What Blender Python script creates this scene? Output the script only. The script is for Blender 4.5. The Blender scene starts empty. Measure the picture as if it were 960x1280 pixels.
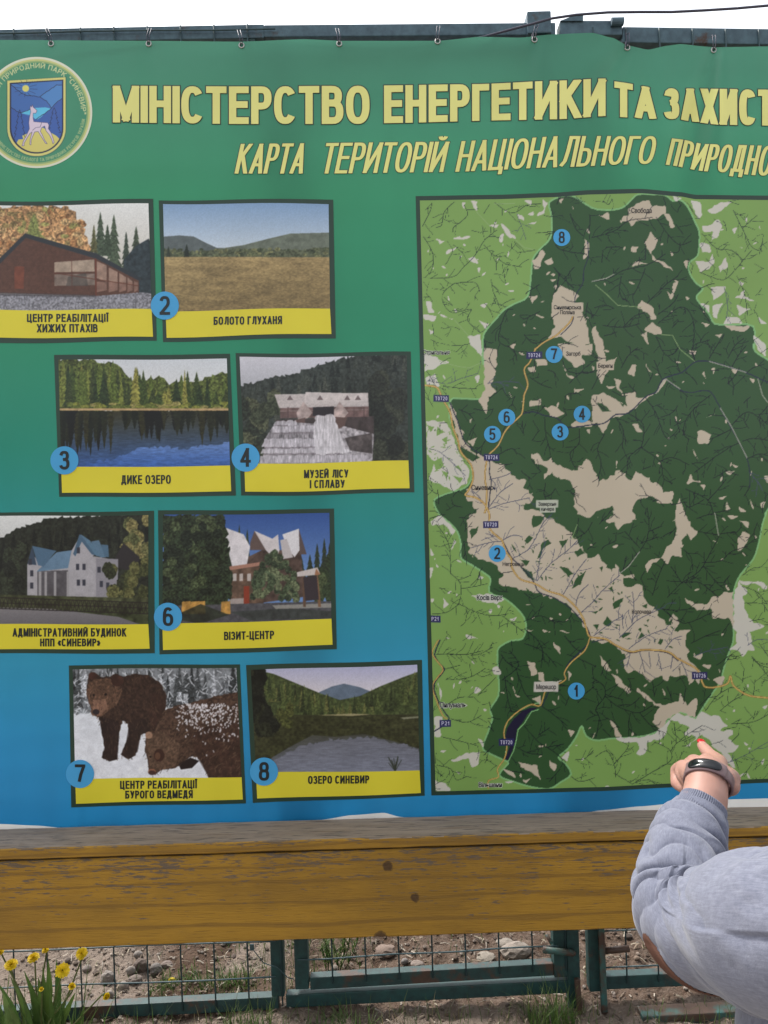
import bpy, bmesh, math, random
import numpy as np
from mathutils import Vector, Matrix, geometry
random.seed(7)
RNG = np.random.default_rng(11)
sc = bpy.context.scene
COL = sc.collection

# ------------------------------------------------------------------ camera
ROLL = math.radians(1.75)
F = 931.0                              # focal length in photo pixels (960 x 1280)
CAM = np.array([0.0, 0.0, 1.55])
RX = np.array([math.cos(ROLL), 0, -math.sin(ROLL)])
UPV = np.array([math.sin(ROLL), 0, math.cos(ROLL)])
cd = bpy.data.cameras.new('camera'); cam = bpy.data.objects.new('camera', cd); COL.objects.link(cam)
cd.sensor_fit = 'VERTICAL'; cd.angle = 2 * math.atan(640 / F); cd.clip_start = 0.02; cd.clip_end = 2000
m = Matrix.Identity(4)
for i in range(3):
    m[i][0] = RX[i]; m[i][1] = UPV[i]; m[i][2] = (0, -1, 0)[i]; m[i][3] = CAM[i]
cam.matrix_world = m
sc.camera = cam

# ------------------------------------------------------------------ light
SUN_EL, SUN_AZ = math.radians(56), math.radians(-42)      # sun high behind the banner, veiled by cloud
w = bpy.data.worlds.new('World'); sc.world = w; w.use_nodes = True
nt = w.node_tree; bg = nt.nodes['Background']
sky = nt.nodes.new('ShaderNodeTexSky'); sky.sky_type = 'NISHITA'; sky.sun_disc = False
sky.sun_elevation = SUN_EL; sky.sun_rotation = SUN_AZ; sky.air_density = 1.2; sky.dust_density = 3.0
hs = nt.nodes.new('ShaderNodeHueSaturation'); hs.inputs['Saturation'].default_value = 0.22
nt.links.new(sky.outputs[0], hs.inputs['Color']); nt.links.new(hs.outputs[0], bg.inputs[0])
bg.inputs[1].default_value = 0.15
sd = bpy.data.lights.new('sun', 'SUN'); sd.energy = 1.5; sd.angle = math.radians(12); sd.color = (1, 0.96, 0.9)
sun = bpy.data.objects.new('sun', sd); COL.objects.link(sun)
sdir = Vector((math.sin(SUN_AZ) * math.cos(SUN_EL), math.cos(SUN_AZ) * math.cos(SUN_EL), math.sin(SUN_EL)))
sun.rotation_euler = sdir.to_track_quat('Z', 'Y').to_euler()
sc.view_settings.view_transform = 'Standard'; sc.view_settings.look = 'None'
sc.view_settings.gamma = 1; sc.view_settings.use_curve_mapping = False
sc.view_settings.exposure = 1.2
sc.render.engine = 'CYCLES'
sc.cycles.max_bounces = 6; sc.cycles.use_denoising = True

# ------------------------------------------------------------------ helpers
def P(u, v, D):
    """world point seen at photo pixel (u, v) at depth D: measures real positions from the photograph"""
    return CAM + D * ((u - 480) / F * RX + (640 - v) / F * UPV + np.array([0, 1.0, 0]))

def lin(c):
    c = np.asarray(c, float) / 255.0
    return np.where(c <= 0.04045, c / 12.92, ((c + 0.055) / 1.055) ** 2.4)

def vnoise(x, y, seed=0):
    x = np.asarray(x, float); y = np.asarray(y, float)
    xi = np.floor(x).astype(np.int64); yi = np.floor(y).astype(np.int64)
    fx = x - xi; fy = y - yi; fx = fx * fx * (3 - 2 * fx); fy = fy * fy * (3 - 2 * fy)
    def h(a, b):
        n = (a * 374761393 + b * 668265263 + seed * 982451653) & 0x7fffffff
        n = ((n ^ (n >> 13)) * 1274126177) & 0x7fffffff
        return ((n ^ (n >> 16)) & 0xffff) / 65535.0
    return (h(xi, yi) * (1 - fx) + h(xi + 1, yi) * fx) * (1 - fy) + (h(xi, yi + 1) * (1 - fx) + h(xi + 1, yi + 1) * fx) * fy

def fbm(x, y, seed=0, o=4):
    s = 0; a = 0.5; t = 0
    for k in range(o):
        s = s + a * vnoise(np.asarray(x) * 2 ** k, np.asarray(y) * 2 ** k, seed + k * 17); t += a; a *= 0.5
    return s / t

def curve(pts):
    xs = [p[0] for p in pts]; ys = [p[1] for p in pts]
    def f(x):
        x = np.asarray(x, float)
        i = np.clip(np.searchsorted(xs, x) - 1, 0, len(xs) - 2)
        x0 = np.array(xs)[i]; x1 = np.array(xs)[i + 1]; y0 = np.array(ys, float)[i]; y1 = np.array(ys, float)[i + 1]
        t = np.clip((x - x0) / (x1 - x0), 0, 1); t = 0.5 * t + 0.5 * t * t * (3 - 2 * t)
        return y0 + (y1 - y0) * t
    return f

def link(name, me, mat=None, parent=None, smooth=False):
    o = bpy.data.objects.new(name, me); COL.objects.link(o)
    if mat is not None:
        for mm in (mat if isinstance(mat, (list, tuple)) else [mat]): me.materials.append(mm)
    if smooth:
        me.polygons.foreach_set('use_smooth', np.ones(len(me.polygons), bool))
    if parent is not None:
        o.parent = parent
        o.matrix_parent_inverse = Matrix.Translation(-parent.location)
    return o

def tag(o, label, cat=None, group=None, kind=None):
    if label: o['label'] = label
    if cat: o['category'] = cat
    if group: o['group'] = group
    if kind: o['kind'] = kind
    return o

def empty(name, loc, label, cat, group=None):
    o = bpy.data.objects.new(name, None); COL.objects.link(o); o.location = tuple(loc); o.empty_display_size = 0.1
    return tag(o, label, cat, group)

def np_mesh(name, verts, quads=None, tris=None, cols=None, uv=None):
    verts = np.asarray(verts, np.float32)
    loops = []; sizes = []
    if quads is not None and len(quads):
        loops.append(np.asarray(quads, np.int32).ravel()); sizes.append(np.full(len(quads), 4))
    if tris is not None and len(tris):
        loops.append(np.asarray(tris, np.int32).ravel()); sizes.append(np.full(len(tris), 3))
    loops = np.concatenate(loops); sizes = np.concatenate(sizes)
    me = bpy.data.meshes.new(name)
    me.vertices.add(len(verts)); me.vertices.foreach_set('co', verts.ravel())
    me.loops.add(len(loops)); me.loops.foreach_set('vertex_index', loops)
    me.polygons.add(len(sizes))
    starts = np.concatenate([[0], np.cumsum(sizes)[:-1]]).astype(np.int32)
    me.polygons.foreach_set('loop_start', starts)
    me.update(calc_edges=True)
    if cols is not None:
        a = me.color_attributes.new('Col', 'FLOAT_COLOR', 'POINT')
        c = np.ones((len(verts), 4), np.float32); c[:, :3] = cols
        a.data.foreach_set('color', c.ravel())
    if uv is not None:
        l = me.uv_layers.new(name='UVMap')
        l.data.foreach_set('uv', np.asarray(uv, np.float32)[loops].ravel())
    return me

class MB:
    """collects shapes, builds ONE mesh object"""
    def __init__(s): s.v = []; s.f = []; s.c = []
    def add(s, verts, faces, col=None):
        b = len(s.v); s.v += [tuple(map(float, p)) for p in verts]; s.f += [tuple(i + b for i in f) for f in faces]
        s.c += [col if col is not None else (1, 1, 1)] * len(verts)
    def box(s, c, sx, sy, sz, R=None, col=None):
        R = np.eye(3) if R is None else R; c = np.asarray(c, float)
        vs = [c + R @ np.array([x * sx / 2, y * sy / 2, z * sz / 2]) for x in (-1, 1) for y in (-1, 1) for z in (-1, 1)]
        s.add(vs, [(0, 1, 3, 2), (4, 6, 7, 5), (0, 4, 5, 1), (2, 3, 7, 6), (0, 2, 6, 4), (1, 5, 7, 3)], col)
    def bar(s, a, b, wy, wz, up=(0, 0, 1), col=None):
        a = np.asarray(a, float); b = np.asarray(b, float); t = b - a; L = np.linalg.norm(t); t = t / L
        n = np.cross(np.asarray(up, float), t); n /= np.linalg.norm(n); k = np.cross(t, n)
        s.box((a + b) / 2, L, wy, wz, np.stack([t, n, k], 1), col)
    def tube(s, pts, r, n=8, col=None, cap=True):
        pts = [np.asarray(p, float) for p in pts]; rr = r if hasattr(r, '__len__') else [r] * len(pts)
        vs = []; ref = None
        for i, p in enumerate(pts):
            t = pts[min(i + 1, len(pts) - 1)] - pts[max(i - 1, 0)]; t = t / (np.linalg.norm(t) + 1e-12)
            if ref is None: ref = np.array([0, 0, 1.0]) if abs(t[2]) < 0.9 else np.array([1.0, 0, 0])
            ref = ref - t * (ref @ t); ref /= np.linalg.norm(ref); bn = np.cross(t, ref)
            for k in range(n):
                a = 2 * math.pi * k / n; vs.append(p + rr[i] * (math.cos(a) * ref + math.sin(a) * bn))
        fs = [(i * n + k, i * n + (k + 1) % n, (i + 1) * n + (k + 1) % n, (i + 1) * n + k) for i in range(len(pts) - 1) for k in range(n)]
        if cap: fs += [tuple(range(n))[::-1], tuple((len(pts) - 1) * n + k for k in range(n))]
        s.add(vs, fs, col)
    def build(s, name, mat, parent=None, smooth=False, bevel=0, colors=False):
        me = bpy.data.meshes.new(name); me.from_pydata(s.v, [], s.f); me.update()
        if colors:
            a = me.color_attributes.new('Col', 'FLOAT_COLOR', 'POINT')
            c = np.ones((len(s.v), 4), np.float32); c[:, :3] = np.array(s.c, float)
            a.data.foreach_set('color', c.ravel())
        bm = bmesh.new(); bm.from_mesh(me); bmesh.ops.recalc_face_normals(bm, faces=bm.faces)
        if bevel:
            bmesh.ops.bevel(bm, geom=[e for e in bm.edges if len(e.link_faces) == 2 and e.calc_face_angle(0) > 0.6], offset=bevel, segments=2, affect='EDGES', profile=0.6)
        bm.to_mesh(me); bm.free()
        return link(name, me, mat, parent, smooth)

# ------------------------------------------------------------------ materials
def mat_new(name):
    mt = bpy.data.materials.new(name); mt.use_nodes = True
    n = mt.node_tree; return mt, n, n.nodes['Principled BSDF'], n.nodes, n.links

def nd(n, typ, **kw):
    x = n.nodes.new(typ)
    for k, v in kw.items():
        if k in x.inputs: x.inputs[k].default_value = v
        else: setattr(x, k, v)
    return x

def ramp(n, src, stops):
    r = n.nodes.new('ShaderNodeValToRGB'); el = r.color_ramp.elements
    while len(el) < len(stops): el.new(0.5)
    for e, (p, c) in zip(el, stops): e.position = p; e.color = (*c, 1) if len(c) == 3 else c
    n.links.new(src, r.inputs[0]); return r.outputs[0]

def mixc(n, f, a, b, typ='MIX'):
    x = n.nodes.new('ShaderNodeMix'); x.data_type = 'RGBA'; x.blend_type = typ
    for i, s in ((0, f), (6, a), (7, b)):
        if isinstance(s, (int, float)): x.inputs[i].default_value = s
        elif isinstance(s, tuple): x.inputs[i].default_value = (*s, 1)
        else: n.links.new(s, x.inputs[i])
    return x.outputs[2]

def coords(n, scale=(1, 1, 1), out='Object'):
    tc = n.nodes.new('ShaderNodeTexCoord'); mp = n.nodes.new('ShaderNodeMapping'); mp.inputs['Scale'].default_value = scale
    n.links.new(tc.outputs[out], mp.inputs[0]); return mp.outputs[0]

def noise(n, vec, scale, detail=4, rough=0.55, dist=0):
    x = nd(n, 'ShaderNodeTexNoise', Scale=scale, Detail=detail, Roughness=rough, Distortion=dist)
    n.links.new(vec, x.inputs['Vector']); return x.outputs['Fac']

def bump(n, bs, h, strength, dist):
    b = nd(n, 'ShaderNodeBump', Strength=strength, Distance=dist); n.links.new(h, b.inputs['Height']); n.links.new(b.outputs[0], bs.inputs['Normal'])

def print_mat(name, thin):
    mt, n, bs, N, L = mat_new(name)
    at = nd(n, 'ShaderNodeAttribute', attribute_name='Col')
    v = coords(n)
    dirt = noise(n, v, 3.0, 5)
    c = mixc(n, 1.0, at.outputs['Color'], ramp(n, dirt, [(0.3, (0.93, 0.92, 0.9)), (0.65, (1, 1, 1))]), 'MULTIPLY')
    L.new(c, bs.inputs['Base Color']); bs.inputs['Roughness'].default_value = 0.36; bs.inputs['Specular IOR Level'].default_value = 0.38
    wv = noise(n, v, 900, 1)
    bump(n, bs, wv, 0.08, 0.0004)
    tr = nd(n, 'ShaderNodeBsdfTranslucent'); L.new(c, tr.inputs['Color'])
    mx = nd(n, 'ShaderNodeMixShader'); mx.inputs[0].default_value = thin
    L.new(bs.outputs[0], mx.inputs[1]); L.new(tr.outputs[0], mx.inputs[2])
    L.new(mx.outputs[0], N['Material Output'].inputs[0]); return mt
M_VINYL = print_mat('printed_vinyl', 0.27); M_PRINT = print_mat('printing_ink', 0.03)

def metal_paint(name, base, dark, rust_lo=0.56):
    mt, n, bs, N, L = mat_new(name)
    v = coords(n)
    a = noise(n, v, 9, 6, 0.65); b = noise(n, v, 45, 4, 0.6)
    c = mixc(n, ramp(n, b, [(0.35, (0, 0, 0)), (0.7, (1, 1, 1))]), base, dark)
    rust = mixc(n, b, (0.03, 0.018, 0.013), (0.085, 0.045, 0.028))
    fac = ramp(n, a, [(rust_lo, (0, 0, 0)), (rust_lo + 0.08, (1, 1, 1))])
    c = mixc(n, fac, c, rust)
    L.new(c, bs.inputs['Base Color']); bs.inputs['Roughness'].default_value = 0.6
    bump(n, bs, b, 0.25, 0.002); return mt
M_TEAL_SHADE = metal_paint('shaded_teal_steel', (0.011, 0.052, 0.048), (0.008, 0.026, 0.026), 0.6)  # teal paint with the shade on the fence darkened into its colour
M_TEAL2_SHADE = metal_paint('shaded_worn_teal_steel', (0.014, 0.052, 0.05), (0.009, 0.026, 0.026), 0.54)  # same teal with more rust, base also darkened for the shade
M_RAIL_LIT = metal_paint('lit_blue_teal_steel', (0.075, 0.135, 0.17), (0.04, 0.075, 0.10), 0.6)  # bluish top rail paint, lightened to offset the shading on its front
M_RUSTY = metal_paint('rusted_teal_steel', (0.025, 0.10, 0.09), (0.05, 0.04, 0.03), 0.45)

def simple(name, col, rough=0.6, spec=0.5, var=0.15, scale=30, metallic=0):
    mt, n, bs, N, L = mat_new(name); v = coords(n); a = noise(n, v, scale, 4)
    lo = tuple(x * (1 - var) for x in col); hi = tuple(min(1, x * (1 + var)) for x in col)
    L.new(mixc(n, a, lo, hi), bs.inputs['Base Color']); bs.inputs['Roughness'].default_value = rough
    bs.inputs['Specular IOR Level'].default_value = spec; bs.inputs['Metallic'].default_value = metallic
    return mt
M_WIRE = simple('dark_teal_wire', (0.03, 0.062, 0.07), 0.55, 0.5, 0.5, 25)
M_EYELET = simple('galvanised_ring', (0.45, 0.45, 0.43), 0.4, 0.5, 0.2, 80, 0.8)
M_CABLE = simple('black_rubber', (0.05, 0.05, 0.08), 0.6)

def wood_mat(name, painted):
    mt, n, bs, N, L = mat_new(name)
    v = coords(n); vg = coords(n, (1.2, 18, 26)); vg2 = coords(n, (4, 60, 130)); vs = coords(n, (7, 30, 60))
    g1 = noise(n, vg, 2.2, 6, 0.6, 0.6); g2 = noise(n, vg2, 3, 3, 0.6, 0.3)
    grey = mixc(n, g1, (0.15, 0.112, 0.08), (0.38, 0.30, 0.23))
    grey = mixc(n, ramp(n, g2, [(0.34, (1, 1, 1)), (0.46, (0, 0, 0))]), grey, (0.085, 0.072, 0.062))
    grey = mixc(n, ramp(n, noise(n, coords(n, (3, 20, 20)), 2, 4), [(0.55, (0, 0, 0)), (0.75, (0.7, 0.7, 0.7))]), grey, (0.19, 0.125, 0.075))
    c = grey
    if painted:
        y = mixc(n, g1, (0.30, 0.158, 0.018), (0.43, 0.235, 0.030))
        y = mixc(n, ramp(n, g2, [(0.34, (0.55, 0.55, 0.55)), (0.42, (0, 0, 0))]), y, (0.13, 0.07, 0.02))
        # cathedral grain: distorted ellipses
        wv = nd(n, 'ShaderNodeTexWave', Scale=1.1, Distortion=3.0, Detail=3, wave_type='RINGS'); wv.inputs['Detail Scale'].default_value = 1.2
        L.new(coords(n, (1.5, 8, 14)), wv.inputs['Vector'])
        y = mixc(n, ramp(n, wv.outputs['Fac'], [(0.03, (0.5, 0.5, 0.5)), (0.13, (0, 0, 0))]), y, (0.15, 0.08, 0.022))
        blot = noise(n, coords(n, (1.0, 1, 2.2)), 3.5, 4)
        y = mixc(n, ramp(n, blot, [(0.38, (0.55, 0.55, 0.55)), (0.6, (0, 0, 0))]), y, (0.19, 0.105, 0.022))
        # paint lost near the top edge (height attribute) and in flakes
        at = nd(n, 'ShaderNodeAttribute', attribute_name='hgt')
        fl = noise(n, vs, 3.2, 6, 0.65)
        ad = nd(n, 'ShaderNodeMath', operation='MULTIPLY_ADD'); L.new(at.outputs['Fac'], ad.inputs[0]); ad.inputs[1].default_value = 0.20; L.new(fl, ad.inputs[2])
        big = noise(n, coords(n, (2.2, 2, 3)), 2.0, 3)
        ad2 = nd(n, 'ShaderNodeMath', operation='MULTIPLY_ADD'); L.new(big, ad2.inputs[0]); ad2.inputs[1].default_value = 0.26; L.new(ad.outputs[0], ad2.inputs[2])
        f = ramp(n, ad2.outputs[0], [(0.835, (0, 0, 0)), (0.87, (0.9, 0.9, 0.9))])
        c = mixc(n, f, y, mixc(n, g2, (0.075, 0.055, 0.04), (0.17, 0.135, 0.105)))
        # two knots, the dirty lower edge
        for (u, v_, r) in ((485, 1083, 0.017), (519, 1122, 0.015), (476, 1172, 0.02), (620, 1178, 0.014)):
            p = P(u, v_, 2.1)
            sub = nd(n, 'ShaderNodeVectorMath', operation='DISTANCE'); L.new(coords(n), sub.inputs[0]); sub.inputs[1].default_value = tuple(p)
            wob = nd(n, 'ShaderNodeMath', operation='MULTIPLY_ADD'); L.new(noise(n, v, 60, 3), wob.inputs[0]); wob.inputs[1].default_value = 0.012; L.new(sub.outputs['Value'], wob.inputs[2])
            dv = nd(n, 'ShaderNodeMath', operation='DIVIDE'); L.new(wob.outputs[0], dv.inputs[0]); dv.inputs[1].default_value = r * 2
            kf = ramp(n, dv.outputs[0], [(0.50, (0.95, 0.95, 0.95)), (0.60, (0.6, 0.6, 0.6)), (0.66, (0, 0, 0))])
            c = mixc(n, kf, c, mixc(n, noise(n, v, 120, 2), (0.035, 0.02, 0.012), (0.12, 0.065, 0.025)))
    L.new(c, bs.inputs['Base Color']); bs.inputs['Roughness'].default_value = 0.72; bs.inputs['Specular IOR Level'].default_value = 0.3
    mixh = nd(n, 'ShaderNodeMath', operation='ADD'); L.new(g1, mixh.inputs[0]); L.new(g2, mixh.inputs[1])
    bump(n, bs, mixh.outputs[0], 0.45, 0.003)
    return mt
M_GREY = wood_mat('weathered_wood', False); M_YEL = wood_mat('yellow_painted_wood', True)

# ------------------------------------------------------------------ cloth shape of the banner
D0 = 2.25
EYE = [(-55, 58), (64, 55), (186, 55), (302, 57), (424, 55), (547, 52), (668, 50), (784, 60), (892, 63), (1010, 64), (1130, 66)]
FOLDS = [  # start u,v ; end u,v ; width at start, at end ; amplitude
    (892, 66, 852, 240, 9, 26, -0.019), (905, 80, 880, 300, 14, 34, 0.014), (784, 62, 728, 150, 8, 24, -0.012), (790, 62, 775, 420, 14, 30, 0.007),
    (668, 56, 600, 240, 8, 40, -0.007), (672, 56, 700, 230, 10, 34, 0.007), (735, 60, 745, 240, 30, 50, 0.012), (822, 66, 822, 260, 16, 30, 0.009),
    (547, 56, 500, 200, 8, 40, -0.004), (424, 58, 440, 200, 8, 40, -0.004), (302, 60, 300, 200, 8, 40, -0.003), (186, 58, 200, 200, 8, 40, -0.004), (64, 58, 50, 200, 8, 40, -0.004),
    (860, 240, 790, 620, 30, 60, -0.006), (700, 250, 690, 520, 40, 60, 0.005), (1010, 68, 1000, 300, 10, 40, -0.007), (950, 70, 945, 280, 20, 40, 0.007)]
def cloth(u, v):
    u = np.asarray(u, float); v = np.asarray(v, float)
    f = 0.07 * np.sin(math.pi * np.clip((v - 52) / 985, 0, 1)) + 0.018 * (fbm(u / 260, v / 420, 3, 3) - 0.5) * 2 + 0.008 * (fbm(u / 75, v / 190, 9, 2) - 0.5) * 2  # first term: belly added so the top catches more sky, the bottom less
    for (u0, v0, u1, v1, w0, w1, a) in FOLDS:
        du, dv = u1 - u0, v1 - v0; L2 = du * du + dv * dv
        t = ((u - u0) * du + (v - v0) * dv) / L2; tc = np.clip(t, 0, 1.25)
        d = np.hypot(u - u0 - tc * du, (v - v0 - tc * dv) * 0.6); ww = w0 + (w1 - w0) * tc
        f = f + 2.3 * a * np.exp(-(d / ww) ** 2) * (1 - 0.8 * tc).clip(0, 1) * (0.35 + tc * 1.4).clip(0, 1)
    lo = np.clip((v - 940) / 90, 0, 1)
    f = f + lo * lo * 0.010 * np.sin(u / 36.0 + 1.3 * np.sin(u / 71)) + 0.004 * lo * np.sin(u / 13.0 + 2)
    return f
def W(u, v, off=0.0):
    u = np.asarray(u, float); v = np.asarray(v, float)
    D = (D0 - cloth(u, v) - off)[..., None]
    return CAM + D * (((u - 480) / F)[..., None] * RX + ((640 - v) / F)[..., None] * UPV + np.array([0, 1.0, 0]))

# ------------------------------------------------------------------ raster canvas (in photo pixels) for what is printed
class Canvas:
    def __init__(s, u0, v0, u1, v1, ss, col=(0, 0, 0)):
        s.u0, s.v0, s.ss = u0, v0, ss; s.w = int((u1 - u0) * ss); s.h = int((v1 - v0) * ss)
        s.im = np.empty((s.h, s.w, 3), np.float32); s.im[:] = col; s.T = (0, 0, 1)
        yy, xx = np.mgrid[0:s.h, 0:s.w]; s.X = xx / ss + u0; s.Y = yy / ss + v0
    def t(s, pts):
        ox, oy, k = s.T
        return [((ox + x / k - s.u0) * s.ss, (oy + y / k - s.v0) * s.ss) for x, y in pts]
    def mask(s, pts, raw=False):
        q = np.array(pts if raw else s.t(pts), float); ys = q[:, 1]
        r0 = max(0, int(math.floor(ys.min()))); r1 = min(s.h, int(math.ceil(ys.max())) + 1)
        M = np.zeros((max(0, r1 - r0), s.w), bool)
        a = q; b = np.roll(q, -1, 0)
        for r in range(r0, r1):
            y = r + 0.5
            hit = (a[:, 1] <= y) != (b[:, 1] <= y)
            if not hit.any(): continue
            A = a[hit]; B = b[hit]
            xs = np.sort(A[:, 0] + (y - A[:, 1]) / (B[:, 1] - A[:, 1]) * (B[:, 0] - A[:, 0]))
            for i in range(0, len(xs) - 1, 2):
                i0 = max(0, int(xs[i] + 0.5)); i1 = min(s.w, int(xs[i + 1] + 0.5))
                if i1 > i0: M[r - r0, i0:i1] = True
        return r0, r1, M
    def fill(s, pts, col, alpha=1.0, raw=False, tex=0, scale=6, seed=1):
        r0, r1, M = s.mask(pts, raw)
        if not M.any(): return
        c = np.broadcast_to(np.array(col, np.float32), (r1 - r0, s.w, 3))[M]
        if tex:
            k = fbm(s.X[r0:r1][M] / scale, s.Y[r0:r1][M] / scale, seed, 4)
            c = c * (1 + tex * 2 * (k - 0.5))[:, None]
        sub = s.im[r0:r1]; sub[M] = sub[M] * (1 - alpha) + c * alpha
    def line(s, pts, wd, col, alpha=1.0):
        q = s.t(pts); h = wd * s.ss / 2
        for (x0, y0), (x1, y1) in zip(q, q[1:]):
            L = math.hypot(x1 - x0, y1 - y0)
            if L < 1e-6: continue
            tx, ty = (x1 - x0) / L, (y1 - y0) / L; nx, ny = -ty * h, tx * h; e = h * 0.6
            s.fill([(x0 - tx * e + nx, y0 - ty * e + ny), (x1 + tx * e + nx, y1 + ty * e + ny), (x1 + tx * e - nx, y1 + ty * e - ny), (x0 - tx * e - nx, y0 - ty * e - ny)], col, alpha, True)
    def disc(s, x, y, rx, ry, col, alpha=1.0, tex=0):
        s.fill([(x + rx * math.cos(a), y + ry * math.sin(a)) for a in np.linspace(0, 2 * math.pi, 29)[:-1]], col, alpha, tex=tex)
    def sample(s, u, v):
        k = s.ss
        im = s.im
        x = np.clip((u - s.u0) * k - 0.5, 0, s.w - 1.001); y = np.clip((v - s.v0) * k - 0.5, 0, s.h - 1.001)
        xi = x.astype(int); yi = y.astype(int); fx = (x - xi)[..., None]; fy = (y - yi)[..., None]
        return (im[yi, xi] * (1 - fx) + im[yi, np.minimum(xi + 1, s.w - 1)] * fx) * (1 - fy) + (im[np.minimum(yi + 1, s.h - 1), xi] * (1 - fx) + im[np.minimum(yi + 1, s.h - 1), np.minimum(xi + 1, s.w - 1)] * fx) * fy
    def blur(s, k):
        for ax in (0, 1):
            a = s.im.copy(); n = 1
            for d in range(1, k + 1):
                a += np.roll(s.im, d, ax) + np.roll(s.im, -d, ax); n += 2
            s.im = a / n

def rag(pts, amp, step, seed=0, closed=True):
    """ragged version of an outline"""
    r = random.Random(seed); out = []
    n = len(pts)
    for i in range(n if closed else n - 1):
        a = pts[i]; b = pts[(i + 1) % n]; L = math.hypot(b[0] - a[0], b[1] - a[1]); k = max(1, int(L / step))
        for j in range(k):
            t = j / k; e = amp if j else amp * 0.3
            out.append((a[0] + (b[0] - a[0]) * t + r.uniform(-e, e), a[1] + (b[1] - a[1]) * t + r.uniform(-e, e)))
    if not closed: out.append(pts[-1])
    return out

# ------------------------------------------------------------------ condensed bold lettering drawn as strokes
def arc(cx, cy, rx, ry, a0, a1, n=14, p=2.5):
    o = []
    for k in range(n + 1):
        a = math.radians(a0 + (a1 - a0) * k / n); c, s_ = math.cos(a), math.sin(a)
        o.append((cx + rx * math.copysign(abs(c) ** (2 / p), c), cy + ry * math.copysign(abs(s_) ** (2 / p), s_)))
    return o
def S(*a): return ('s', [(a[i], a[i + 1]) for i in range(0, len(a), 2)])
def C(p): return ('c', p)
def O(p): return ('o', p)
OV = arc(.5, .5, .5, .5, 0, 360, 32)[:-1]
BOWL_T = [(0, 1), (.45, 1)] + arc(.5, .735, .5, .265, 90, -90, 12)[1:-1] + [(.45, .47), (0, .47)]
BOWL_B = [(0, .56), (.45, .56)] + arc(.5, .28, .5, .28, 90, -90, 12)[1:-1] + [(.45, 0), (0, 0)]
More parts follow.
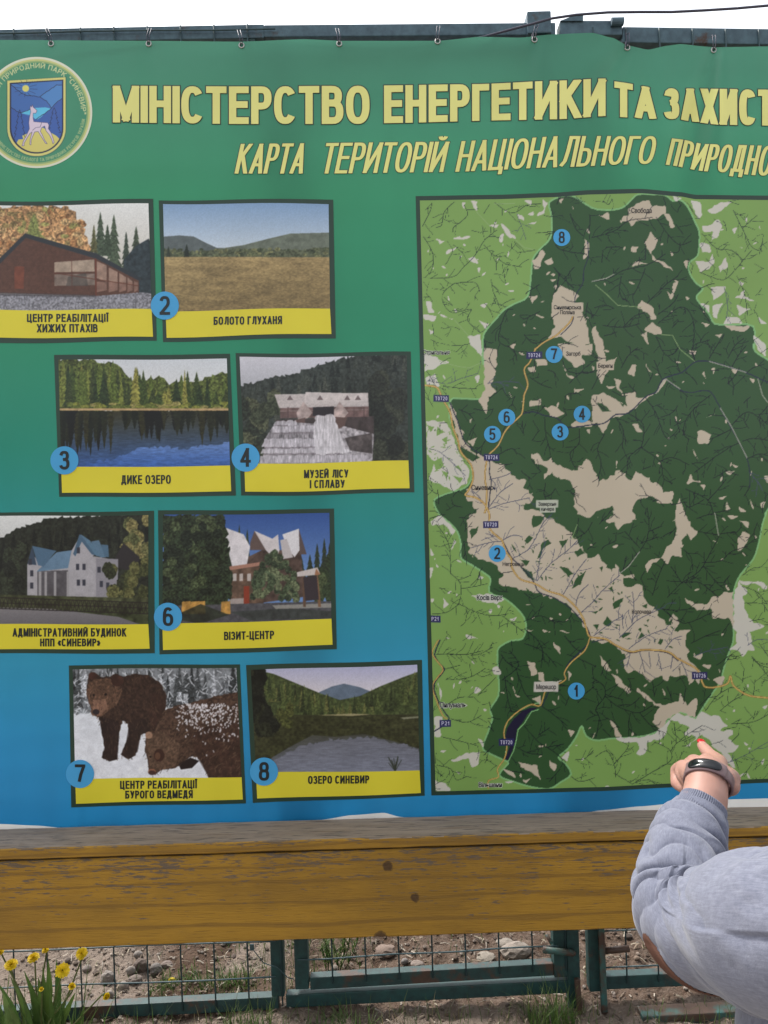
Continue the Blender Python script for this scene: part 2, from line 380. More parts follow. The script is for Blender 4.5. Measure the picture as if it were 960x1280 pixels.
G = {
 'А': (.70, [S(0, 0, .5, 1), S(1, 0, .5, 1), S(.2, .27, .8, .27)]), 'Б': (.64, [S(0, 0, 0, 1), S(0, 1, .9, 1), C(BOWL_B)]),
 'В': (.66, [S(0, 0, 0, 1), C(BOWL_B), C([(0, 1), (.4, 1)] + arc(.45, .78, .45, .22, 90, -90, 10)[1:-1] + [(.4, .56), (0, .56)])]),
 'Г': (.54, [S(0, 0, 0, 1), S(0, 1, 1, 1)]), 'Д': (.74, [S(.22, .12, .3, 1), S(.3, 1, .8, 1), S(.8, 1, .8, .1), S(0, .07, 1, .07), S(0, -.12, 0, .07), S(1, -.12, 1, .07)]),
 'Е': (.60, [S(0, 0, 0, 1), S(0, 1, 1, 1), S(0, .52, .92, .52), S(0, 0, 1, 0)]),
 'З': (.62, [C([(0, .8)] + arc(.45, .775, .45, .225, 160, -90, 14)[2:] + [(.3, .55)]), C([(.3, .53)] + arc(.48, .27, .5, .27, 90, -165, 16))]),
 'И': (.70, [S(0, 0, 0, 1), S(1, 0, 1, 1), S(0, 0, 1, 1)]), 'Й': (.70, [S(0, 0, 0, 1), S(1, 0, 1, 1), S(0, 0, 1, 1), C(arc(.5, 1.28, .26, .12, 190, 350, 8))]),
 'І': (.16, [S(.5, 0, .5, 1)]), 'Ї': (.34, [S(.5, 0, .5, 1), S(.0, 1.17, .0, 1.2), S(1, 1.17, 1, 1.2)]),
 'К': (.68, [S(0, 0, 0, 1), S(.05, .48, .95, 1.05), S(.3, .6, 1, -.05)]), 'Л': (.74, [S(1, 0, 1, 1), S(.42, 1, 1, 1), C([(.42, 1), (.37, .5), (.27, .16), (0, -.02)])]),
 'М': (.80, [S(0, 0, 0, 1), S(1, 0, 1, 1), S(.02, 1, .5, .05), S(.98, 1, .5, .05)]), 'Н': (.66, [S(0, 0, 0, 1), S(1, 0, 1, 1), S(0, .52, 1, .52)]),
 'О': (.72, [O(OV)]), 'П': (.66, [S(0, 0, 0, 1), S(1, 0, 1, 1), S(0, 1, 1, 1)]), 'Р': (.62, [S(0, 0, 0, 1), C(BOWL_T)]),
 'С': (.68, [C(arc(.5, .5, .5, .5, 38, 322, 28))]), 'Т': (.62, [S(.5, 0, .5, 1), S(0, 1, 1, 1)]),
 'У': (.66, [S(0, 1.05, .55, .3), C([(1, 1.05), (.55, .2), (.42, .02), (.1, .0)])]), 'Х': (.68, [S(0, -.05, 1, 1.05), S(0, 1.05, 1, -.05)]),
 'Ц': (.70, [S(0, 0, 0, 1), S(.85, 0, .85, 1), S(0, 0, 1.0, 0), S(1, -.16, 1, 0)]), 'Ь': (.62, [S(0, 0, 0, 1), C(BOWL_B)]),
 'Ж': (.95, [S(.5, 0, .5, 1), S(0, -.05, .45, .55), S(0, 1.05, .45, .5), S(1, -.05, .55, .55), S(1, 1.05, .55, .5)]),
 'Я': (.66, [S(1, 0, 1, 1), C([(1 - x, y) for x, y in BOWL_T]), S(0, -.05, .55, .5)]), 'Є': (.66, [C(arc(.5, .5, .5, .5, 38, 322, 28)), S(.1, .52, .8, .52)]),
 '-': (.34, [S(0, .38, 1, .38)]), '"': (.3, [S(0, .8, 0, 1), S(1, .8, 1, 1)]), ' ': (.26, []),
 '«': (.5, [S(.5, .12, .05, .4), S(.05, .4, .5, .68), S(1, .12, .55, .4), S(.55, .4, 1, .68)]), '»': (.5, [S(.5, .12, .95, .4), S(.95, .4, .5, .68), S(0, .12, .45, .4), S(.45, .4, 0, .68)]),
 '0': (.6, [O(OV)]), '1': (.42, [S(.75, 0, .75, 1), S(.75, .98, .05, .68)]), '2': (.6, [C(arc(.48, .72, .48, .28, 170, -20, 14) + [(.85, .5), (.05, .05)]), S(0, 0, 1, 0)]),
 '3': (.6, [C([(0, .8)] + arc(.45, .775, .45, .225, 160, -90, 14)[2:] + [(.3, .55)]), C([(.3, .53)] + arc(.48, .27, .5, .27, 90, -165, 16))]),
 '4': (.62, [S(.74, 0, .74, 1), S(.74, 1, 0, .3), S(0, .26, 1, .26)]), '5': (.6, [S(.1, 1, .95, 1), S(.1, 1, .02, .5), C([(.02, .52)] + arc(.48, .3, .5, .3, 110, -160, 16))]),
 '6': (.6, [O(arc(.5, .3, .5, .3, 0, 360, 22)[:-1]), C(arc(.5, .5, .5, .5, 45, 180, 12) + [(0, .3)])]), '7': (.6, [S(0, 1, 1, 1), C([(1, .97), (.6, .45), (.38, 0)])]),
 '8': (.6, [O(arc(.5, .27, .5, .27, 0, 360, 22)[:-1]), O(arc(.5, .76, .44, .24, 0, 360, 20)[:-1])]),
}
def clip_y(poly, y, keep_below):
    out = []
    for i in range(len(poly)):
        a, b = poly[i], poly[(i + 1) % len(poly)]
        ia = (a[1] <= y) == keep_below or a[1] == y; ib = (b[1] <= y) == keep_below or b[1] == y
        if ia: out.append(a)
        if ia != ib:
            t = (y - a[1]) / (b[1] - a[1]); out.append((a[0] + (b[0] - a[0]) * t, y))
    return out
def glyph_polys(ch, wd, px, py, grow=0.0):
    """list of (outer, hole or None); cell is wd wide, cap height 1; px, py half pen; grow fattens everything"""
    gw, strokes = G[ch]; hx, hy = px, py
    def mp(p): return (hx + p[0] * (wd - 2 * hx), hy + p[1] * (1 - 2 * hy))
    qx, qy = px + grow, py + grow; out = []
    for kind, pts in strokes:
        q = [(x / qx, y / qy) for x, y in map(mp, pts)]
        if kind == 's':
            (x0, y0), (x1, y1) = q; L = math.hypot(x1 - x0, y1 - y0) or 1e-6; tx, ty = (x1 - x0) / L, (y1 - y0) / L
            if L < 1e-5: tx, ty = 0, 1
            x0 -= tx; y0 -= ty; x1 += tx; y1 += ty
            poly = [(x0 - ty, y0 + tx), (x1 - ty, y1 + tx), (x1 + ty, y1 - tx), (x0 + ty, y0 - tx)]; poly = [(x * qx, y * qy) for x, y in poly]
            diag = abs(tx) > 0.05 and abs(ty) > 0.05
            if diag: poly = clip_y(clip_y(poly, 1 + grow, True), -grow, False)
            if len(poly) > 2: out.append((poly, None))
            continue
        n = len(q); Lft = []; Rgt = []
        for i in range(n):
            if kind == 'o': a, b = q[i - 1], q[(i + 1) % n]
            else: a, b = q[max(i - 1, 0)], q[min(i + 1, n - 1)]
            dx, dy = b[0] - a[0], b[1] - a[1]; L = math.hypot(dx, dy) or 1; nx, ny = -dy / L, dx / L
            ex = ey = 0
            if kind == 'c' and i == 0: ex, ey = -dx / L * .6 * (grow / qx), -dy / L * .6 * (grow / qy)
            Lft.append(((q[i][0] + nx + ex) * qx, (q[i][1] + ny + ey) * qy)); Rgt.append(((q[i][0] - nx + ex) * qx, (q[i][1] - ny + ey) * qy))
        if kind == 'o': out.append((Rgt, Lft))
        else: out.append((Lft + Rgt[::-1], None))
    return out
def inside(poly, X, Y):
    r = np.zeros(len(X), bool); n = len(poly)
    for i in range(n):
        x0, y0 = poly[i]; x1, y1 = poly[(i + 1) % n]
        if y0 == y1: continue
        c = (y0 <= Y) != (y1 <= Y); r ^= c & (X < x0 + (Y - y0) / (y1 - y0) * (x1 - x0))
    return r
def wind(poly, X, Y):
    r = np.zeros(len(X), int); n = len(poly)
    for i in range(n):
        x0, y0 = poly[i]; x1, y1 = poly[(i + 1) % n]
        if y0 == y1: continue
        xc = x0 + (Y - y0) / (y1 - y0) * (x1 - x0)
        r += ((y0 <= Y) & (y1 > Y) & (X < xc)).astype(int) - ((y0 > Y) & (y1 <= Y) & (X < xc)).astype(int)
    return r != 0
_gc = {}
def glyph_mesh(ch, wd, px, py, grow=0.0):
    key = (ch, round(wd, 4), round(px, 4), round(py, 4), round(grow, 4))
    if key in _gc: return _gc[key]
    polys = glyph_polys(ch, wd, px, py, grow); vs = []; es = []
    for a, b in polys:
        for loop in (a, b):
            if not loop: continue
            k = len(vs); vs += [Vector(p) for p in loop]; es += [(k + i, k + (i + 1) % len(loop)) for i in range(len(loop))]
    if not vs: _gc[key] = (np.zeros((0, 2)), np.zeros((0, 3), int)); return _gc[key]
    r = geometry.delaunay_2d_cdt(vs, es, [], 0, 1e-5)
    V = np.array([tuple(p) for p in r[0]]); T = []
    for f in r[2]:
        for i in range(1, len(f) - 1): T.append((f[0], f[i], f[i + 1]))
    T = np.array(T); c = V[T].mean(1); keep = np.zeros(len(T), bool)
    for a, b in polys:
        k = wind(a, c[:, 0], c[:, 1])
        if b: k &= ~wind(b, c[:, 0], c[:, 1])
        keep |= k
    _gc[key] = (V, T[keep]); return _gc[key]
def text_layout(s, gap=0.11):
    x = 0; out = []
    for ch in s:
        wd = G[ch][0]; out.append((ch, x, wd)); x += wd + gap
    return out, x - gap
def text_tris(s, width, height, sx, sy, grow=0.0, gap=0.11, shear=0.0):
    """s fitted to a width x height box (photo pixels); sx, sy = stem thickness in photo pixels. y up from the baseline"""
    lay, tot = text_layout(s, gap); k = width / tot; V = []; T = []
    for ch, x, wd in lay:
        # glyph in units of cap height: real width wd*k/height
        v, t = glyph_mesh(ch, wd * k / height, sx / 2 / height, sy / 2 / height, grow / height)
        if len(t) == 0: continue
        v = v * height + np.array([x * k, 0]); v = v.copy(); v[:, 0] += v[:, 1] * shear
        T.append(t + sum(len(q) for q in V)); V.append(v)
    return np.concatenate(V), np.concatenate(T)
def refine(V, T, L):
    V = [tuple(p) for p in V]; T = [tuple(t) for t in T]
    for it in range(6):
        mid = {}; out = []; ch = False
        def m_(a, b):
            k = (min(a, b), max(a, b))
            if math.hypot(V[a][0] - V[b][0], V[a][1] - V[b][1]) <= L: return None
            if k not in mid: mid[k] = len(V); V.append(((V[a][0] + V[b][0]) / 2, (V[a][1] + V[b][1]) / 2))
            return mid[k]
        for (a, b, c) in T:
            x, y, z = m_(a, b), m_(b, c), m_(c, a); n = (x is not None) + (y is not None) + (z is not None)
            if n == 0: out.append((a, b, c)); continue
            ch = True
            if n == 3: out += [(a, x, z), (x, b, y), (z, y, c), (x, y, z)]
            elif n == 1:
                if x is not None: out += [(a, x, c), (x, b, c)]
                elif y is not None: out += [(a, b, y), (a, y, c)]
                else: out += [(a, b, z), (z, b, c)]
            else:
                if x is None: out += [(a, b, y), (a, y, z), (z, y, c)]
                elif y is None: out += [(a, x, z), (x, b, c), (x, c, z)]
                else: out += [(x, b, y), (a, x, y), (a, y, c)]
        T = out
        if not ch: break
    return np.array(V), np.array(T)
def tri_area_sign(V, T):
    a, b, c = V[T[:, 0]], V[T[:, 1]], V[T[:, 2]]
    s = (b[:, 0] - a[:, 0]) * (c[:, 1] - a[:, 1]) - (b[:, 1] - a[:, 1]) * (c[:, 0] - a[:, 0])
    T = T.copy(); f = s > 0; T[f] = T[f][:, [0, 2, 1]]      # (u right, v down): face the camera
    return T
class Print:
    """printed layers on the cloth: lists of (u,v) triangles with a colour and a lift"""
    def __init__(s): s.V = []; s.T = []; s.C = []; s.n = 0
    def add(s, V, T, col, lift, L=14):
        V, T = refine(V, T, L); T = tri_area_sign(V, T)
        s.V.append(W(V[:, 0], V[:, 1], lift)); s.T.append(T + s.n); s.n += len(V)
        s.C.append(np.broadcast_to(lin(col), (len(V), 3)))
    def grid(s, fu, nu, nv, col, lift):
        """fu(a,b)->(u,v) for a,b in 0..1"""
        a, b = np.meshgrid(np.linspace(0, 1, nu), np.linspace(0, 1, nv)); u, v = fu(a.ravel(), b.ravel())
        i = np.arange(nv - 1)[:, None] * nu + np.arange(nu - 1)[None]; i = i.ravel()
        T = np.concatenate([np.stack([i, i + nu, i + 1], 1), np.stack([i + 1, i + nu, i + nu + 1], 1)])
        s.V.append(W(u, v, lift)); s.T.append(T + s.n); s.n += len(u)
        c = col(u, v) if callable(col) else np.broadcast_to(lin(col), (len(u), 3)); s.C.append(c)
    def disc(s, u, v, r, col, lift, n=40):
        ring = [(u + r * math.cos(k * 2 * math.pi / n), v + r * math.sin(k * 2 * math.pi / n)) for k in range(n)]
        s.add(np.array([(u, v)] + ring), np.array([(0, 1 + k, 1 + (k + 1) % n) for k in range(n)]), col, lift)
    def text(s, st, u0, u1, vt, vb, sx, sy, col, lift, slope=0.0, shear=0.0, L=14, grow=0, gap=0.11):
        V, T = text_tris(st, u1 - u0, vb - vt, sx, sy, grow, gap, shear)
        u = V[:, 0] + u0; v = vb - V[:, 1] + slope * (u - u0)
        s.add(np.stack([u, v], 1), T, col, lift, L)
    def build(s, name, parent, mat=None):
        me = np_mesh(name, np.concatenate(s.V), tris=np.concatenate(s.T), cols=np.concatenate(s.C))
        return link(name, me, mat or M_PRINT, parent, True)
def quad(TL, TR, BR, BL, wave=0, seed=0):
    def f(a, b):
        u = (TL[0] * (1 - a) + TR[0] * a) * (1 - b) + (BL[0] * (1 - a) + BR[0] * a) * b
        v = (TL[1] * (1 - a) + TR[1] * a) * (1 - b) + (BL[1] * (1 - a) + BR[1] * a) * b
        return u, v + wave * np.sin(u / 34.0 + seed)
    return f
# ------------------------------------------------------------------ BANNER
banner = empty('banner', W(500, 1040), 'large green to blue printed vinyl information banner with a park map, laced to the fence', 'banner')
TOPV = curve([(-80, 52), (0, 50), (180, 51), (300, 52), (380, 49), (430, 51), (480, 51), (547, 51), (600, 46), (650, 47), (690, 43), (740, 41), (765, 47), (785, 57), (810, 62), (835, 57), (850, 55), (880, 58), (892, 59), (960, 58), (1010, 60), (1060, 55), (1130, 62), (1240, 58)])
BLUEV = curve([(-80, 1031), (0, 1030), (45, 1032), (90, 1036), (150, 1041), (300, 1036), (350, 1031), (400, 1025), (440, 1019), (480, 1016), (500, 1021), (550, 1030), (700, 1023), (750, 1013), (800, 1008), (870, 1001), (920, 999), (960, 998), (1100, 1000), (1240, 996)])
GRAD = [(40, (80, 147, 122)), (150, (66, 141, 110)), (240, (54, 136, 99)), (430, (43, 130, 98)), (560, (38, 128, 110)), (640, (38, 128, 124)), (740, (40, 128, 143)), (830, (44, 132, 164)), (930, (38, 125, 170)), (1040, (32, 115, 165))]  # printed green to blue; the paler top stops also carry the glare
def grad_col(u, v):
    g = np.stack([np.interp(v, [q[0] for q in GRAD], [q[1][k] for q in GRAD]) for k in range(3)], -1)
    return lin(g)
pr = Print()
pr.grid(lambda a, b: (-80 + 1320 * a, TOPV(-80 + 1320 * a) * (1 - b) + BLUEV(-80 + 1320 * a) * b), 400, 300, grad_col, 0.0)
pr.build('cloth', banner, M_VINYL)
pr = Print()
pr.grid(lambda a, b: (-80 + 1320 * a, BLUEV(-80 + 1320 * a) + 26 * b + 0.02), 300, 8, (205, 205, 203), 0.0)
pr.build('white_margin', banner, M_VINYL)

# title lines: warped by the hang of the cloth
def warped_line(words, top, base, sx, sy, name, shear=0, out=1.3):
    for st, u0, u1 in words:
        pr = Print()
        for lift, grow, colr in ((0.0008, out, (52, 72, 66)), (0.0026, 0, (232, 230, 140))):
            V, T = text_tris(st, u1 - u0, 50.0, sx, sy, grow, 0.075, shear)
            u = V[:, 0] + u0; v = base(u) - V[:, 1] / 50.0 * (base(u) - top(u))
            V2, T2 = refine(np.stack([u, v], 1), T, 6)
            pr.add(V2, T2, colr, lift, 999)
        pr.build(name, banner)
t1 = curve([(130, 107), (300, 108), (460, 107), (600, 105), (690, 101), (757, 98), (770, 102), (822, 110), (900, 111), (960, 112), (1100, 113)])
b1 = curve([(130, 153), (300, 155), (460, 155), (480, 154), (650, 150), (700, 149), (757, 145), (768, 146), (822, 149), (840, 149), (900, 156), (960, 157), (1100, 158)])
warped_line([('МІНІСТЕРСТВО', 141, 462), ('ЕНЕРГЕТИКИ', 480, 757), ('ТА', 768, 820), ('ЗАХИСТУ', 830, 990)], t1, b1, 9.2, 9.0, 'title_word')
t2 = curve([(280, 180), (385, 179), (470, 178), (560, 177), (650, 173), (700, 170), (820, 170), (850, 174), (880, 180), (960, 182), (1100, 184)])
b2 = curve([(280, 217), (400, 217), (560, 215), (700, 209), (800, 205), (833, 206), (880, 214), (960, 220), (1100, 223)])
warped_line([('КАРТА', 293, 378), ('ТЕРИТОРІЙ', 400, 554), ('НАЦІОНАЛЬНОГО', 569, 815), ('ПРИРОДНОГО', 832, 992)], t2, b2, 5.0, 5.2, 'subtitle_word', 0.16, 0.9)

# ---- round park emblem
cv = Canvas(-26, 70, 117, 212, 5, (100, 160, 130)); cv.T = (0, 60, 960 / 130.0)
ECX, ECY, ER = 45.8, 140.6, 69.5
d = np.hypot(cv.X - ECX, cv.Y - ECY)
cv.im[:] = (70, 145, 112)
cv.im[d > ER * .90] = (150, 180, 120); cv.im[d > ER * .93] = (206, 208, 136); cv.im[d > ER * .962] = (224, 228, 206)
YEL = (222, 214, 128); NAV = (38, 44, 72)
def shield(x0, x1, yt0, yt1, ym, yb):
    cx = (x0 + x1) / 2; return [(x0, yt0), (x1, yt1), (x1, ym)] + [(cx + (x1 - cx) * math.cos(a), ym + (yb - ym) * math.sin(a)) for a in np.linspace(0, math.pi, 24)[1:-1]] + [(x0, ym)]
cv.fill(shield(60, 613, 300, 264, 745, 1006), (58, 108, 92)); cv.fill(shield(68, 606, 302, 270, 742, 998), YEL)
cv.fill(shield(90, 585, 322, 291, 742, 975), NAV)
sh = shield(104, 573, 333, 302, 738, 962)
cv.fill(sh, (76, 124, 190))
def inshape(pts, col):      # clipped to the shield
    r0, r1, M = cv.mask(pts); q0, q1, Q = cv.mask(sh); full = np.zeros((cv.h, cv.w), bool); full[r0:r1] = M; f2 = np.zeros_like(full); f2[q0:q1] = Q
    cv.im[full & f2] = col
inshape([(100, 330), (200, 420), (260, 440), (370, 450), (430, 490), (470, 560), (300, 560), (190, 600), (100, 560)], (70, 112, 180))
inshape([(570, 340), (520, 345), (370, 445), (430, 480), (475, 555), (520, 500), (575, 465)], (82, 138, 200))
inshape([(190, 600), (300, 555), (420, 548), (470, 560), (420, 600), (370, 650), (330, 660), (290, 620), (230, 610)], (98, 196, 232))
inshape([(100, 545), (150, 580), (190, 600), (300, 640), (340, 665), (420, 600), (470, 560), (520, 505), (580, 465), (580, 980), (90, 980)], (62, 98, 172))
inshape([(300, 620), (330, 655), (370, 645), (430, 590), (465, 562), (420, 550), (320, 555)], (98, 196, 232))
inshape([(140, 900), (170, 845), (215, 840), (205, 810), (250, 790), (330, 745), (400, 735), (450, 770), (520, 810), (560, 850), (560, 980), (140, 980)], (218, 208, 116))
cv.disc(237, 373, 31, 31, (226, 220, 120))
for k in range(12):
    a = k * math.pi / 6 + .1; cv.line([(237 + 42 * math.cos(a), 373 + 42 * math.sin(a)), (237 + 110 * math.cos(a), 373 + 80 * math.sin(a))], .45, NAV, .8)
for pl in ([(104, 340), (200, 420), (240, 436), (370, 452), (430, 490), (474, 556)], [(370, 448), (520, 342), (572, 342)], [(474, 556), (520, 505), (572, 465)], [(104, 548), (150, 582), (190, 600), (230, 585), (300, 556)], [(330, 660), (420, 600), (474, 556)]):
    cv.line(rag(pl, 4, 18, 3, False), .7, NAV)
for cx_, top_, bot_, wd_ in ((182, 570, 870, 60), (500, 550, 800, 62)):
    pl = [(cx_, top_)]
    for k in range(5): pl += [(cx_ - wd_ * (.35 + .16 * k), top_ + (bot_ - top_) * (.2 + .18 * k)), (cx_ - wd_ * (.15 + .14 * k), top_ + (bot_ - top_) * (.2 + .18 * k))]
    cv.line(pl, .6, NAV); cv.line([(2 * cx_ - x, y) for x, y in pl], .6, NAV)
deer = [(283, 530), (292, 545), (300, 522), (308, 548), (325, 562), (342, 580), (330, 602), (306, 602), (304, 640), (312, 680), (385, 686), (440, 690), (452, 712), (446, 745), (470, 780), (490, 835), (500, 870), (488, 885), (478, 845), (455, 800), (425, 765), (412, 720), (385, 735), (372, 770), (390, 800), (412, 850), (436, 884), (420, 880), (380, 815), (352, 770), (320, 775), (300, 820), (288, 850), (286, 895), (275, 890), (278, 845), (296, 775), (275, 790), (250, 830), (222, 880), (224, 900), (203, 905), (215, 860), (240, 815), (272, 745), (266, 690), (272, 640), (284, 590), (278, 555)]
cv.fill(deer, (222, 206, 222)); cv.line(deer + deer[:1], .55, (88, 84, 120)); cv.line([(300, 760), (330, 735), (370, 730), (385, 690)], .5, (88, 84, 120))
def ring_text(st, r, hgt, a0, a1, col, flip=False):
    lay, tot = text_layout(st, .16)
    for ch, x, wd in lay:
        t = (x + wd / 2) / tot; a = math.radians(a0 + (a1 - a0) * t); gw = wd * abs(math.radians(a1 - a0)) * r / tot
        for A, B in glyph_polys(ch, gw / hgt, .085, .075):
            def mp(p):
                lx = p[0] * hgt - gw / 2; ly = (p[1] - .5) * hgt
                if flip: ly = -ly; aa = a - lx / r
                else: aa = a + lx / r
                rr = r + ly
                return ((ECX + rr * math.sin(aa) - cv.u0) * cv.ss, (ECY - rr * math.cos(aa) - cv.v0) * cv.ss)
            if B: 
                r0, r1, M = cv.mask([mp(p) for p in A], True); q0, q1, Q = cv.mask([mp(p) for p in B], True)
                full = np.zeros((cv.h, cv.w), bool); full[r0:r1] |= M; full[q0:q1] &= ~Q; cv.im[full] = col
            else: cv.fill([mp(p) for p in A], col, raw=True)
ring_text('НАЦІОНАЛЬНИЙ ПРИРОДНИЙ ПАРК "СИНЕВИР"', ER * .845, 6.4, -122, 92, (214, 218, 160))
ring_text('МІНІСТЕРСТВО ЕКОЛОГІЇ ТА ПРИРОДНИХ РЕСУРСІВ УКРАЇНИ', ER * .852, 4.2, 232, 98, (178, 196, 140), True)
cv.blur(1)
pr = Print()
def polar(a, b): return ECX + ER * b * np.cos(a * 2 * math.pi), ECY + ER * b * np.sin(a * 2 * math.pi)
pr.grid(polar, 600, 130, lambda u, v: lin(cv.sample(u, v)), 0.0011)
pr.T[0] = pr.T[0][:, [0, 2, 1]]
tag(pr.build('park_emblem', banner), 'round park emblem with a pale deer on a blue and yellow shield')

# ---- the photographs printed on the banner
def spruce(cv, x, base, top, wd, col, seed, tex=.35, tiers=7):
    r = random.Random(seed); L = [(x, top)]; R_ = []
    for k in range(1, tiers + 1):
        y = top + (base - top) * k / tiers; ww = wd * (k / tiers) ** .85 * r.uniform(.8, 1.15)
        L += [(x - ww, y), (x - ww * .55, y - (base - top) * .02)]; R_ += [(x + ww * r.uniform(.85, 1.15), y), (x + ww * .55, y - (base - top) * .02)]
    cv.fill(L + R_[::-1], col, tex=tex, scale=1.6, seed=seed)
def bushy(cv, x, y, rx, ry, col, seed, tex=.5):
    r = random.Random(seed); n = 26
    cv.fill([(x + rx * math.cos(2 * math.pi * k / n) * r.uniform(.8, 1.1), y + ry * math.sin(2 * math.pi * k / n) * r.uniform(.8, 1.1)) for k in range(n)], col, tex=tex, scale=1.8, seed=seed)
def vgrad(cv, y0, y1, c0, c1, pts=None):
    """vertical blend c0->c1 between tile rows y0, y1 inside an outline"""
    ox, oy, k = cv.T
    t = np.clip((cv.Y - (oy + y0 / k)) / ((y1 - y0) / k), 0, 1)[..., None]
    g = np.array(c0) * (1 - t) + np.array(c1) * t
    if pts is None: cv.im[:] = g; return
    r0, r1, M = cv.mask(pts); cv.im[r0:r1][M] = g[r0:r1][M]
def grain(cv, amp, sc_=1.0, seed=5):
    k = fbm(cv.X / sc_, cv.Y / sc_, seed, 3); cv.im *= (1 + amp * 2 * (k - .5))[..., None]

def fur(cv, pts, n, cols, L, ang, seed, jit=.5, wd=.6, a=.7):
    q = cv.t(pts); r = random.Random(seed); r0, r1, M = cv.mask(pts); ys, xs = np.nonzero(M)
    if not len(xs): return
    for k in range(n):
        i = r.randrange(len(xs)); ox, oy, kk = cv.T; x = (xs[i] / cv.ss + cv.u0 - ox) * kk; y = ((ys[i] + r0) / cv.ss + cv.v0 - oy) * kk; t = ang + r.gauss(0, jit); l = L * r.uniform(.5, 1.3)
        cv.line([(x, y), (x + l * math.cos(t), y + l * math.sin(t))], wd, r.choice(cols), a)
def water(cv, pts, base, amp, sx, sy, seed, alpha=1.0):
    r0, r1, M = cv.mask(pts); k = fbm(cv.X[r0:r1] / sx, cv.Y[r0:r1] / sy, seed, 4); c = np.array(base)[None, None] * (1 + amp * 2 * (k - .5))[..., None]; s_ = cv.im[r0:r1]; s_[M] = s_[M] * (1 - alpha) + c[M] * alpha
def paint_barn(cv):
    cv.T = (0, 240, 2.2326); vgrad(cv, 30, 200, (214, 216, 214), (190, 186, 176))
    cv.fill(rag([(-75, 40), (60, 38), (190, 40), (215, 75), (235, 120), (262, 160), (262, 190), (-75, 200)], 9, 12, 4), (158, 124, 88), tex=.8, scale=2.2)
    for k in range(130):
        r = random.Random(k); x = r.uniform(-70, 235); y = r.uniform(45, 150) + max(0, x - 150) * .5
        bushy(cv, x, y, r.uniform(6, 15), r.uniform(6, 15), r.choice([(172, 134, 92), (186, 150, 108), (146, 108, 72), (170, 144, 104), (128, 112, 74), (140, 136, 84)]), k, .7)
    for x, t, b, wd, c in ((95, 60, 125, 30, (120, 128, 76)), (280, 55, 180, 22, (66, 78, 62)), (318, 62, 210, 26, (72, 84, 66)), (300, 90, 180, 20, (60, 72, 56)), (352, 110, 220, 18, (56, 66, 54)), (380, 95, 230, 24, (66, 76, 60)), (262, 90, 170, 14, (90, 90, 60))):
        spruce(cv, x, b, t, wd, c, int(x), .5)
    cv.fill([(345, 190), (380, 150), (415, 130), (430, 160), (430, 285), (345, 285)], (48, 58, 62), tex=.4, scale=3)
    wall = [(-70, 260), (0, 196), (70, 122), (268, 184), (388, 246), (388, 282), (268, 290), (-70, 280)]
    cv.fill(wall, (88, 62, 51), tex=.14, scale=3)
    for k in range(9): cv.line([(-60, 150 + k * 15), (268, 176 + k * 13.5)], .35, (78, 44, 36), .4)
    cv.fill([(40, 208), (68, 208), (66, 270), (40, 270)], (112, 66, 50), tex=.2)
    for a, b in (((152, 195), (262, 190)), ): pass
    cv.fill([(152, 196), (263, 188), (264, 222), (152, 224)], (156, 140, 124), tex=.2); cv.fill([(152, 230), (264, 228), (265, 260), (152, 262)], (122, 108, 98), tex=.3)
    cv.fill([(190, 236), (240, 226), (246, 262), (184, 262)], (70, 66, 62), .6)
    for x0, x1 in ((270, 298), (304, 328), (333, 352), (356, 370), (374, 385)):
        y0 = 186 + (x0 - 268) * .52; cv.fill([(x0, y0 + 6), (x1, y0 + 18), (x1, 245 + (x1 - 268) * .2), (x0, 240 + (x0 - 268) * .2)], (146, 122, 108), tex=.2)
        cv.fill([(x0, 250), (x1, 252), (x1, 274), (x0, 280)], (130, 102, 90), tex=.2)
    cv.line([(200, 190), (201, 262)], .8, (90, 54, 44)); cv.line([(267, 184), (268, 290)], 1.6, (104, 56, 42)); cv.line([(152, 226), (388, 262)], .9, (92, 54, 42))
    cv.fill([(-75, 262), (-70, 246), (0, 184), (70, 115), (270, 172), (394, 240), (392, 250), (268, 186), (72, 128), (0, 200)], (50, 54, 58))
    cv.fill([(-70, 282), (268, 290), (395, 280), (430, 284), (430, 345), (-70, 345)], (126, 126, 132), tex=.55, scale=1.6)
    cv.fill([(-70, 278), (268, 287), (268, 294), (-70, 288)], (64, 60, 62), .6)
def paint_bog(cv):
    cv.T = (0, 240, 2.2326); vgrad(cv, 30, 170, (124, 152, 184), (190, 200, 208))
    cv.fill([(450, 125), (500, 121), (540, 124), (575, 142), (606, 156), (640, 156), (640, 200), (450, 200)], (90, 98, 98), tex=.12, scale=5)
    cv.fill([(600, 160), (680, 148), (750, 130), (810, 116), (930, 113), (930, 200), (600, 200)], (104, 112, 100), tex=.2, scale=5)
    cv.fill(rag([(450, 158), (520, 165), (600, 160), (700, 158), (800, 162), (930, 155), (930, 195), (450, 195)], 3, 5, 2), (86, 92, 72), tex=.5, scale=2)
    for k in range(60):
        r = random.Random(k); bushy(cv, r.uniform(450, 925), r.uniform(158, 180), r.uniform(3, 12), r.uniform(3, 7), r.choice([(66, 74, 56), (90, 96, 70), (110, 112, 80)]), k)
    spruce(cv, 521, 182, 145, 12, (40, 48, 40), 4); spruce(cv, 470, 182, 150, 8, (50, 58, 48), 5)
    vgrad(cv, 180, 335, (148, 130, 92), (124, 108, 74), [(450, 181), (930, 182), (930, 345), (450, 345)])
    ox, oy, k = cv.T; msk = cv.Y > oy + 181 / k
    n1 = fbm(cv.X / 2.5, cv.Y / 1.2, 3, 4); n2 = fbm(cv.X / 22, cv.Y / 6, 8, 3)
    cv.im[msk] *= (1 + .5 * (n1 - .5) + .35 * (n2 - .5))[msk][:, None]
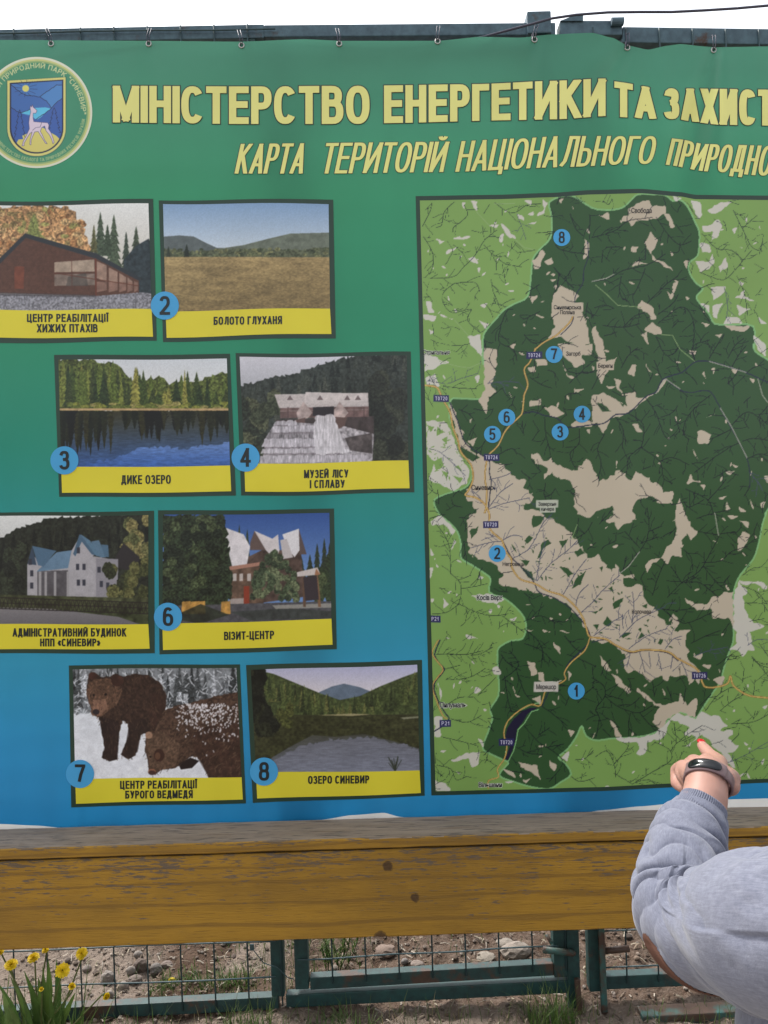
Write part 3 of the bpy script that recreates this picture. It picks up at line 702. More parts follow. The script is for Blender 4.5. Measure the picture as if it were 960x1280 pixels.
def paint_wildlake(cv):
    cv.T = (50, 430, 2.0); vgrad(cv, 35, 120, (196, 202, 208), (206, 208, 208))
    cv.fill(rag([(35, 38), (110, 38), (170, 45), (205, 60), (230, 92), (300, 84), (330, 100), (400, 92), (430, 78), (485, 72), (485, 170), (35, 170)], 7, 7, 3), (78, 88, 46), tex=.9, scale=2)
    pal = [(60, 74, 40), (84, 98, 48), (44, 58, 36), (104, 112, 56), (56, 66, 40), (128, 126, 66)]
    for k in range(80):
        r = random.Random(k + 5); x = r.uniform(40, 480); hi = 40 if x < 200 else 75 + 20 * math.sin(x / 22)
        spruce(cv, x, r.uniform(150, 162), r.uniform(hi, hi + 45), r.uniform(10, 20), r.choice(pal), k, .6)
    for k in range(40):
        r = random.Random(k); bushy(cv, r.uniform(40, 480), r.uniform(148, 160), r.uniform(6, 16), r.uniform(3, 7), r.choice([(118, 122, 58), (90, 100, 50), (136, 130, 80)]), k)
    cv.fill([(35, 161), (485, 161), (485, 168), (35, 166)], (176, 150, 112), tex=.2)
    vgrad(cv, 168, 310, (60, 58, 40), (58, 92, 150), [(35, 167), (485, 169), (485, 315), (35, 315)])
    vgrad(cv, 215, 308, (120, 146, 190), (56, 92, 156), rag([(60, 312), (140, 296), (190, 284), (240, 262), (300, 256), (360, 262), (420, 254), (485, 244), (485, 315), (35, 315)], 5, 6, 2))
    for k in range(70):
        r = random.Random(k + 99); x = r.uniform(35, 485); hi = 285 if x < 190 else 245 + 15 * math.sin(x / 20)
        spruce(cv, x, 166, r.uniform(hi - 40, hi), r.uniform(9, 17), r.choice([(34, 38, 26), (24, 30, 22), (46, 46, 28), (16, 20, 20)]), k, .4)
    n = fbm(cv.X / 6, cv.Y / .7, 5, 3); msk = cv.Y > 430 + 84; cv.im[msk] *= (1 + .5 * (n - .5))[msk][:, None]
def paint_dam(cv):
    cv.T = (50, 430, 2.0); vgrad(cv, 30, 110, (196, 196, 204), (168, 170, 176))
    cv.fill(rag([(490, 108), (560, 90), (640, 72), (720, 45), (780, 30), (930, 20), (930, 310), (490, 310)], 5, 6, 1), (54, 60, 56), tex=.5, scale=2.5)
    for k in range(110):
        r = random.Random(k); x = r.uniform(495, 925); y = 108 - (x - 495) * .28 + r.uniform(0, 90); spruce(cv, x, y + 28, y - 8, 9, r.choice([(46, 52, 48), (60, 66, 60), (36, 42, 40), (70, 74, 66)]), k, .5)
    for k in range(26):
        r = random.Random(k + 7); bushy(cv, r.uniform(500, 590), r.uniform(135, 290), 22, 24, r.choice([(58, 64, 50), (44, 50, 42), (76, 80, 62)]), k, .7); bushy(cv, r.uniform(830, 925), r.uniform(90, 290), 24, 28, r.choice([(44, 48, 42), (36, 40, 36), (56, 60, 50)]), k + 50, .6)
    cv.fill([(590, 190), (835, 180), (835, 250), (590, 240)], (70, 62, 62), tex=.3)
    cv.fill([(585, 210), (740, 200), (835, 225), (830, 310), (545, 310)], (150, 146, 150), tex=.5, scale=3)
    cv.fill([(586, 126), (820, 122), (822, 158), (598, 160)], (180, 172, 170), tex=.12, scale=1.5); cv.fill([(664, 120), (816, 124), (818, 152), (660, 150)], (192, 184, 182), tex=.12)
    cv.fill([(600, 160), (822, 156), (822, 182), (600, 186)], (108, 88, 86), tex=.3); cv.line([(600, 168), (820, 164)], .6, (150, 136, 130))
    for x in (620, 655, 700, 742, 785, 810): cv.line([(x, 158), (x, 190)], .8, (80, 66, 66)); 
    for x in (625, 700, 768, 795): cv.fill([(x - 8, 140), (x, 128), (x + 8, 140)], (110, 98, 98))
    for x0 in (655, 745): cv.fill([(x0 - 14, 172), (x0 + 4, 144), (x0 + 26, 172), (x0 + 14, 186), (x0 - 10, 188)], (168, 152, 148), tex=.3); 
    cv.fill([(636, 190), (664, 184), (660, 206), (636, 208)], (96, 78, 74)); cv.fill([(738, 182), (768, 184), (762, 204), (740, 216)], (96, 78, 74))
    cv.fill([(682, 158), (735, 156), (735, 178), (682, 180)], (46, 42, 46))
    water(cv, [(586, 200), (640, 196), (700, 200), (740, 196), (750, 232), (735, 262), (560, 262), (560, 240)], (132, 128, 132), .6, 1.2, 5, 3)
    for y, x0, x1, hh in ((194, 588, 640, 9), (206, 584, 736, 15), (238, 560, 745, 20), (262, 556, 770, 12), (280, 552, 818, 18)):
        water(cv, rag([(x0, y), (x1, y - 3), (x1 + 5, y + hh), (x0 - 5, y + hh)], 2, 5, x0), (176, 172, 178), .4, 1.0, 6, x0, .9)
        cv.fill(rag([(x0, y + hh), (x1 - 20, y + hh - 2), (x1 - 20, y + hh + 2), (x0, y + hh + 4)], 1.5, 6, y), (112, 104, 108), .55)
    water(cv, rag([(690, 180), (734, 176), (744, 206), (762, 262), (790, 272), (690, 276), (684, 226)], 3, 6, 4), (196, 193, 197), .3, .9, 7, 6, .9)
    cv.fill([(762, 235), (830, 222), (830, 274), (775, 266)], (80, 74, 74), tex=.5)
def paint_office(cv):
    cv.T = (0, 625, 2.2326); vgrad(cv, 40, 110, (206, 208, 206), (190, 192, 190))
    cv.fill(rag([(-70, 100), (10, 105), (60, 75), (140, 50), (330, 40), (430, 38), (430, 350), (-70, 350)], 5, 7, 1), (42, 46, 40), tex=.5, scale=2.5)
    for k in range(120):
        r = random.Random(k); x = r.uniform(-60, 420); y = max(60, 105 - (x + 10) * .28) + r.uniform(0, 80); spruce(cv, x, y + 34, y - 10, 9, r.choice([(38, 42, 38), (50, 54, 46), (30, 34, 32)]), k, .4)
    for k in range(22): 
        r = random.Random(k); bushy(cv, r.uniform(345, 415), r.uniform(55, 170), 18, 20, r.choice([(98, 98, 66), (82, 86, 58), (116, 110, 74)]), k, .7)
    for k in range(14): r = random.Random(k + 3); bushy(cv, r.uniform(10, 60), r.uniform(140, 250), 18, 26, r.choice([(50, 56, 46), (38, 42, 38)]), k, .6)
    cv.fill([(322, 160), (345, 120), (390, 160), (380, 200), (330, 190)], (50, 48, 50))
    cv.fill([(76, 180), (90, 150), (110, 175), (190, 168), (216, 150), (330, 168), (326, 275), (76, 275)], (158, 156, 160), tex=.08)
    cv.fill([(268, 162), (330, 165), (328, 274), (268, 276)], (134, 132, 138)); cv.fill([(104, 198), (190, 196), (190, 272), (104, 274)], (86, 84, 88), tex=.2)
    for x in (108, 124, 150, 186): cv.fill([(x, 200), (x + 7, 200), (x + 7, 272), (x, 272)], (150, 148, 150))
    cv.fill([(186, 165), (226, 96), (244, 130), (270, 150), (190, 196)], (160, 158, 162))
    cv.fill([(102, 200), (158, 146), (200, 140), (190, 190)], (98, 124, 146), tex=.08); cv.fill([(90, 128), (158, 142), (150, 150), (122, 186), (106, 182)], (78, 104, 126)); cv.fill([(76, 178), (90, 128), (102, 182)], (60, 74, 90))
    cv.fill([(204, 150), (222, 95), (240, 112), (274, 156), (256, 152), (228, 116), (210, 158)], (74, 98, 118)); cv.fill([(224, 95), (250, 112), (285, 160), (268, 156)], (88, 116, 136)); cv.fill([(254, 116), (276, 112), (296, 160), (280, 160)], (90, 116, 136)); cv.fill([(282, 124), (302, 126), (304, 160), (292, 158)], (78, 104, 124))
    for x, y in ((214, 132), (212, 178), (230, 178), (214, 222), (230, 222), (272, 186), (290, 190), (278, 226), (296, 230), (80, 164), (84, 196), (84, 230)): cv.fill([(x, y), (x + 9, y), (x + 9, y + 17), (x, y + 17)], (58, 60, 70))
    for k in range(30): r = random.Random(k + 9); bushy(cv, r.uniform(300, 410), r.uniform(180, 290), 16, 20, r.choice([(66, 70, 46), (50, 54, 40), (90, 90, 58)]), k, .6)
    cv.fill([(-70, 262), (430, 275), (430, 320), (-70, 300)], (66, 70, 50), tex=.5)
    vgrad(cv, 296, 350, (126, 124, 126), (100, 98, 102), [(-70, 298), (150, 304), (330, 326), (420, 350), (-70, 350)])
    cv.fill([(150, 305), (430, 300), (430, 350), (400, 350), (330, 326)], (58, 64, 44), tex=.6)
    for k in range(44): x = -60 + k * 11; y = 272 + max(0, x) * .035; cv.line([(x, y), (x + 9, y + 30)], .7, (40, 36, 36)); cv.line([(x + 9, y), (x, y + 30)], .7, (40, 36, 36))
    for dy in (0, 15, 31): cv.line([(-65, 272 + dy), (0, 272 + dy), (420, 287 + dy)], 1.0, (38, 34, 34))
def paint_visit(cv):
    cv.T = (0, 625, 2.2326); vgrad(cv, 38, 200, (54, 84, 142), (104, 134, 180))
    for x, t in ((668, 68), (690, 80), (640, 90), (885, 120), (905, 105), (920, 118), (865, 150), (842, 160)): spruce(cv, x, 260, t, 20, (48, 58, 46), x, .5)
    cv.fill([(640, 185), (730, 140), (840, 140), (850, 270), (640, 300)], (82, 68, 62), tex=.4)
    cv.fill([(620, 74), (680, 96), (698, 130), (688, 186), (648, 186), (634, 130)], (204, 200, 202), tex=.08); cv.fill([(710, 86), (760, 108), (776, 96), (780, 140), (770, 170), (742, 140)], (196, 190, 190), tex=.08); cv.fill([(710, 86), (742, 140), (698, 140), (698, 120)], (96, 82, 78))
    cv.fill([(788, 96), (834, 80), (836, 140), (822, 160), (800, 130)], (206, 204, 206)); cv.fill([(834, 80), (856, 152), (836, 152)], (90, 78, 76)); cv.fill([(782, 112), (800, 108), (818, 160), (790, 165)], (180, 174, 174))
    cv.fill([(640, 186), (735, 172), (735, 182), (642, 196)], (160, 120, 104)); cv.fill([(640, 196), (735, 184), (735, 296), (640, 300)], (96, 78, 66), tex=.4)
    for x in (650, 668, 690): cv.fill([(x, 206), (x + 10, 205), (x + 10, 226), (x, 226)], (196, 190, 186), .8)
    cv.fill([(680, 240), (696, 240), (696, 290), (680, 290)], (130, 60, 44)); cv.fill([(640, 276), (680, 274), (680, 300), (640, 300)], (178, 172, 170), .7)
    cv.fill(rag([(450, 40), (600, 42), (625, 70), (640, 120), (636, 180), (648, 240), (640, 300), (450, 310)], 8, 8, 6), (44, 54, 40), tex=.9, scale=2)
    for k in range(90): r = random.Random(k + 1); bushy(cv, r.uniform(455, 620), r.uniform(50, 300), 15, 15, r.choice([(48, 58, 42), (34, 42, 34), (66, 76, 54), (40, 48, 38)]), k, .8)
    for k in range(100): r = random.Random(k + 4); x = r.uniform(705, 830); bushy(cv, x, 280 - (r.random() ** .8) * (150 - abs(x - 768) * 1.4), 10, 11, r.choice([(70, 82, 62), (54, 64, 50), (92, 100, 76)]), k, .7)
    for k in range(16): r = random.Random(k + 8); bushy(cv, r.uniform(880, 925), r.uniform(160, 280), 14, 18, r.choice([(52, 64, 46), (70, 80, 56)]), k, .6)
    cv.fill([(450, 296), (930, 282), (930, 350), (450, 350)], (78, 78, 82), tex=.25, scale=3); cv.fill([(640, 312), (800, 302), (930, 310), (930, 330), (700, 336)], (56, 62, 58), .7, tex=.4); cv.fill([(760, 294), (930, 288), (930, 300), (770, 304)], (150, 148, 140), .8)
    for x in (520, 545, 560, 630): cv.fill([(x - 12, 284), (x + 12, 282), (x + 14, 318), (x - 14, 318)], (170, 130, 70), tex=.4)
    cv.fill([(560, 290), (640, 320), (560, 345), (470, 330)], (40, 46, 36), .8, tex=.5)
    cv.fill([(844, 210), (850, 210), (854, 298), (846, 298)], (96, 76, 62)); cv.fill([(880, 206), (887, 206), (896, 298), (888, 298)], (120, 92, 70)); cv.fill([(846, 216), (884, 210), (890, 278), (852, 282)], (58, 52, 56))
    cv.fill([(828, 202), (852, 196), (886, 188), (894, 208), (830, 214)], (188, 180, 176)); cv.fill([(882, 190), (894, 208), (878, 210)], (150, 110, 84))
def paint_bears(cv):
    cv.T = (70, 815, 2.0); cv.im[:] = (200, 204, 210)
    cv.fill([(30, 30), (470, 30), (470, 150), (30, 160)], (120, 124, 128), tex=.4, scale=3)
    for k in range(46):
        r = random.Random(k); x = r.uniform(40, 460); spruce(cv, x, r.uniform(100, 160), r.uniform(25, 60), r.uniform(9, 18), r.choice([(70, 74, 76), (54, 58, 60), (100, 104, 108), (168, 172, 178)]), k, .7)
    for k in range(260):
        r = random.Random(k + 50); x, y = r.uniform(40, 460), r.uniform(40, 150); cv.line([(x, y), (x + r.uniform(-12, 12), y + r.uniform(2, 14))], 1.1, (206, 210, 216), .85)
    vgrad(cv, 150, 318, (206, 210, 216), (214, 216, 222), rag([(30, 158), (120, 150), (300, 140), (470, 135), (470, 325), (30, 325)], 4, 8, 3))
    ox, oy, k_ = cv.T; n = fbm(cv.X / 8, cv.Y / 5, 4, 4); msk = cv.Y > 815 + 78; cv.im[msk] *= (1 + .14 * (n - .5))[msk][:, None]
    body = [(82, 58), (96, 50), (110, 62), (135, 62), (150, 54), (168, 62), (196, 54), (232, 58), (262, 78), (276, 110), (272, 150), (262, 182), (240, 200), (214, 206), (206, 230), (200, 258), (180, 268), (162, 256), (172, 232), (182, 206), (180, 180), (166, 172), (158, 200), (154, 240), (154, 268), (134, 274), (114, 264), (122, 240), (114, 196), (106, 162), (88, 154), (86, 120), (76, 96)]
    cv.fill(rag(body, 1.6, 5, 1), (56, 42, 36), tex=.5, scale=2.2)
    cv.fill([(108, 160), (156, 172), (158, 210), (154, 268), (134, 274), (114, 264), (122, 236), (112, 190)], (40, 30, 30), .75, tex=.4); cv.fill([(184, 176), (226, 160), (236, 196), (212, 208), (204, 250), (180, 268), (162, 256), (174, 230)], (42, 32, 30), .7, tex=.4)
    cv.fill([(240, 100), (276, 110), (272, 150), (262, 182), (240, 196), (232, 150)], (60, 42, 36), .6, tex=.4)
    head = [(80, 80), (96, 68), (130, 66), (158, 74), (166, 100), (154, 128), (128, 150), (108, 164), (90, 158), (84, 132), (76, 104)]
    cv.fill(rag(head, 1.2, 5, 2), (86, 66, 54), tex=.45, scale=2); cv.fill([(92, 120), (124, 118), (130, 140), (110, 160), (92, 156)], (146, 112, 94), .8, tex=.3)
    fur(cv, body, 420, [(84, 66, 54), (50, 38, 33), (36, 28, 27), (100, 80, 66)], 9, 1.4, 1)
    fur(cv, head, 160, [(134, 100, 80), (88, 62, 50), (150, 116, 94)], 6, 1.8, 2)
    cv.disc(154, 72, 16, 14, (62, 42, 36), tex=.3); cv.disc(92, 60, 11, 10, (66, 44, 38), tex=.3); cv.disc(100, 150, 9, 7, (46, 40, 44)); cv.disc(94, 108, 3, 3, (24, 18, 18)); cv.disc(124, 106, 3.4, 3, (24, 18, 18))
    b2 = [(455, 100), (400, 110), (340, 126), (300, 134), (270, 146), (258, 172), (246, 196), (232, 200), (224, 216), (222, 244), (230, 276), (232, 302), (248, 308), (262, 296), (300, 290), (336, 262), (352, 262), (366, 280), (380, 314), (470, 316), (470, 100)]
    cv.fill(rag(b2, 1.6, 5, 3), (74, 57, 48), tex=.5, scale=2.2)
    cv.fill([(330, 200), (400, 180), (470, 170), (470, 316), (382, 314), (352, 262)], (62, 44, 38), .6, tex=.5); cv.fill([(224, 210), (262, 196), (310, 230), (300, 286), (262, 296), (234, 290)], (100, 80, 66), .7, tex=.5, scale=2)
    cv.fill([(306, 280), (336, 264), (358, 272), (340, 290), (312, 294)], (38, 30, 30)); cv.disc(258, 258, 14, 16, (70, 48, 40), tex=.3); cv.disc(232, 208, 9, 9, (150, 120, 100)); cv.disc(240, 300, 10, 8, (140, 96, 76))
    fur(cv, b2, 520, [(106, 86, 70), (60, 46, 40), (42, 33, 30), (130, 108, 88)], 9, 2.2, 3)
    cv.disc(258, 258, 13, 15, (62, 42, 36)); cv.disc(254, 260, 7, 9, (96, 70, 56)); cv.disc(240, 302, 9, 6, (70, 50, 46)); cv.disc(236, 262, 2.5, 2.5, (22, 16, 16))
    for k in range(330):
        r = random.Random(k + 200); x = r.gauss(375, 45); y = 128 + abs(r.gauss(0, 38)) + max(0, 330 - x) * .3
        if x < 300 or x > 462: continue
        cv.line([(x, y), (x + r.uniform(-3, 3), y + r.uniform(1, 5))], r.uniform(.8, 2.0), (214, 212, 216), .85)
def paint_lake(cv):
    cv.T = (70, 815, 2.0); vgrad(cv, 32, 105, (166, 168, 196), (206, 200, 204))
    cv.fill([(650, 104), (690, 86), (720, 79), (760, 88), (800, 104), (800, 130), (640, 130)], (98, 112, 128), tex=.1)
    cv.fill([(480, 40), (545, 55), (600, 78), (660, 103), (710, 120), (760, 110), (810, 86), (870, 62), (920, 44), (920, 170), (480, 170)], (70, 80, 50), tex=.5, scale=2.5)
    for k in range(170):
        r = random.Random(k); x = r.uniform(480, 915); hi = (55 + (x - 540) * .36) if x < 680 else (114 - (x - 740) * .4)
        spruce(cv, x, min(160, hi + r.uniform(35, 80)), hi + r.uniform(-4, 45), 8, r.choice([(62, 72, 44), (80, 90, 54), (50, 58, 38), (96, 98, 60)]), k, .55)
    vgrad(cv, 160, 304, (60, 60, 44), (104, 108, 120), [(480, 158), (920, 156), (920, 306), (480, 306)])
    cv.fill([(480, 160), (920, 158), (920, 245), (840, 222), (770, 205), (700, 212), (640, 208), (580, 240), (530, 270), (480, 280)], (58, 60, 40), tex=.4, scale=3)
    vgrad(cv, 205, 304, (104, 106, 114), (122, 126, 140), rag([(600, 240), (650, 226), (690, 218), (780, 212), (830, 224), (880, 236), (920, 252), (920, 306), (500, 306), (540, 276)], 5, 5, 8))
    n = fbm(cv.X / 9, cv.Y / .8, 5, 3); msk = cv.Y > 815 + 79; cv.im[msk] *= (1 + .35 * (n - .5))[msk][:, None]
    cv.fill([(650, 158), (740, 154), (790, 156), (740, 160)], (168, 158, 120), .8); cv.fill([(860, 164), (915, 160), (915, 164), (870, 168)], (150, 150, 130), .7)
    for k in range(34): r = random.Random(k + 3); bushy(cv, 488 + abs(r.gauss(0, 26)), r.uniform(45, 200), 16, 20, r.choice([(30, 34, 28), (42, 46, 34), (22, 26, 22)]), k, .6)
    for k in range(10): r = random.Random(k + 77); bushy(cv, r.uniform(555, 592), r.uniform(135, 185), 11, 12, (72, 76, 44), k, .7)
    for k in range(16): r = random.Random(k + 31); x = r.uniform(830, 868); cv.line([(848, 298), (x, r.uniform(260, 285))], .8, (52, 58, 48)); 
PANELS = [
 ('barn', (-26, 252), (191.5, 249), (196, 426.5), (-21, 429), (-20, 257), (185.5, 254.8), (189.5, 387), (-16, 387.5), (191.3, 421.5), (-15, 422), [('ЦЕНТР РЕАБІЛІТАЦІЇ', 33.6, 135.7, 392.3, 402.4), ('ХИЖИХ ПТАХІВ', 46, 122, 405, 415.4)], ('1', -22, 386), paint_barn, 'printed picture of a brown timber barn before autumn trees'),
 ('bog', (198.4, 250), (416.6, 249), (419.8, 422.5), (203.8, 427), (203.8, 254.5), (410.7, 254.8), (412.5, 385.6), (207, 389), (414.3, 417), (208.3, 421.6), [('БОЛОТО ГЛУХАНЯ', 267, 352.5, 395.4, 405.6)], ('2', 206, 382), paint_bog, 'printed picture of a brown bog meadow below low hills'),
 ('wild_lake', (67.5, 444), (287.5, 442.5), (295, 620), (74, 621.5), (73, 450), (283.5, 448.5), (287.5, 582.5), (76.5, 584.5), (289, 614.5), (77.5, 616.5), [('ДИКЕ ОЗЕРО', 151.5, 213.5, 593.8, 605)], ('3', 80.5, 575.5), paint_wildlake, 'printed picture of a dark lake mirroring a spruce forest'),
 ('dam', (294.5, 442), (513.5, 440), (518, 616), (301.5, 620), (299.5, 446.5), (508.5, 445), (510.5, 576.5), (305.5, 580), (512, 611), (306.5, 615), [('МУЗЕЙ ЛІСУ', 380, 435.5, 587, 597.4), ('І СПЛАВУ', 387.5, 431, 599.8, 610)], ('4', 307, 572), paint_dam, 'printed picture of a wooden dam house with white cascades'),
 ('office', (-26, 641.5), (192.6, 638.4), (193.5, 816.7), (-21, 817), (-20, 645.5), (185.4, 643.8), (185.4, 780.4), (-16, 780.6), (187, 810.9), (-15, 812), [('АДМІНІСТРАТИВНИЙ БУДИНОК', 15.7, 158, 785.2, 795.8), ('НПП «СИНЕВИР»', 50, 125.4, 798.2, 808)], ('5', -22, 772), paint_office, 'printed picture of a white office house with blue roofs'),
 ('visit', (197.5, 638.4), (417.5, 636.2), (421, 812), (199.3, 818.5), (203.8, 643.8), (411.6, 641.6), (414.3, 774.2), (203, 780.4), (415.7, 806.4), (203.8, 813), [('ВІЗИТ-ЦЕНТР', 280, 342.6, 789, 799.4)], ('6', 210, 771), paint_visit, 'printed picture of a house with tall pointed silver roofs'),
 ('bears', (86, 831.5), (300, 830), (307.5, 1004), (89, 1009), (91, 836.5), (295.5, 834.5), (302, 971.5), (94, 974), (303.5, 999), (95, 1004.5), [('ЦЕНТР РЕАБІЛІТАЦІЇ', 150, 246.5, 975.6, 985.8), ('БУРОГО ВЕДМЕДЯ', 156.5, 241, 988, 998)], ('7', 100, 967.5), paint_bears, 'printed picture of two brown bears in the snow'),
 ('lake', (307.5, 831.5), (527.5, 825), (531, 995), (316, 1004), (313.5, 837.5), (521.5, 831), (524.5, 963.5), (320, 966), (526, 991.5), (321.5, 998.5), [('ОЗЕРО СИНЕВИР', 385, 461.5, 969.6, 979.6)], ('8', 330, 964.5), paint_lake, 'printed picture of a calm lake between dark wooded slopes'),
]
BLUE = (72, 164, 218); INK = (34, 42, 44)
for i, (nm, oTL, oTR, oBR, oBL, pTL, pTR, pBR, pBL, cBR, cBL, txt, (dg, bu, bv), paint, lab) in enumerate(PANELS):
    wv = 0.9 if i in (0, 1, 3) else 0.5
    pr = Print(); pr.grid(quad(oTL, oTR, oBR, oBL, wv, i), 40, 30, (42, 66, 54), 0.0009); panel = pr.build('photo_panel', banner); tag(panel, lab)
    cvp = Canvas(min(pTL[0], pBL[0]) - 2, min(pTL[1], pTR[1]) - 3, max(pTR[0], pBR[0]) + 2, max(pBL[1], pBR[1]) + 3, 3, (120, 120, 120))
    paint(cvp); cvp.blur(1); cvp.blur(1); grain(cvp, .06, 1.1, i); cvp.im[:] = (cvp.im - 88) * 1.14 + 92; cvp.im[:] = np.clip(cvp.im, 0, 255)
    pr = Print(); pr.grid(quad(pTL, pTR, pBR, pBL, wv, i), 330, 220, lambda u, v: lin(cvp.sample(u, v)), 0.0016); pr.build('picture', panel)
    pr = Print(); pr.grid(quad((pBL[0], pBL[1] - .3), (pBR[0], pBR[1] - .3), cBR, cBL, wv, i), 40, 8, (226, 214, 58), 0.0018)
    slope = (pBR[1] - pBL[1]) / (pBR[0] - pBL[0]) * .8
    for st, a, b, c, d_ in txt:
        pr.text(st, a, b, c - slope * (b - a) * .5, d_ - slope * (b - a) * .5, 1.95, 1.8, INK, 0.0026, slope, L=10)
    pr.build('caption', panel)
    pr = Print(); pr.disc(bu, bv, 17.6, BLUE, 0.0034)
    wd_ = 13 if dg != '1' else 8
    pr.text(dg, bu - wd_ / 2, bu + wd_ / 2, bv - 12, bv + 11.5, 3.9, 3.6, INK, 0.0042); pr.build('number_badge', panel)
# ---- the map
cm = Canvas(518, 232, 1066, 1000, 3, (112, 150, 82))
TL = {'A': (520, 235, 4.3636), 'B': (740, 235, 4.3636), 'C': (520, 430, 4.3636), 'D': (740, 430, 4.3636), 'E': (520, 630, 4.3636), 'F': (740, 630, 4.3636), 'G': (530, 800, 4.465), 'H': (740, 790, 4.3636)}
def tp(*items):
    """'A', x, y, x, y, 'B', x, y ... -> photo pixels"""
    out = []; T = None; i = 0
    while i < len(items):
        if isinstance(items[i], str): T = TL[items[i]]; i += 1; continue
        out.append((T[0] + items[i] / T[2], T[1] + items[i + 1] / T[2])); i += 2
    return out
def smooth(pts, k=4, closed=False):
    o = []; n = len(pts)
    for i in range(n if closed else n - 1):
        g = (lambda j: pts[j % n]) if closed else (lambda j: pts[min(max(j, 0), n - 1)])
        p0, p1, p2, p3 = g(i - 1), g(i), g(i + 1), g(i + 2)
        for j in range(k):
            f = j / k; o.append(tuple(.5 * (2 * p1[c] + (p2[c] - p0[c]) * f + (2 * p0[c] - 5 * p1[c] + 4 * p2[c] - p3[c]) * f * f + (3 * p1[c] - p0[c] - 3 * p2[c] + p3[c]) * f ** 3) for c in (0, 1)))
    if not closed: o.append(pts[-1])
    return o
LIGHT = (130, 168, 90); DARK = (50, 86, 48); PALE_IN = (200, 188, 166); PALE_OUT = (210, 208, 196); STREAM = (22, 36, 42); BORDER = (140, 196, 132)
cm.im[:] = LIGHT
PARK = tp('A', 860, 45, 800, 45, 745, 65, 725, 90, 740, 160, 740, 240, 725, 285, 690, 320, 650, 365, 635, 400, 628, 470, 610, 590, 540, 630, 480, 665, 440, 710, 380, 780, 365, 830, 365, 960,
  'C', 375, 60, 382, 280, 250, 297, 190, 305, 183, 400, 215, 480, 235, 560, 262, 612, 300, 670, 300, 740, 265, 785, 190, 810, 100, 850, 'E', 125, 52, 180, 100, 225, 150, 245, 220, 246, 295, 300, 330, 370, 375, 407, 410, 400, 480, 480, 515, 540, 560, 590, 620, 600, 680, 580, 735, 520, 745, 470, 770, 445, 800, 445, 880, 450, 950,
  'G', 415, 310, 370, 385, 382, 440, 355, 520, 328, 605, 380, 640, 450, 672, 470, 690, 420, 755, 500, 790, 600, 820, 700, 830, 760, 795, 820, 750, 790, 690, 750, 655, 800, 610, 850, 540, 880, 480, 905, 535, 960, 560,
  'H', 100, 582, 270, 570, 360, 540, 410, 485, 440, 450, 470, 435, 520, 450, 565, 470, 600, 420, 650, 345, 700, 270, 715, 215, 740, 130, 770, 50, 'F', 770, 640, 770, 520, 780, 450, 810, 385, 880, 300, 910, 210, 930, 110, 950, 50, 'D', 945, 925, 1000, 850, 1100, 780, 1100, 150, 1000, 110, 950, 80, 890, 40, 880, 0,
  'B', 885, 870, 880, 755, 760, 745, 670, 740, 640, 690, 585, 625, 570, 590, 605, 550, 570, 520, 535, 470, 530, 410, 575, 370, 585, 310, 585, 240, 560, 180, 520, 100, 480, 65, 440, 70, 400, 40, 330, 35, 250, 35, 210, 70, 160, 110, 80, 120, 0, 108)
PARK = smooth(PARK, 3, True)
cm.fill(PARK, DARK)
r0, r1, M = cm.mask(PARK); PM = np.zeros((cm.h, cm.w), bool); PM[r0:r1] = M
cm.line(PARK + PARK[:1], 2.0, BORDER, .9)
def inpark(p):
    y = int((p[1] - cm.v0) * 3); x = int((p[0] - cm.u0) * 3); return 0 <= y < cm.h and 0 <= x < cm.w and PM[y, x]
def pale(pts, out=None, amp=1.2, seed=0):
    q = smooth(rag(pts, amp * 1.35, 3.6, seed + int(pts[0][0])), 2, True); c = np.mean(pts, 0)
    if out is None: out = not inpark(c)
    cm.fill(q, PALE_OUT if out else PALE_IN)
VALLEY = tp('C', 190, 320, 200, 345, 232, 425, 270, 530, 330, 600, 370, 612, 395, 640, 450, 650, 490, 680, 520, 715, 560, 740, 600, 745, 590, 790, 640, 830, 625, 870, 570, 880, 610, 905, 'E', 650, 30, 700, 60, 780, 110, 840, 150, 880, 200, 930, 280, 'F', 0, 290, 30, 270, 60, 315, 110, 375, 125, 325, 155, 378, 170, 420, 200, 455, 240, 440, 275, 450, 300, 540, 340, 560, 370, 620, 400, 650, 440, 600, 480, 650, 450, 690, 535, 685, 510, 720, 522, 790,
  'H', 525, 150, 570, 190, 640, 260, 600, 250, 580, 285, 560, 260, 540, 282, 500, 235, 420, 250, 390, 262, 380, 235, 320, 275, 300, 260, 280, 235, 240, 210, 200, 225, 175, 195, 180, 120, 100, 60, 0, 50, 'E', 930, 690, 880, 600, 800, 540, 720, 500, 640, 487, 560, 470, 450, 430, 480, 390, 440, 330, 380, 310, 330, 300, 290, 270, 280, 190, 275, 90, 330, 30, 'C', 270, 830, 310, 740, 305, 670, 260, 600, 235, 540, 215, 450, 185, 380)
pale(VALLEY, False, 1.8)
CENTRE = tp('C', 625, 600, 660, 595, 700, 640, 740, 620, 770, 660, 830, 680, 880, 690, 915, 640, 930, 610, 955, 650, 'D', 10, 690, 40, 750, 100, 720, 150, 690, 215, 740, 240, 690, 310, 730, 370, 770, 390, 810, 440, 800, 440, 870, 370, 870, 330, 830, 250, 850, 220, 900, 235, 960, 'F', 240, 80, 180, 110, 135, 140, 120, 100, 75, 95, 120, 60, 'D', 110, 880, 40, 905, 'C', 950, 950, 880, 930, 860, 880, 870, 800, 830, 740, 780, 730, 740, 700, 700, 735, 720, 680, 650, 650)
pale(CENTRE, False, 1.6)
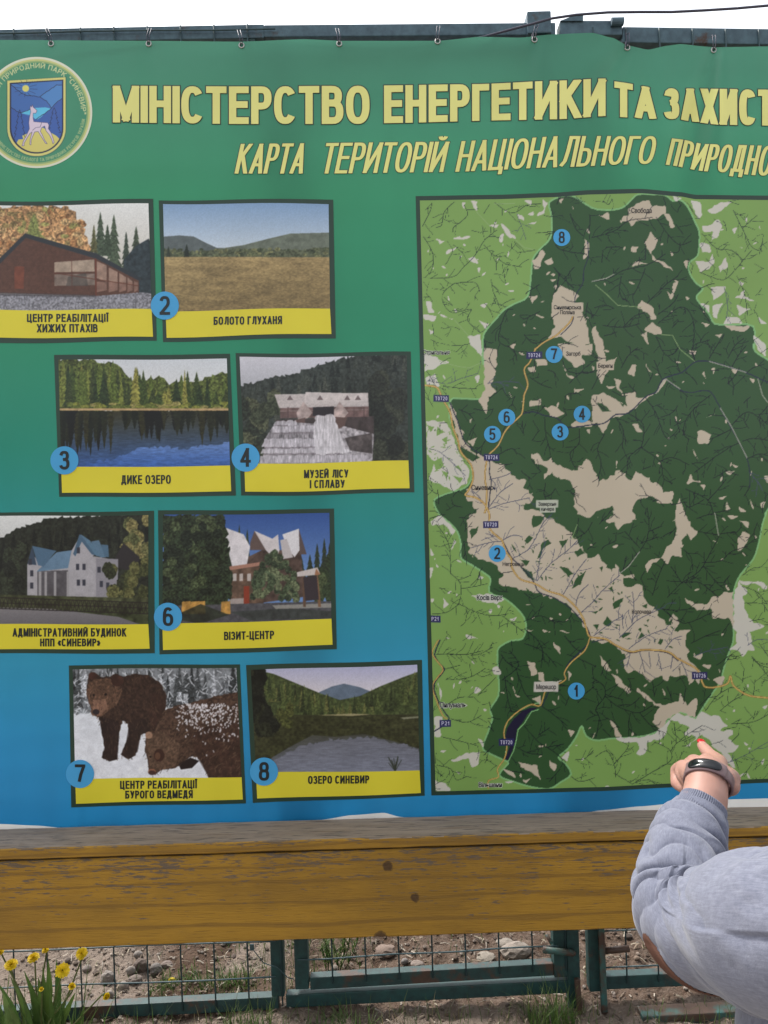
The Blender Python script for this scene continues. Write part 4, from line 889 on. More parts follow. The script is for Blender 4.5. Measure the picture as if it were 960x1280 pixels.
for k, pl in enumerate((
  ('F', 460, 0, 490, 10, 510, 60, 550, 130, 575, 150, 540, 200, 520, 160, 490, 200, 490, 290, 440, 280, 410, 330, 385, 295, 330, 320, 300, 375, 290, 340, 310, 310, 380, 290, 400, 250, 440, 200, 460, 150, 455, 80), ('D', 480, 840, 462, 880, 470, 960, 515, 960, 510, 920),
  ('F', 505, 510, 560, 545, 630, 545, 650, 510, 690, 505, 720, 480, 770, 480, 772, 670, 740, 620, 660, 625, 650, 570, 570, 580, 520, 540),
  ('H', 350, 440, 330, 490, 370, 530, 440, 450, 480, 435, 560, 468, 572, 400, 570, 360, 540, 380, 520, 400, 480, 335, 470, 380, 400, 400, 350, 390, 310, 350, 245, 305, 245, 325, 300, 370, 370, 410),
  ('H', 40, 125, 60, 150, 105, 210, 90, 215, 50, 180), ('H', 105, 225, 140, 240, 215, 325, 200, 335, 140, 290), ('H', 100, 475, 130, 510, 160, 570, 130, 570, 105, 500),
  ('A', 750, 575, 790, 530, 850, 560, 890, 590, 870, 620, 930, 720, 940, 800, 950, 850, 900, 860, 830, 840, 790, 810, 720, 820, 760, 750, 740, 700), ('C', 770, 0, 800, 60, 870, 130, 920, 110, 905, 60, 955, 60, 960, 0),
  ('D', 0, 280, 60, 265, 130, 300, 190, 340, 180, 270, 240, 260, 240, 290, 290, 290, 350, 270, 390, 190, 410, 190, 370, 250, 300, 300, 240, 350, 180, 385, 100, 410, 60, 490, 30, 430, 0, 440),
  ('D', 20, 0, 60, 40, 70, 100, 140, 70, 110, 130, 70, 170, 50, 220, 30, 180, 30, 120, 40, 70), ('B', 195, 120, 260, 80, 310, 65, 330, 100, 400, 95, 400, 140, 350, 170, 240, 180, 215, 210, 190, 180, 160, 180, 170, 155, 200, 150),
  ('B', 320, 235, 360, 280, 340, 330, 320, 360, 350, 390, 380, 400, 430, 430, 440, 450, 390, 430, 370, 405, 330, 390, 310, 340, 285, 300, 310, 260), ('B', 410, 560, 430, 580, 445, 520, 470, 515, 450, 570, 430, 610),
  ('B', 300, 630, 330, 650, 350, 715, 320, 715, 300, 680, 250, 655, 270, 610), ('B', 330, 730, 370, 760, 380, 795, 340, 800, 320, 790, 285, 770), ('B', 240, 400, 310, 410, 220, 430), ('B', 395, 140, 420, 140, 450, 210, 430, 220), ('B', 720, 745, 860, 755, 840, 780, 760, 780),
  ('B', 300, 785, 265, 800, 310, 855, 300, 810), ('B', 20, 750, 40, 810, 60, 830, 70, 900, 75, 960, 45, 960, 20, 880, 0, 800, 0, 770), ('B', 595, 735, 640, 745, 620, 760), ('B', 670, 800, 710, 795, 695, 820), ('B', 530, 885, 570, 890, 560, 910, 535, 905),
  ('B', 215, 320, 255, 320, 240, 350, 215, 345), ('B', 40, 150, 90, 135, 95, 175), ('B', 430, 345, 445, 365, 432, 370), ('B', 510, 590, 530, 600, 520, 612), ('B', 500, 400, 520, 395, 515, 440),
  ('B', 540, 70, 590, 80, 600, 150, 580, 170, 550, 110), ('B', 600, 210, 650, 200, 690, 170, 710, 210, 690, 260, 650, 290, 660, 240, 610, 240), ('B', 590, 300, 640, 310, 650, 350, 600, 350), ('B', 565, 400, 640, 400, 660, 350, 670, 400, 640, 440, 590, 460),
  ('B', 690, 430, 730, 380, 740, 430, 700, 460), ('B', 650, 540, 730, 540, 720, 570, 660, 610), ('B', 660, 640, 715, 625, 680, 710, 660, 700), ('B', 590, 630, 640, 640, 640, 680), ('B', 780, 600, 830, 560, 830, 590, 890, 620, 800, 600), ('B', 790, 640, 870, 660, 800, 695), ('B', 720, 740, 740, 700, 800, 710, 820, 740), ('B', 630, 125, 700, 80, 760, 80, 690, 130, 650, 140), ('B', 765, 225, 790, 215, 775, 250), ('B', 880, 800, 950, 860, 950, 920, 900, 880), ('B', 910, 700, 950, 740, 920, 740), ('B', 800, 505, 830, 520, 815, 535), ('B', 835, 160, 850, 165, 840, 190), ('B', 430, 35, 490, 60, 460, 75),
  ('A', 300, 70, 335, 75, 330, 125, 310, 100), ('A', 205, 270, 300, 265, 270, 280, 210, 280), ('A', 105, 280, 155, 290, 130, 305), ('A', 165, 345, 220, 320, 210, 340, 165, 360), ('A', 285, 385, 315, 375, 340, 410, 300, 400), ('A', 465, 195, 500, 220, 545, 280, 510, 270, 480, 230), ('A', 460, 260, 480, 250, 470, 295, 455, 290), ('A', 600, 200, 660, 185, 640, 200), ('A', 550, 140, 580, 150, 590, 180, 560, 170), ('A', 610, 145, 640, 130, 640, 150), ('A', 690, 60, 720, 80, 700, 140, 660, 150, 700, 110), ('A', 55, 620, 80, 620, 100, 680, 70, 680), ('A', 40, 690, 110, 700, 90, 730, 50, 720), ('A', 340, 720, 395, 740, 380, 770), ('A', 280, 810, 350, 800, 360, 920, 300, 860), ('A', 250, 80, 270, 80, 262, 115), ('A', 590, 68, 630, 68, 625, 95), ('A', 400, 205, 470, 195, 440, 218), ('A', 350, 640, 390, 630, 370, 655), ('A', 130, 690, 210, 715, 150, 705), ('A', 70, 770, 100, 785, 80, 800), ('A', 30, 900, 120, 930, 60, 960, 40, 960), ('A', 335, 440, 350, 435, 345, 465), ('A', 500, 560, 540, 560, 520, 566),
  ('A', 630, 395, 660, 380, 690, 335, 705, 360, 670, 440, 650, 440), ('A', 700, 400, 740, 380, 750, 410, 720, 420), ('A', 610, 590, 665, 585, 635, 630), ('A', 920, 280, 945, 300, 935, 370, 915, 390), ('A', 510, 860, 545, 850, 530, 880), ('A', 650, 690, 700, 705, 690, 712), ('A', 735, 470, 760, 465, 750, 480), ('A', 735, 500, 765, 500, 745, 512), ('A', 640, 760, 655, 765, 645, 768), ('A', 385, 870, 420, 880, 440, 930, 385, 960), ('A', 560, 890, 590, 910, 570, 910), ('A', 750, 535, 770, 530, 765, 555), ('A', 780, 65, 805, 55, 790, 85),
  ('C', 50, 60, 120, 80, 180, 100, 80, 140, 50, 150), ('C', 55, 420, 150, 420, 190, 470, 235, 600, 290, 690, 280, 760, 200, 800, 140, 770, 70, 740, 100, 640, 60, 600), ('C', 370, 20, 440, 30, 440, 120, 410, 230, 440, 260, 395, 290, 385, 385, 370, 360, 340, 310, 375, 250), ('C', 620, 310, 680, 300, 680, 330, 620, 340), ('C', 650, 85, 710, 85, 715, 115, 660, 120), ('C', 610, 130, 650, 125, 655, 150, 625, 155), ('C', 700, 345, 760, 340, 810, 380, 750, 400), ('C', 860, 250, 920, 245, 880, 265), ('C', 800, 110, 830, 170, 865, 180, 850, 190, 820, 170), ('C', 290, 415, 310, 405, 300, 435), ('C', 930, 470, 950, 465, 945, 490), ('C', 845, 440, 890, 400, 960, 420, 960, 450, 860, 455), ('C', 280, 530, 330, 510, 310, 560), ('C', 50, 190, 100, 160, 130, 230, 60, 220), ('C', 320, 180, 345, 170, 335, 215),
  ('E', 80, 100, 130, 60, 190, 110, 215, 150, 200, 170, 150, 110, 90, 120), ('E', 190, 250, 210, 195, 220, 210), ('E', 80, 240, 100, 280, 80, 280), ('E', 340, 390, 370, 400, 350, 415), ('E', 270, 710, 340, 735, 280, 735), ('E', 300, 500, 400, 490, 480, 520, 440, 545, 380, 535), ('E', 80, 515, 100, 520, 85, 540), ('E', 150, 510, 180, 545, 150, 570), ('E', 100, 290, 125, 350, 110, 340), ('E', 75, 350, 95, 350, 75, 410), ('E', 440, 550, 460, 555, 450, 570), ('E', 510, 630, 550, 615, 530, 640), ('E', 395, 580, 415, 575, 405, 600),
  ('E', 780, 690, 840, 700, 820, 705), ('E', 600, 680, 640, 690, 620, 695), ('E', 690, 685, 740, 700, 700, 700), ('E', 750, 755, 790, 820, 760, 790), ('E', 730, 620, 748, 625, 735, 633),
  ('G', 575, 120, 620, 130, 630, 190, 600, 200, 585, 160), ('G', 635, 180, 665, 180, 675, 240, 640, 220), ('G', 490, 230, 510, 300, 540, 320, 520, 320, 495, 270), ('G', 525, 680, 560, 690, 630, 700, 650, 780, 600, 740, 540, 710), ('G', 700, 670, 740, 700, 730, 730, 700, 700), ('G', 280, 300, 290, 260, 320, 280), ('G', 380, 160, 410, 145, 430, 190, 390, 190), ('G', 150, 670, 240, 630, 310, 625, 300, 700, 270, 710, 250, 660, 160, 680), ('G', 60, 780, 120, 800, 150, 840, 65, 840), ('G', 450, 790, 500, 790, 470, 800), ('G', 550, 780, 600, 770, 570, 800), ('G', 440, 720, 500, 740, 510, 770, 460, 740), ('G', 760, 660, 810, 620, 800, 680), ('G', 720, 20, 760, 40, 760, 80), ('G', 60, 430, 100, 430, 90, 540, 60, 540), ('G', 600, 330, 650, 310, 650, 360), ('G', 800, 500, 840, 510, 820, 540), ('G', 75, 230, 100, 300, 90, 340), ('G', 90, 620, 140, 610, 110, 630), ('G', 300, 550, 325, 560, 330, 600), ('G', 330, 385, 350, 390, 340, 400), ('G', 640, 590, 670, 590, 650, 600), ('G', 800, 170, 825, 190, 810, 230),
  ('D', 195, 165, 220, 115, 245, 115, 230, 180), ('D', 295, 105, 325, 155, 310, 150), ('D', 530, 45, 565, 40, 550, 55), ('D', 575, 480, 600, 470, 650, 495, 630, 545, 580, 540), ('D', 550, 570, 580, 630, 555, 600), ('D', 515, 760, 540, 710, 550, 740, 595, 755), ('D', 590, 770, 620, 770, 610, 800), ('D', 620, 400, 670, 380, 640, 395), ('D', 730, 700, 780, 690, 750, 715), ('D', 690, 840, 740, 830, 710, 850), ('D', 725, 910, 735, 860, 755, 900), ('D', 800, 890, 840, 915, 810, 915), ('D', 740, 935, 800, 940, 760, 955), ('D', 120, 190, 160, 200, 150, 240, 180, 290, 140, 250), ('D', 60, 230, 130, 230, 110, 245), ('D', 220, 435, 250, 435, 275, 480, 250, 480), ('D', 650, 135, 670, 130, 660, 165), ('D', 600, 160, 615, 150, 620, 190), ('D', 760, 130, 795, 145, 780, 165), ('D', 860, 185, 890, 195, 880, 215), ('D', 130, 640, 140, 640, 135, 685), ('D', 765, 655, 800, 665, 780, 675), ('D', 860, 845, 885, 900, 875, 895), ('D', 920, 870, 945, 860, 935, 905), ('D', 940, 720, 985, 710, 960, 760), ('D', 450, 400, 460, 395, 458, 440), ('D', 350, 600, 365, 610, 358, 618), ('D', 425, 460, 440, 468, 432, 475), ('D', 0, 120, 15, 130, 5, 145),
  ('F', 795, 200, 820, 150, 860, 170, 850, 200, 810, 255, 795, 255), ('F', 740, 65, 795, 70, 760, 80), ('F', 800, 90, 855, 100, 850, 130), ('F', 170, 395, 230, 385, 230, 405, 180, 405), ('F', 715, 400, 750, 470, 740, 470), ('F', 480, 230, 500, 220, 490, 240), ('F', 110, 235, 145, 220, 130, 240), ('F', 890, 170, 898, 180, 892, 192), ('F', 550, 830, 600, 815, 590, 850), ('F', 600, 880, 650, 875, 640, 900),
  ('H', 570, 135, 605, 115, 590, 150), ('H', 660, 260, 720, 240, 715, 300), ('H', 845, 285, 855, 290, 850, 305), ('H', 930, 410, 958, 400, 945, 420), ('H', 830, 600, 850, 615, 840, 618), ('H', 920, 710, 940, 690, 930, 725), ('H', 780, 795, 830, 770, 835, 772, 800, 800), ('H', 845, 765, 865, 800, 850, 795), ('H', 385, 310, 400, 335, 395, 350), ('H', 220, 540, 230, 560, 215, 565))):
    pale(tp(*pl), None, .9, k)
for pl in (('F', 800, 420, 850, 480, 820, 500, 830, 560, 850, 600, 880, 650, 940, 665, 890, 690, 850, 690, 885, 800, 850, 800, 820, 835, 795, 800, 750, 800, 790, 760, 790, 700, 772, 680, 777, 500), ('H', 600, 432, 700, 470, 740, 510, 700, 540, 770, 540, 740, 580, 800, 620, 790, 640, 740, 660, 780, 740, 730, 710, 690, 650, 650, 600, 600, 560, 540, 600, 500, 640, 580, 570, 500, 560, 530, 520, 430, 480, 400, 560, 370, 590, 300, 600, 290, 660, 270, 670, 240, 660, 260, 640, 240, 600, 180, 600, 130, 578, 270, 572, 355, 548, 418, 485, 450, 452, 470, 440, 520, 456, 568, 478), ('F', 800, 415, 900, 420, 960, 450, 950, 465, 900, 440, 810, 430)):
    pale(tp(*pl), True, 1.4)
r = random.Random(31)
for k in range(200):
    p = (r.uniform(535, 1055), r.uniform(252, 985)); a = r.uniform(0, 3.1); L = r.uniform(1.2, 4.0); ww = r.uniform(.5, 1.5)
    pale([(p[0] - L * math.cos(a), p[1] - L * math.sin(a)), (p[0] + ww * math.sin(a), p[1] - ww * math.cos(a)), (p[0] + L * math.cos(a), p[1] + L * math.sin(a)), (p[0] - ww * math.sin(a), p[1] + ww * math.cos(a))], None, .6, k)
# woods inside the pale valleys
def wood_blot(pts, k): cm.fill(rag(pts, 1.2, 4, k), DARK if inpark(np.mean(pts, 0)) else LIGHT)
for k, pl in enumerate((('C', 240, 560, 300, 590, 350, 620, 310, 640, 250, 600), ('C', 620, 720, 640, 700, 700, 735, 640, 735), ('E', 290, 150, 340, 120, 330, 160, 300, 190), ('E', 360, 330, 440, 360, 470, 380, 430, 400, 370, 370), ('E', 300, 270, 340, 300, 320, 310), ('E', 520, 215, 540, 240, 550, 265, 530, 245), ('E', 590, 200, 620, 170, 640, 185, 610, 215), ('E', 690, 210, 720, 195, 740, 215, 700, 240, 680, 290, 660, 300), ('E', 640, 60, 700, 70, 680, 110, 640, 130, 630, 90), ('E', 560, 300, 620, 310, 600, 340), ('E', 570, 345, 630, 370, 650, 420, 610, 400), ('E', 780, 340, 830, 350, 860, 380, 830, 400), ('E', 850, 460, 880, 400, 930, 360, 900, 440), ('E', 860, 260, 900, 240, 920, 270, 880, 290), ('E', 780, 200, 830, 190, 800, 240),
    ('F', 110, 545, 140, 525, 170, 510, 150, 560, 120, 575), ('F', 5, 660, 40, 655, 30, 690), ('F', 0, 590, 50, 580, 60, 560, 20, 600), ('F', 90, 460, 110, 450, 120, 490), ('F', 40, 345, 60, 340, 55, 370), ('F', 80, 610, 110, 640, 90, 670, 60, 650), ('F', 360, 760, 370, 735, 390, 735, 375, 770), ('F', 150, 720, 200, 700, 215, 705, 170, 730), ('F', 240, 750, 270, 700, 290, 720), ('F', 295, 630, 315, 628, 305, 645), ('F', 250, 680, 270, 675, 265, 700), ('F', 400, 660, 440, 625, 430, 660), ('F', 270, 555, 300, 545, 300, 570),
    ('D', 30, 320, 70, 335, 110, 370, 60, 370), ('D', 150, 320, 175, 330, 170, 345), ('C', 100, 640, 140, 620, 150, 660, 110, 690), ('C', 140, 690, 175, 700, 170, 750), ('C', 120, 450, 160, 480, 110, 500), ('C', 140, 520, 170, 505, 165, 545), ('C', 210, 670, 230, 660, 250, 700), ('C', 60, 440, 100, 450, 80, 480), ('C', 200, 715, 260, 730, 240, 760))):
    wood_blot(tp(*pl), k)
r = random.Random(5)
for k in range(120):
    p = r.choice((tp('E', r.uniform(560, 950), r.uniform(150, 480)), tp('F', r.uniform(0, 480), r.uniform(420, 780)), tp('C', r.uniform(60, 260), r.uniform(430, 780))))[0]
    a = r.uniform(0, 3.1); L = r.uniform(1, 4.5); c = cm.im[int((p[1] - cm.v0) * 3), int((p[0] - cm.u0) * 3)]
    if c[0] > 150: wood_blot([(p[0] - L * math.cos(a), p[1] - L * math.sin(a)), (p[0] + .9, p[1] - .9), (p[0] + L * math.cos(a), p[1] + L * math.sin(a)), (p[0] - .7, p[1] + 1)], k)
# streams
occ = np.zeros((300, 220), bool)
def mark(p, rad=1):
    y = int((p[1] - 232) / 3); x = int((p[0] - 518) / 3); occ[max(0, y - rad):y + rad + 1, max(0, x - rad):x + rad + 1] = True
def wav(p0, ang, L, rr, curl):
    pts = [p0]; x, y = p0; n = max(2, int(L / 3))
    for i in range(n): ang += rr.gauss(0, .17) + curl; x += math.cos(ang) * L / n; y += math.sin(ang) * L / n; pts.append((x, y))
    return pts, ang
def stream(pts, wd=1.0, trib=True, seed=0, col=None):
    rr = random.Random(seed); col = col or STREAM
    cm.line(rag(pts, .45, 3, seed, False), wd, col, .9)
    side = 1
    for (x0, y0), (x1, y1) in zip(pts, pts[1:]):
        L = math.hypot(x1 - x0, y1 - y0)
        for j in range(int(L / 2.5) + 1): mark((x0 + (x1 - x0) * j * 2.5 / max(L, .1), y0 + (y1 - y0) * j * 2.5 / max(L, .1)))
        if not trib: continue
        d = rr.uniform(0, 8)
        while d < L:
            side = -side if rr.random() < .75 else side
            p = (x0 + (x1 - x0) * d / L, y0 + (y1 - y0) * d / L); a = math.atan2(y1 - y0, x1 - x0) + side * rr.uniform(.6, 1.2)
            q, _ = wav(p, a, rr.uniform(7, 19), rr, -side * .05); cm.line(q, wd * .75, col, .78)
            for z in q: mark(z, 0)
            if rr.random() < .35:
                q2, _ = wav(q[len(q) // 2], a + rr.choice((-.8, .8)), rr.uniform(4, 9), rr, 0); cm.line(q2, wd * .68, col, .8)
            d += rr.uniform(6, 12) * (1.7 if col == NAVYS else 1)
NAVYS = (70, 76, 104)
STREAMS = [('A', 210, 75, 155, 130, 140, 200, 110, 215), ('A', 85, 80, 80, 120, 35, 210), ('A', 260, 90, 280, 150, 210, 210, 200, 240), ('A', 40, 490, 200, 485, 260, 430, 320, 370, 370, 290, 420, 245, 440, 230), ('A', 430, 80, 500, 130, 550, 130, 600, 95, 680, 85), ('A', 400, 90, 370, 140), ('A', 550, 140, 580, 220, 600, 280), ('A', 40, 265, 85, 340, 95, 410, 75, 470), ('A', 210, 520, 320, 515, 350, 570), ('A', 210, 520, 150, 570, 150, 630, 200, 680, 300, 660, 280, 720, 350, 790), ('A', 410, 500, 420, 560, 440, 610, 460, 660), ('A', 440, 450, 440, 385, 490, 415, 575, 430), ('A', 370, 310, 430, 370, 490, 370),
 ('A', 530, 660, 490, 680, 450, 830, 530, 880, 550, 940), ('A', 590, 800, 640, 845, 720, 830), ('A', 840, 140, 870, 220, 910, 260), ('A', 760, 310, 800, 340, 930, 360), ('A', 750, 430, 790, 480, 860, 545), ('C', 60, 200, 170, 215, 240, 190, 340, 160), ('C', 150, 230, 230, 240, 330, 245), ('C', 70, 570, 130, 590, 200, 650, 270, 720), ('C', 390, 215, 480, 205, 560, 210), ('C', 620, 180, 680, 220, 740, 240), ('C', 700, 400, 710, 500, 730, 575), ('C', 890, 460, 890, 540, 840, 600, 870, 680), ('C', 400, 740, 480, 720, 520, 700), ('C', 440, 610, 520, 570, 550, 600), ('C', 800, 90, 830, 150, 940, 160), ('C', 400, 890, 460, 810, 530, 760), ('C', 400, 900, 480, 870, 620, 840), ('C', 380, 880, 350, 850, 270, 820),
 ('B', 110, 60, 90, 90, 60, 70), ('B', 0, 270, 60, 255, 130, 230, 200, 180, 330, 160), ('B', 350, 160, 420, 260, 480, 310, 540, 290), ('B', 480, 300, 470, 350, 430, 350), ('B', 0, 510, 100, 490, 170, 450, 300, 420, 400, 360), ('B', 160, 480, 150, 560, 170, 610), ('B', 290, 440, 250, 540, 220, 590), ('B', 300, 630, 400, 530, 470, 480), ('B', 360, 690, 440, 630, 470, 580), ('B', 360, 740, 480, 650, 540, 690, 560, 780, 550, 840), ('B', 170, 760, 230, 700, 290, 680), ('B', 60, 750, 170, 760, 260, 740), ('B', 590, 460, 700, 500, 750, 480, 820, 400, 870, 340), ('B', 600, 250, 680, 330, 760, 340, 820, 390), ('B', 770, 120, 820, 220, 870, 320, 930, 345), ('B', 820, 220, 900, 150), ('B', 790, 480, 830, 570, 850, 700), ('B', 720, 540, 740, 640, 730, 720), ('B', 350, 810, 400, 910, 450, 900, 470, 870), ('B', 560, 940, 555, 860, 640, 830), ('B', 640, 930, 680, 860, 720, 800), ('B', 740, 930, 780, 860, 830, 820),
 ('D', 290, 290, 350, 380, 390, 490, 420, 520), ('D', 160, 130, 200, 60, 250, 20), ('D', 270, 570, 280, 440, 200, 380), ('D', 275, 570, 370, 640, 390, 730, 440, 760), ('D', 270, 560, 200, 620, 190, 710), ('D', 370, 640, 440, 620, 530, 660), ('D', 70, 490, 30, 570, 50, 650, 30, 740), ('D', 130, 400, 170, 470, 165, 570), ('D', 650, 275, 560, 350, 510, 420, 500, 490, 530, 520), ('D', 760, 445, 850, 370, 960, 440), ('D', 770, 460, 690, 500, 640, 520), ('D', 800, 540, 740, 570, 640, 640, 560, 700), ('D', 850, 625, 910, 600, 960, 610), ('D', 860, 700, 910, 760, 930, 800), ('D', 860, 780, 830, 830), ('D', 510, 790, 630, 850, 660, 920), ('D', 630, 855, 690, 790, 730, 740), ('D', 500, 860, 530, 890, 610, 850), ('D', 820, 530, 880, 515, 960, 525), ('D', 760, 130, 800, 60, 840, 10), ('D', 840, 160, 880, 130, 940, 110), ('D', 380, 190, 340, 90), ('D', 480, 150, 450, 80), ('D', 560, 100, 540, 30),
 ('F', 150, 380, 260, 260, 310, 150, 300, 20), ('F', 260, 240, 180, 150), ('F', 265, 215, 360, 180), ('F', 310, 150, 380, 120), ('F', 410, 510, 490, 430, 590, 360, 670, 220, 690, 180), ('F', 490, 430, 430, 340), ('F', 490, 430, 590, 430, 690, 510), ('F', 600, 320, 700, 310, 760, 260, 850, 230), ('F', 610, 340, 680, 430, 720, 460), ('F', 570, 80, 660, 50, 760, 30), ('F', 580, 150, 680, 165, 780, 150), ('F', 500, 250, 540, 290, 550, 360), ('F', 370, 570, 450, 580, 560, 570), ('F', 330, 500, 360, 400, 400, 310), ('F', 380, 570, 500, 650, 660, 590), ('F', 540, 760, 620, 720, 700, 690), ('F', 560, 830, 640, 800, 740, 780), ('F', 40, 110, 110, 30), ('F', 50, 250, 70, 230, 130, 200), ('F', 820, 390, 880, 350, 960, 345), ('F', 820, 450, 900, 480, 950, 540), ('F', 830, 540, 960, 540), ('F', 860, 640, 940, 625), ('F', 850, 770, 900, 740, 960, 740), ('F', 870, 830, 920, 880, 960, 890),
 ('E', 190, 380, 185, 250, 155, 170, 110, 110), ('E', 190, 380, 240, 430, 245, 500, 230, 550), ('E', 230, 415, 300, 390), ('E', 250, 460, 320, 450, 390, 435), ('E', 235, 545, 330, 590, 420, 610, 500, 600), ('E', 470, 610, 550, 670, 590, 700), ('E', 235, 545, 170, 590, 90, 600), ('E', 110, 820, 260, 820, 340, 820, 420, 780), ('E', 160, 900, 240, 880), ('E', 590, 680, 660, 740, 690, 800, 690, 850), ('E', 590, 640, 680, 610, 760, 650), ('E', 470, 960, 560, 880, 510, 800), ('E', 850, 600, 820, 640, 760, 640), ('E', 810, 720, 870, 790, 900, 800), ('E', 960, 100, 930, 150, 870, 190), ('E', 470, 200, 530, 170, 580, 180), ('E', 440, 180, 380, 160), ('E', 470, 205, 400, 210, 300, 240), ('E', 520, 300, 620, 240, 690, 110, 740, 60), ('E', 655, 420, 680, 280, 710, 200), ('E', 660, 420, 730, 330, 830, 250, 880, 200), ('E', 800, 500, 870, 380, 930, 300), ('E', 870, 560, 890, 490, 940, 440), ('E', 880, 610, 960, 540),
 ('G', 70, 80, 160, 80, 240, 80, 330, 60), ('G', 120, 220, 250, 210, 340, 160), ('G', 150, 440, 240, 460, 320, 420), ('G', 100, 540, 180, 560, 300, 590), ('G', 80, 700, 150, 720, 180, 780, 240, 760), ('G', 300, 310, 350, 260, 400, 210), ('G', 130, 360, 200, 320, 290, 320), ('G', 520, 180, 560, 290, 610, 350), ('G', 430, 80, 470, 130, 540, 170), ('G', 450, 200, 470, 340, 490, 400), ('G', 660, 370, 740, 430, 800, 480), ('G', 560, 480, 640, 570, 720, 620, 790, 680), ('G', 520, 600, 580, 630, 660, 640), ('G', 640, 530, 700, 490), ('G', 680, 600, 780, 580), ('G', 840, 670, 900, 660, 940, 620), ('G', 760, 720, 700, 790), ('G', 820, 760, 870, 790, 950, 770), ('G', 800, 80, 900, 120, 960, 150), ('G', 560, 20, 660, 60, 740, 150), ('G', 860, 350, 900, 300, 950, 260), ('G', 390, 510, 360, 480),
 ('H', 20, 580, 40, 470, 20, 420, 70, 350, 60, 290, 0, 250), ('H', 70, 350, 130, 400, 200, 430, 260, 440, 330, 400), ('H', 210, 440, 200, 520, 240, 560), ('H', 100, 570, 60, 530), ('H', 260, 440, 310, 500, 350, 520), ('H', 70, 340, 170, 370), ('H', 130, 790, 120, 720, 80, 650, 20, 680), ('H', 120, 720, 190, 640, 200, 600), ('H', 220, 830, 320, 770, 430, 700, 420, 640, 340, 600), ('H', 430, 650, 460, 610, 520, 560, 600, 510), ('H', 120, 770, 220, 830), ('H', 460, 610, 450, 500), ('H', 440, 380, 410, 300), ('H', 500, 390, 510, 310), ('H', 340, 350, 330, 270), ('H', 590, 400, 650, 340), ('H', 620, 430, 680, 350, 760, 300), ('H', 700, 430, 760, 380, 830, 340), ('H', 760, 500, 880, 490, 960, 450), ('H', 880, 480, 890, 430), ('H', 720, 720, 820, 680, 960, 600), ('H', 780, 690, 800, 750), ('H', 760, 600, 800, 560), ('H', 720, 180, 760, 120), ('H', 820, 280, 830, 200), ('H', 880, 350, 890, 260), ('H', 870, 140, 920, 190, 960, 240), ('H', 910, 60, 960, 130),
 ('H', 210, 110, 190, 190), ('H', 260, 110, 290, 220), ('H', 310, 110, 320, 190), ('H', 360, 120, 380, 210), ('H', 440, 130, 430, 200), ('H', 480, 140, 520, 240), ('F', 0, 540, 60, 470, 150, 390), ('F', 10, 720, 100, 650, 170, 610), ('F', 150, 730, 240, 640, 310, 600, 400, 560), ('F', 200, 790, 300, 720, 410, 680), ('F', 400, 790, 440, 740, 490, 720), ('F', 215, 650, 230, 560, 220, 480), ('F', 170, 680, 165, 600)]
for k, pl in enumerate(STREAMS):
    pts = smooth(tp(*pl)); c = cm.im[int(min(max((pts[1][1] - cm.v0) * 3, 0), cm.h - 1)), int(min(max((pts[1][0] - cm.u0) * 3, 0), cm.w - 1))]
    stream(pts, .95 if inpark(pts[len(pts) // 2]) else .72, True, k, NAVYS if c[0] > 150 else ((10, 18, 30) if inpark(pts[len(pts) // 2]) else STREAM))
r = random.Random(9)
for k in range(3000):      # the small brooks that fill the rest of the sheet
    p = (r.uniform(530, 1060), r.uniform(250, 985)); y = int((p[1] - 232) / 3); x = int((p[0] - 518) / 3)
    if occ[max(0, y - 2):y + 3, max(0, x - 2):x + 3].any(): continue
    if cm.im[int((p[1] - cm.v0) * 3), int((p[0] - cm.u0) * 3)][0] > 150: continue
    pts, _ = wav(p, r.uniform(0, 6.28), r.uniform(10, 26), r, r.uniform(-.06, .06)); stream(pts, .9 if inpark(p) else .6, True, 900 + k, (10, 18, 30) if inpark(p) else STREAM)
RIV = (34, 40, 66)
for pl, wd in ((('C', 185, 320, 230, 430, 270, 540, 350, 600, 400, 640, 400, 700, 410, 760, 395, 890, 'E', 400, 60, 400, 130, 470, 200, 520, 290, 570, 340, 640, 420, 670, 480, 750, 510, 830, 560, 890, 620, 940, 690, 940, 760, 830, 870, 810, 950), 1.5), (('C', 580, 380, 640, 370, 700, 390, 770, 405, 830, 455, 960, 440, 'D', 70, 430, 130, 385, 200, 375, 290, 290, 350, 260, 390, 190, 490, 155, 560, 100, 640, 95, 760, 130, 840, 155, 960, 210), 1.6), (('D', 400, 190, 480, 250, 540, 265, 600, 255, 650, 265, 700, 350, 760, 460, 800, 530, 845, 625, 860, 700, 860, 780), 1.3), (('A', 935, 290, 940, 370, 915, 450, 910, 520, 870, 590, 860, 700, 840, 750, 790, 800), 1.2), (('F', 0, 755, 70, 740, 130, 775, 210, 812, 290, 800, 410, 812, 470, 855), 1.2), (('G', 700, 280, 660, 370), 1.4), (('G', 90, 0, 60, 80, 85, 130, 112, 170, 55, 250, 80, 340, 120, 410, 140, 440, 105, 480, 55, 510), 1.7)):
    stream(smooth(tp(*pl)), wd, False, 1, RIV)
for pl in (('D', 640, 95, 760, 130, 840, 155), ('D', 700, 350, 760, 450, 845, 620), ('B', 0, 510, 80, 492, 120, 470), ('D', 905, 190, 930, 280, 960, 320), ('F', 670, 50, 690, 170), ('F', 150, 380, 200, 340, 260, 260), ('D', 350, 270, 400, 190, 480, 245)): cm.line(tp(*pl), 1.2, (170, 172, 156), .85)
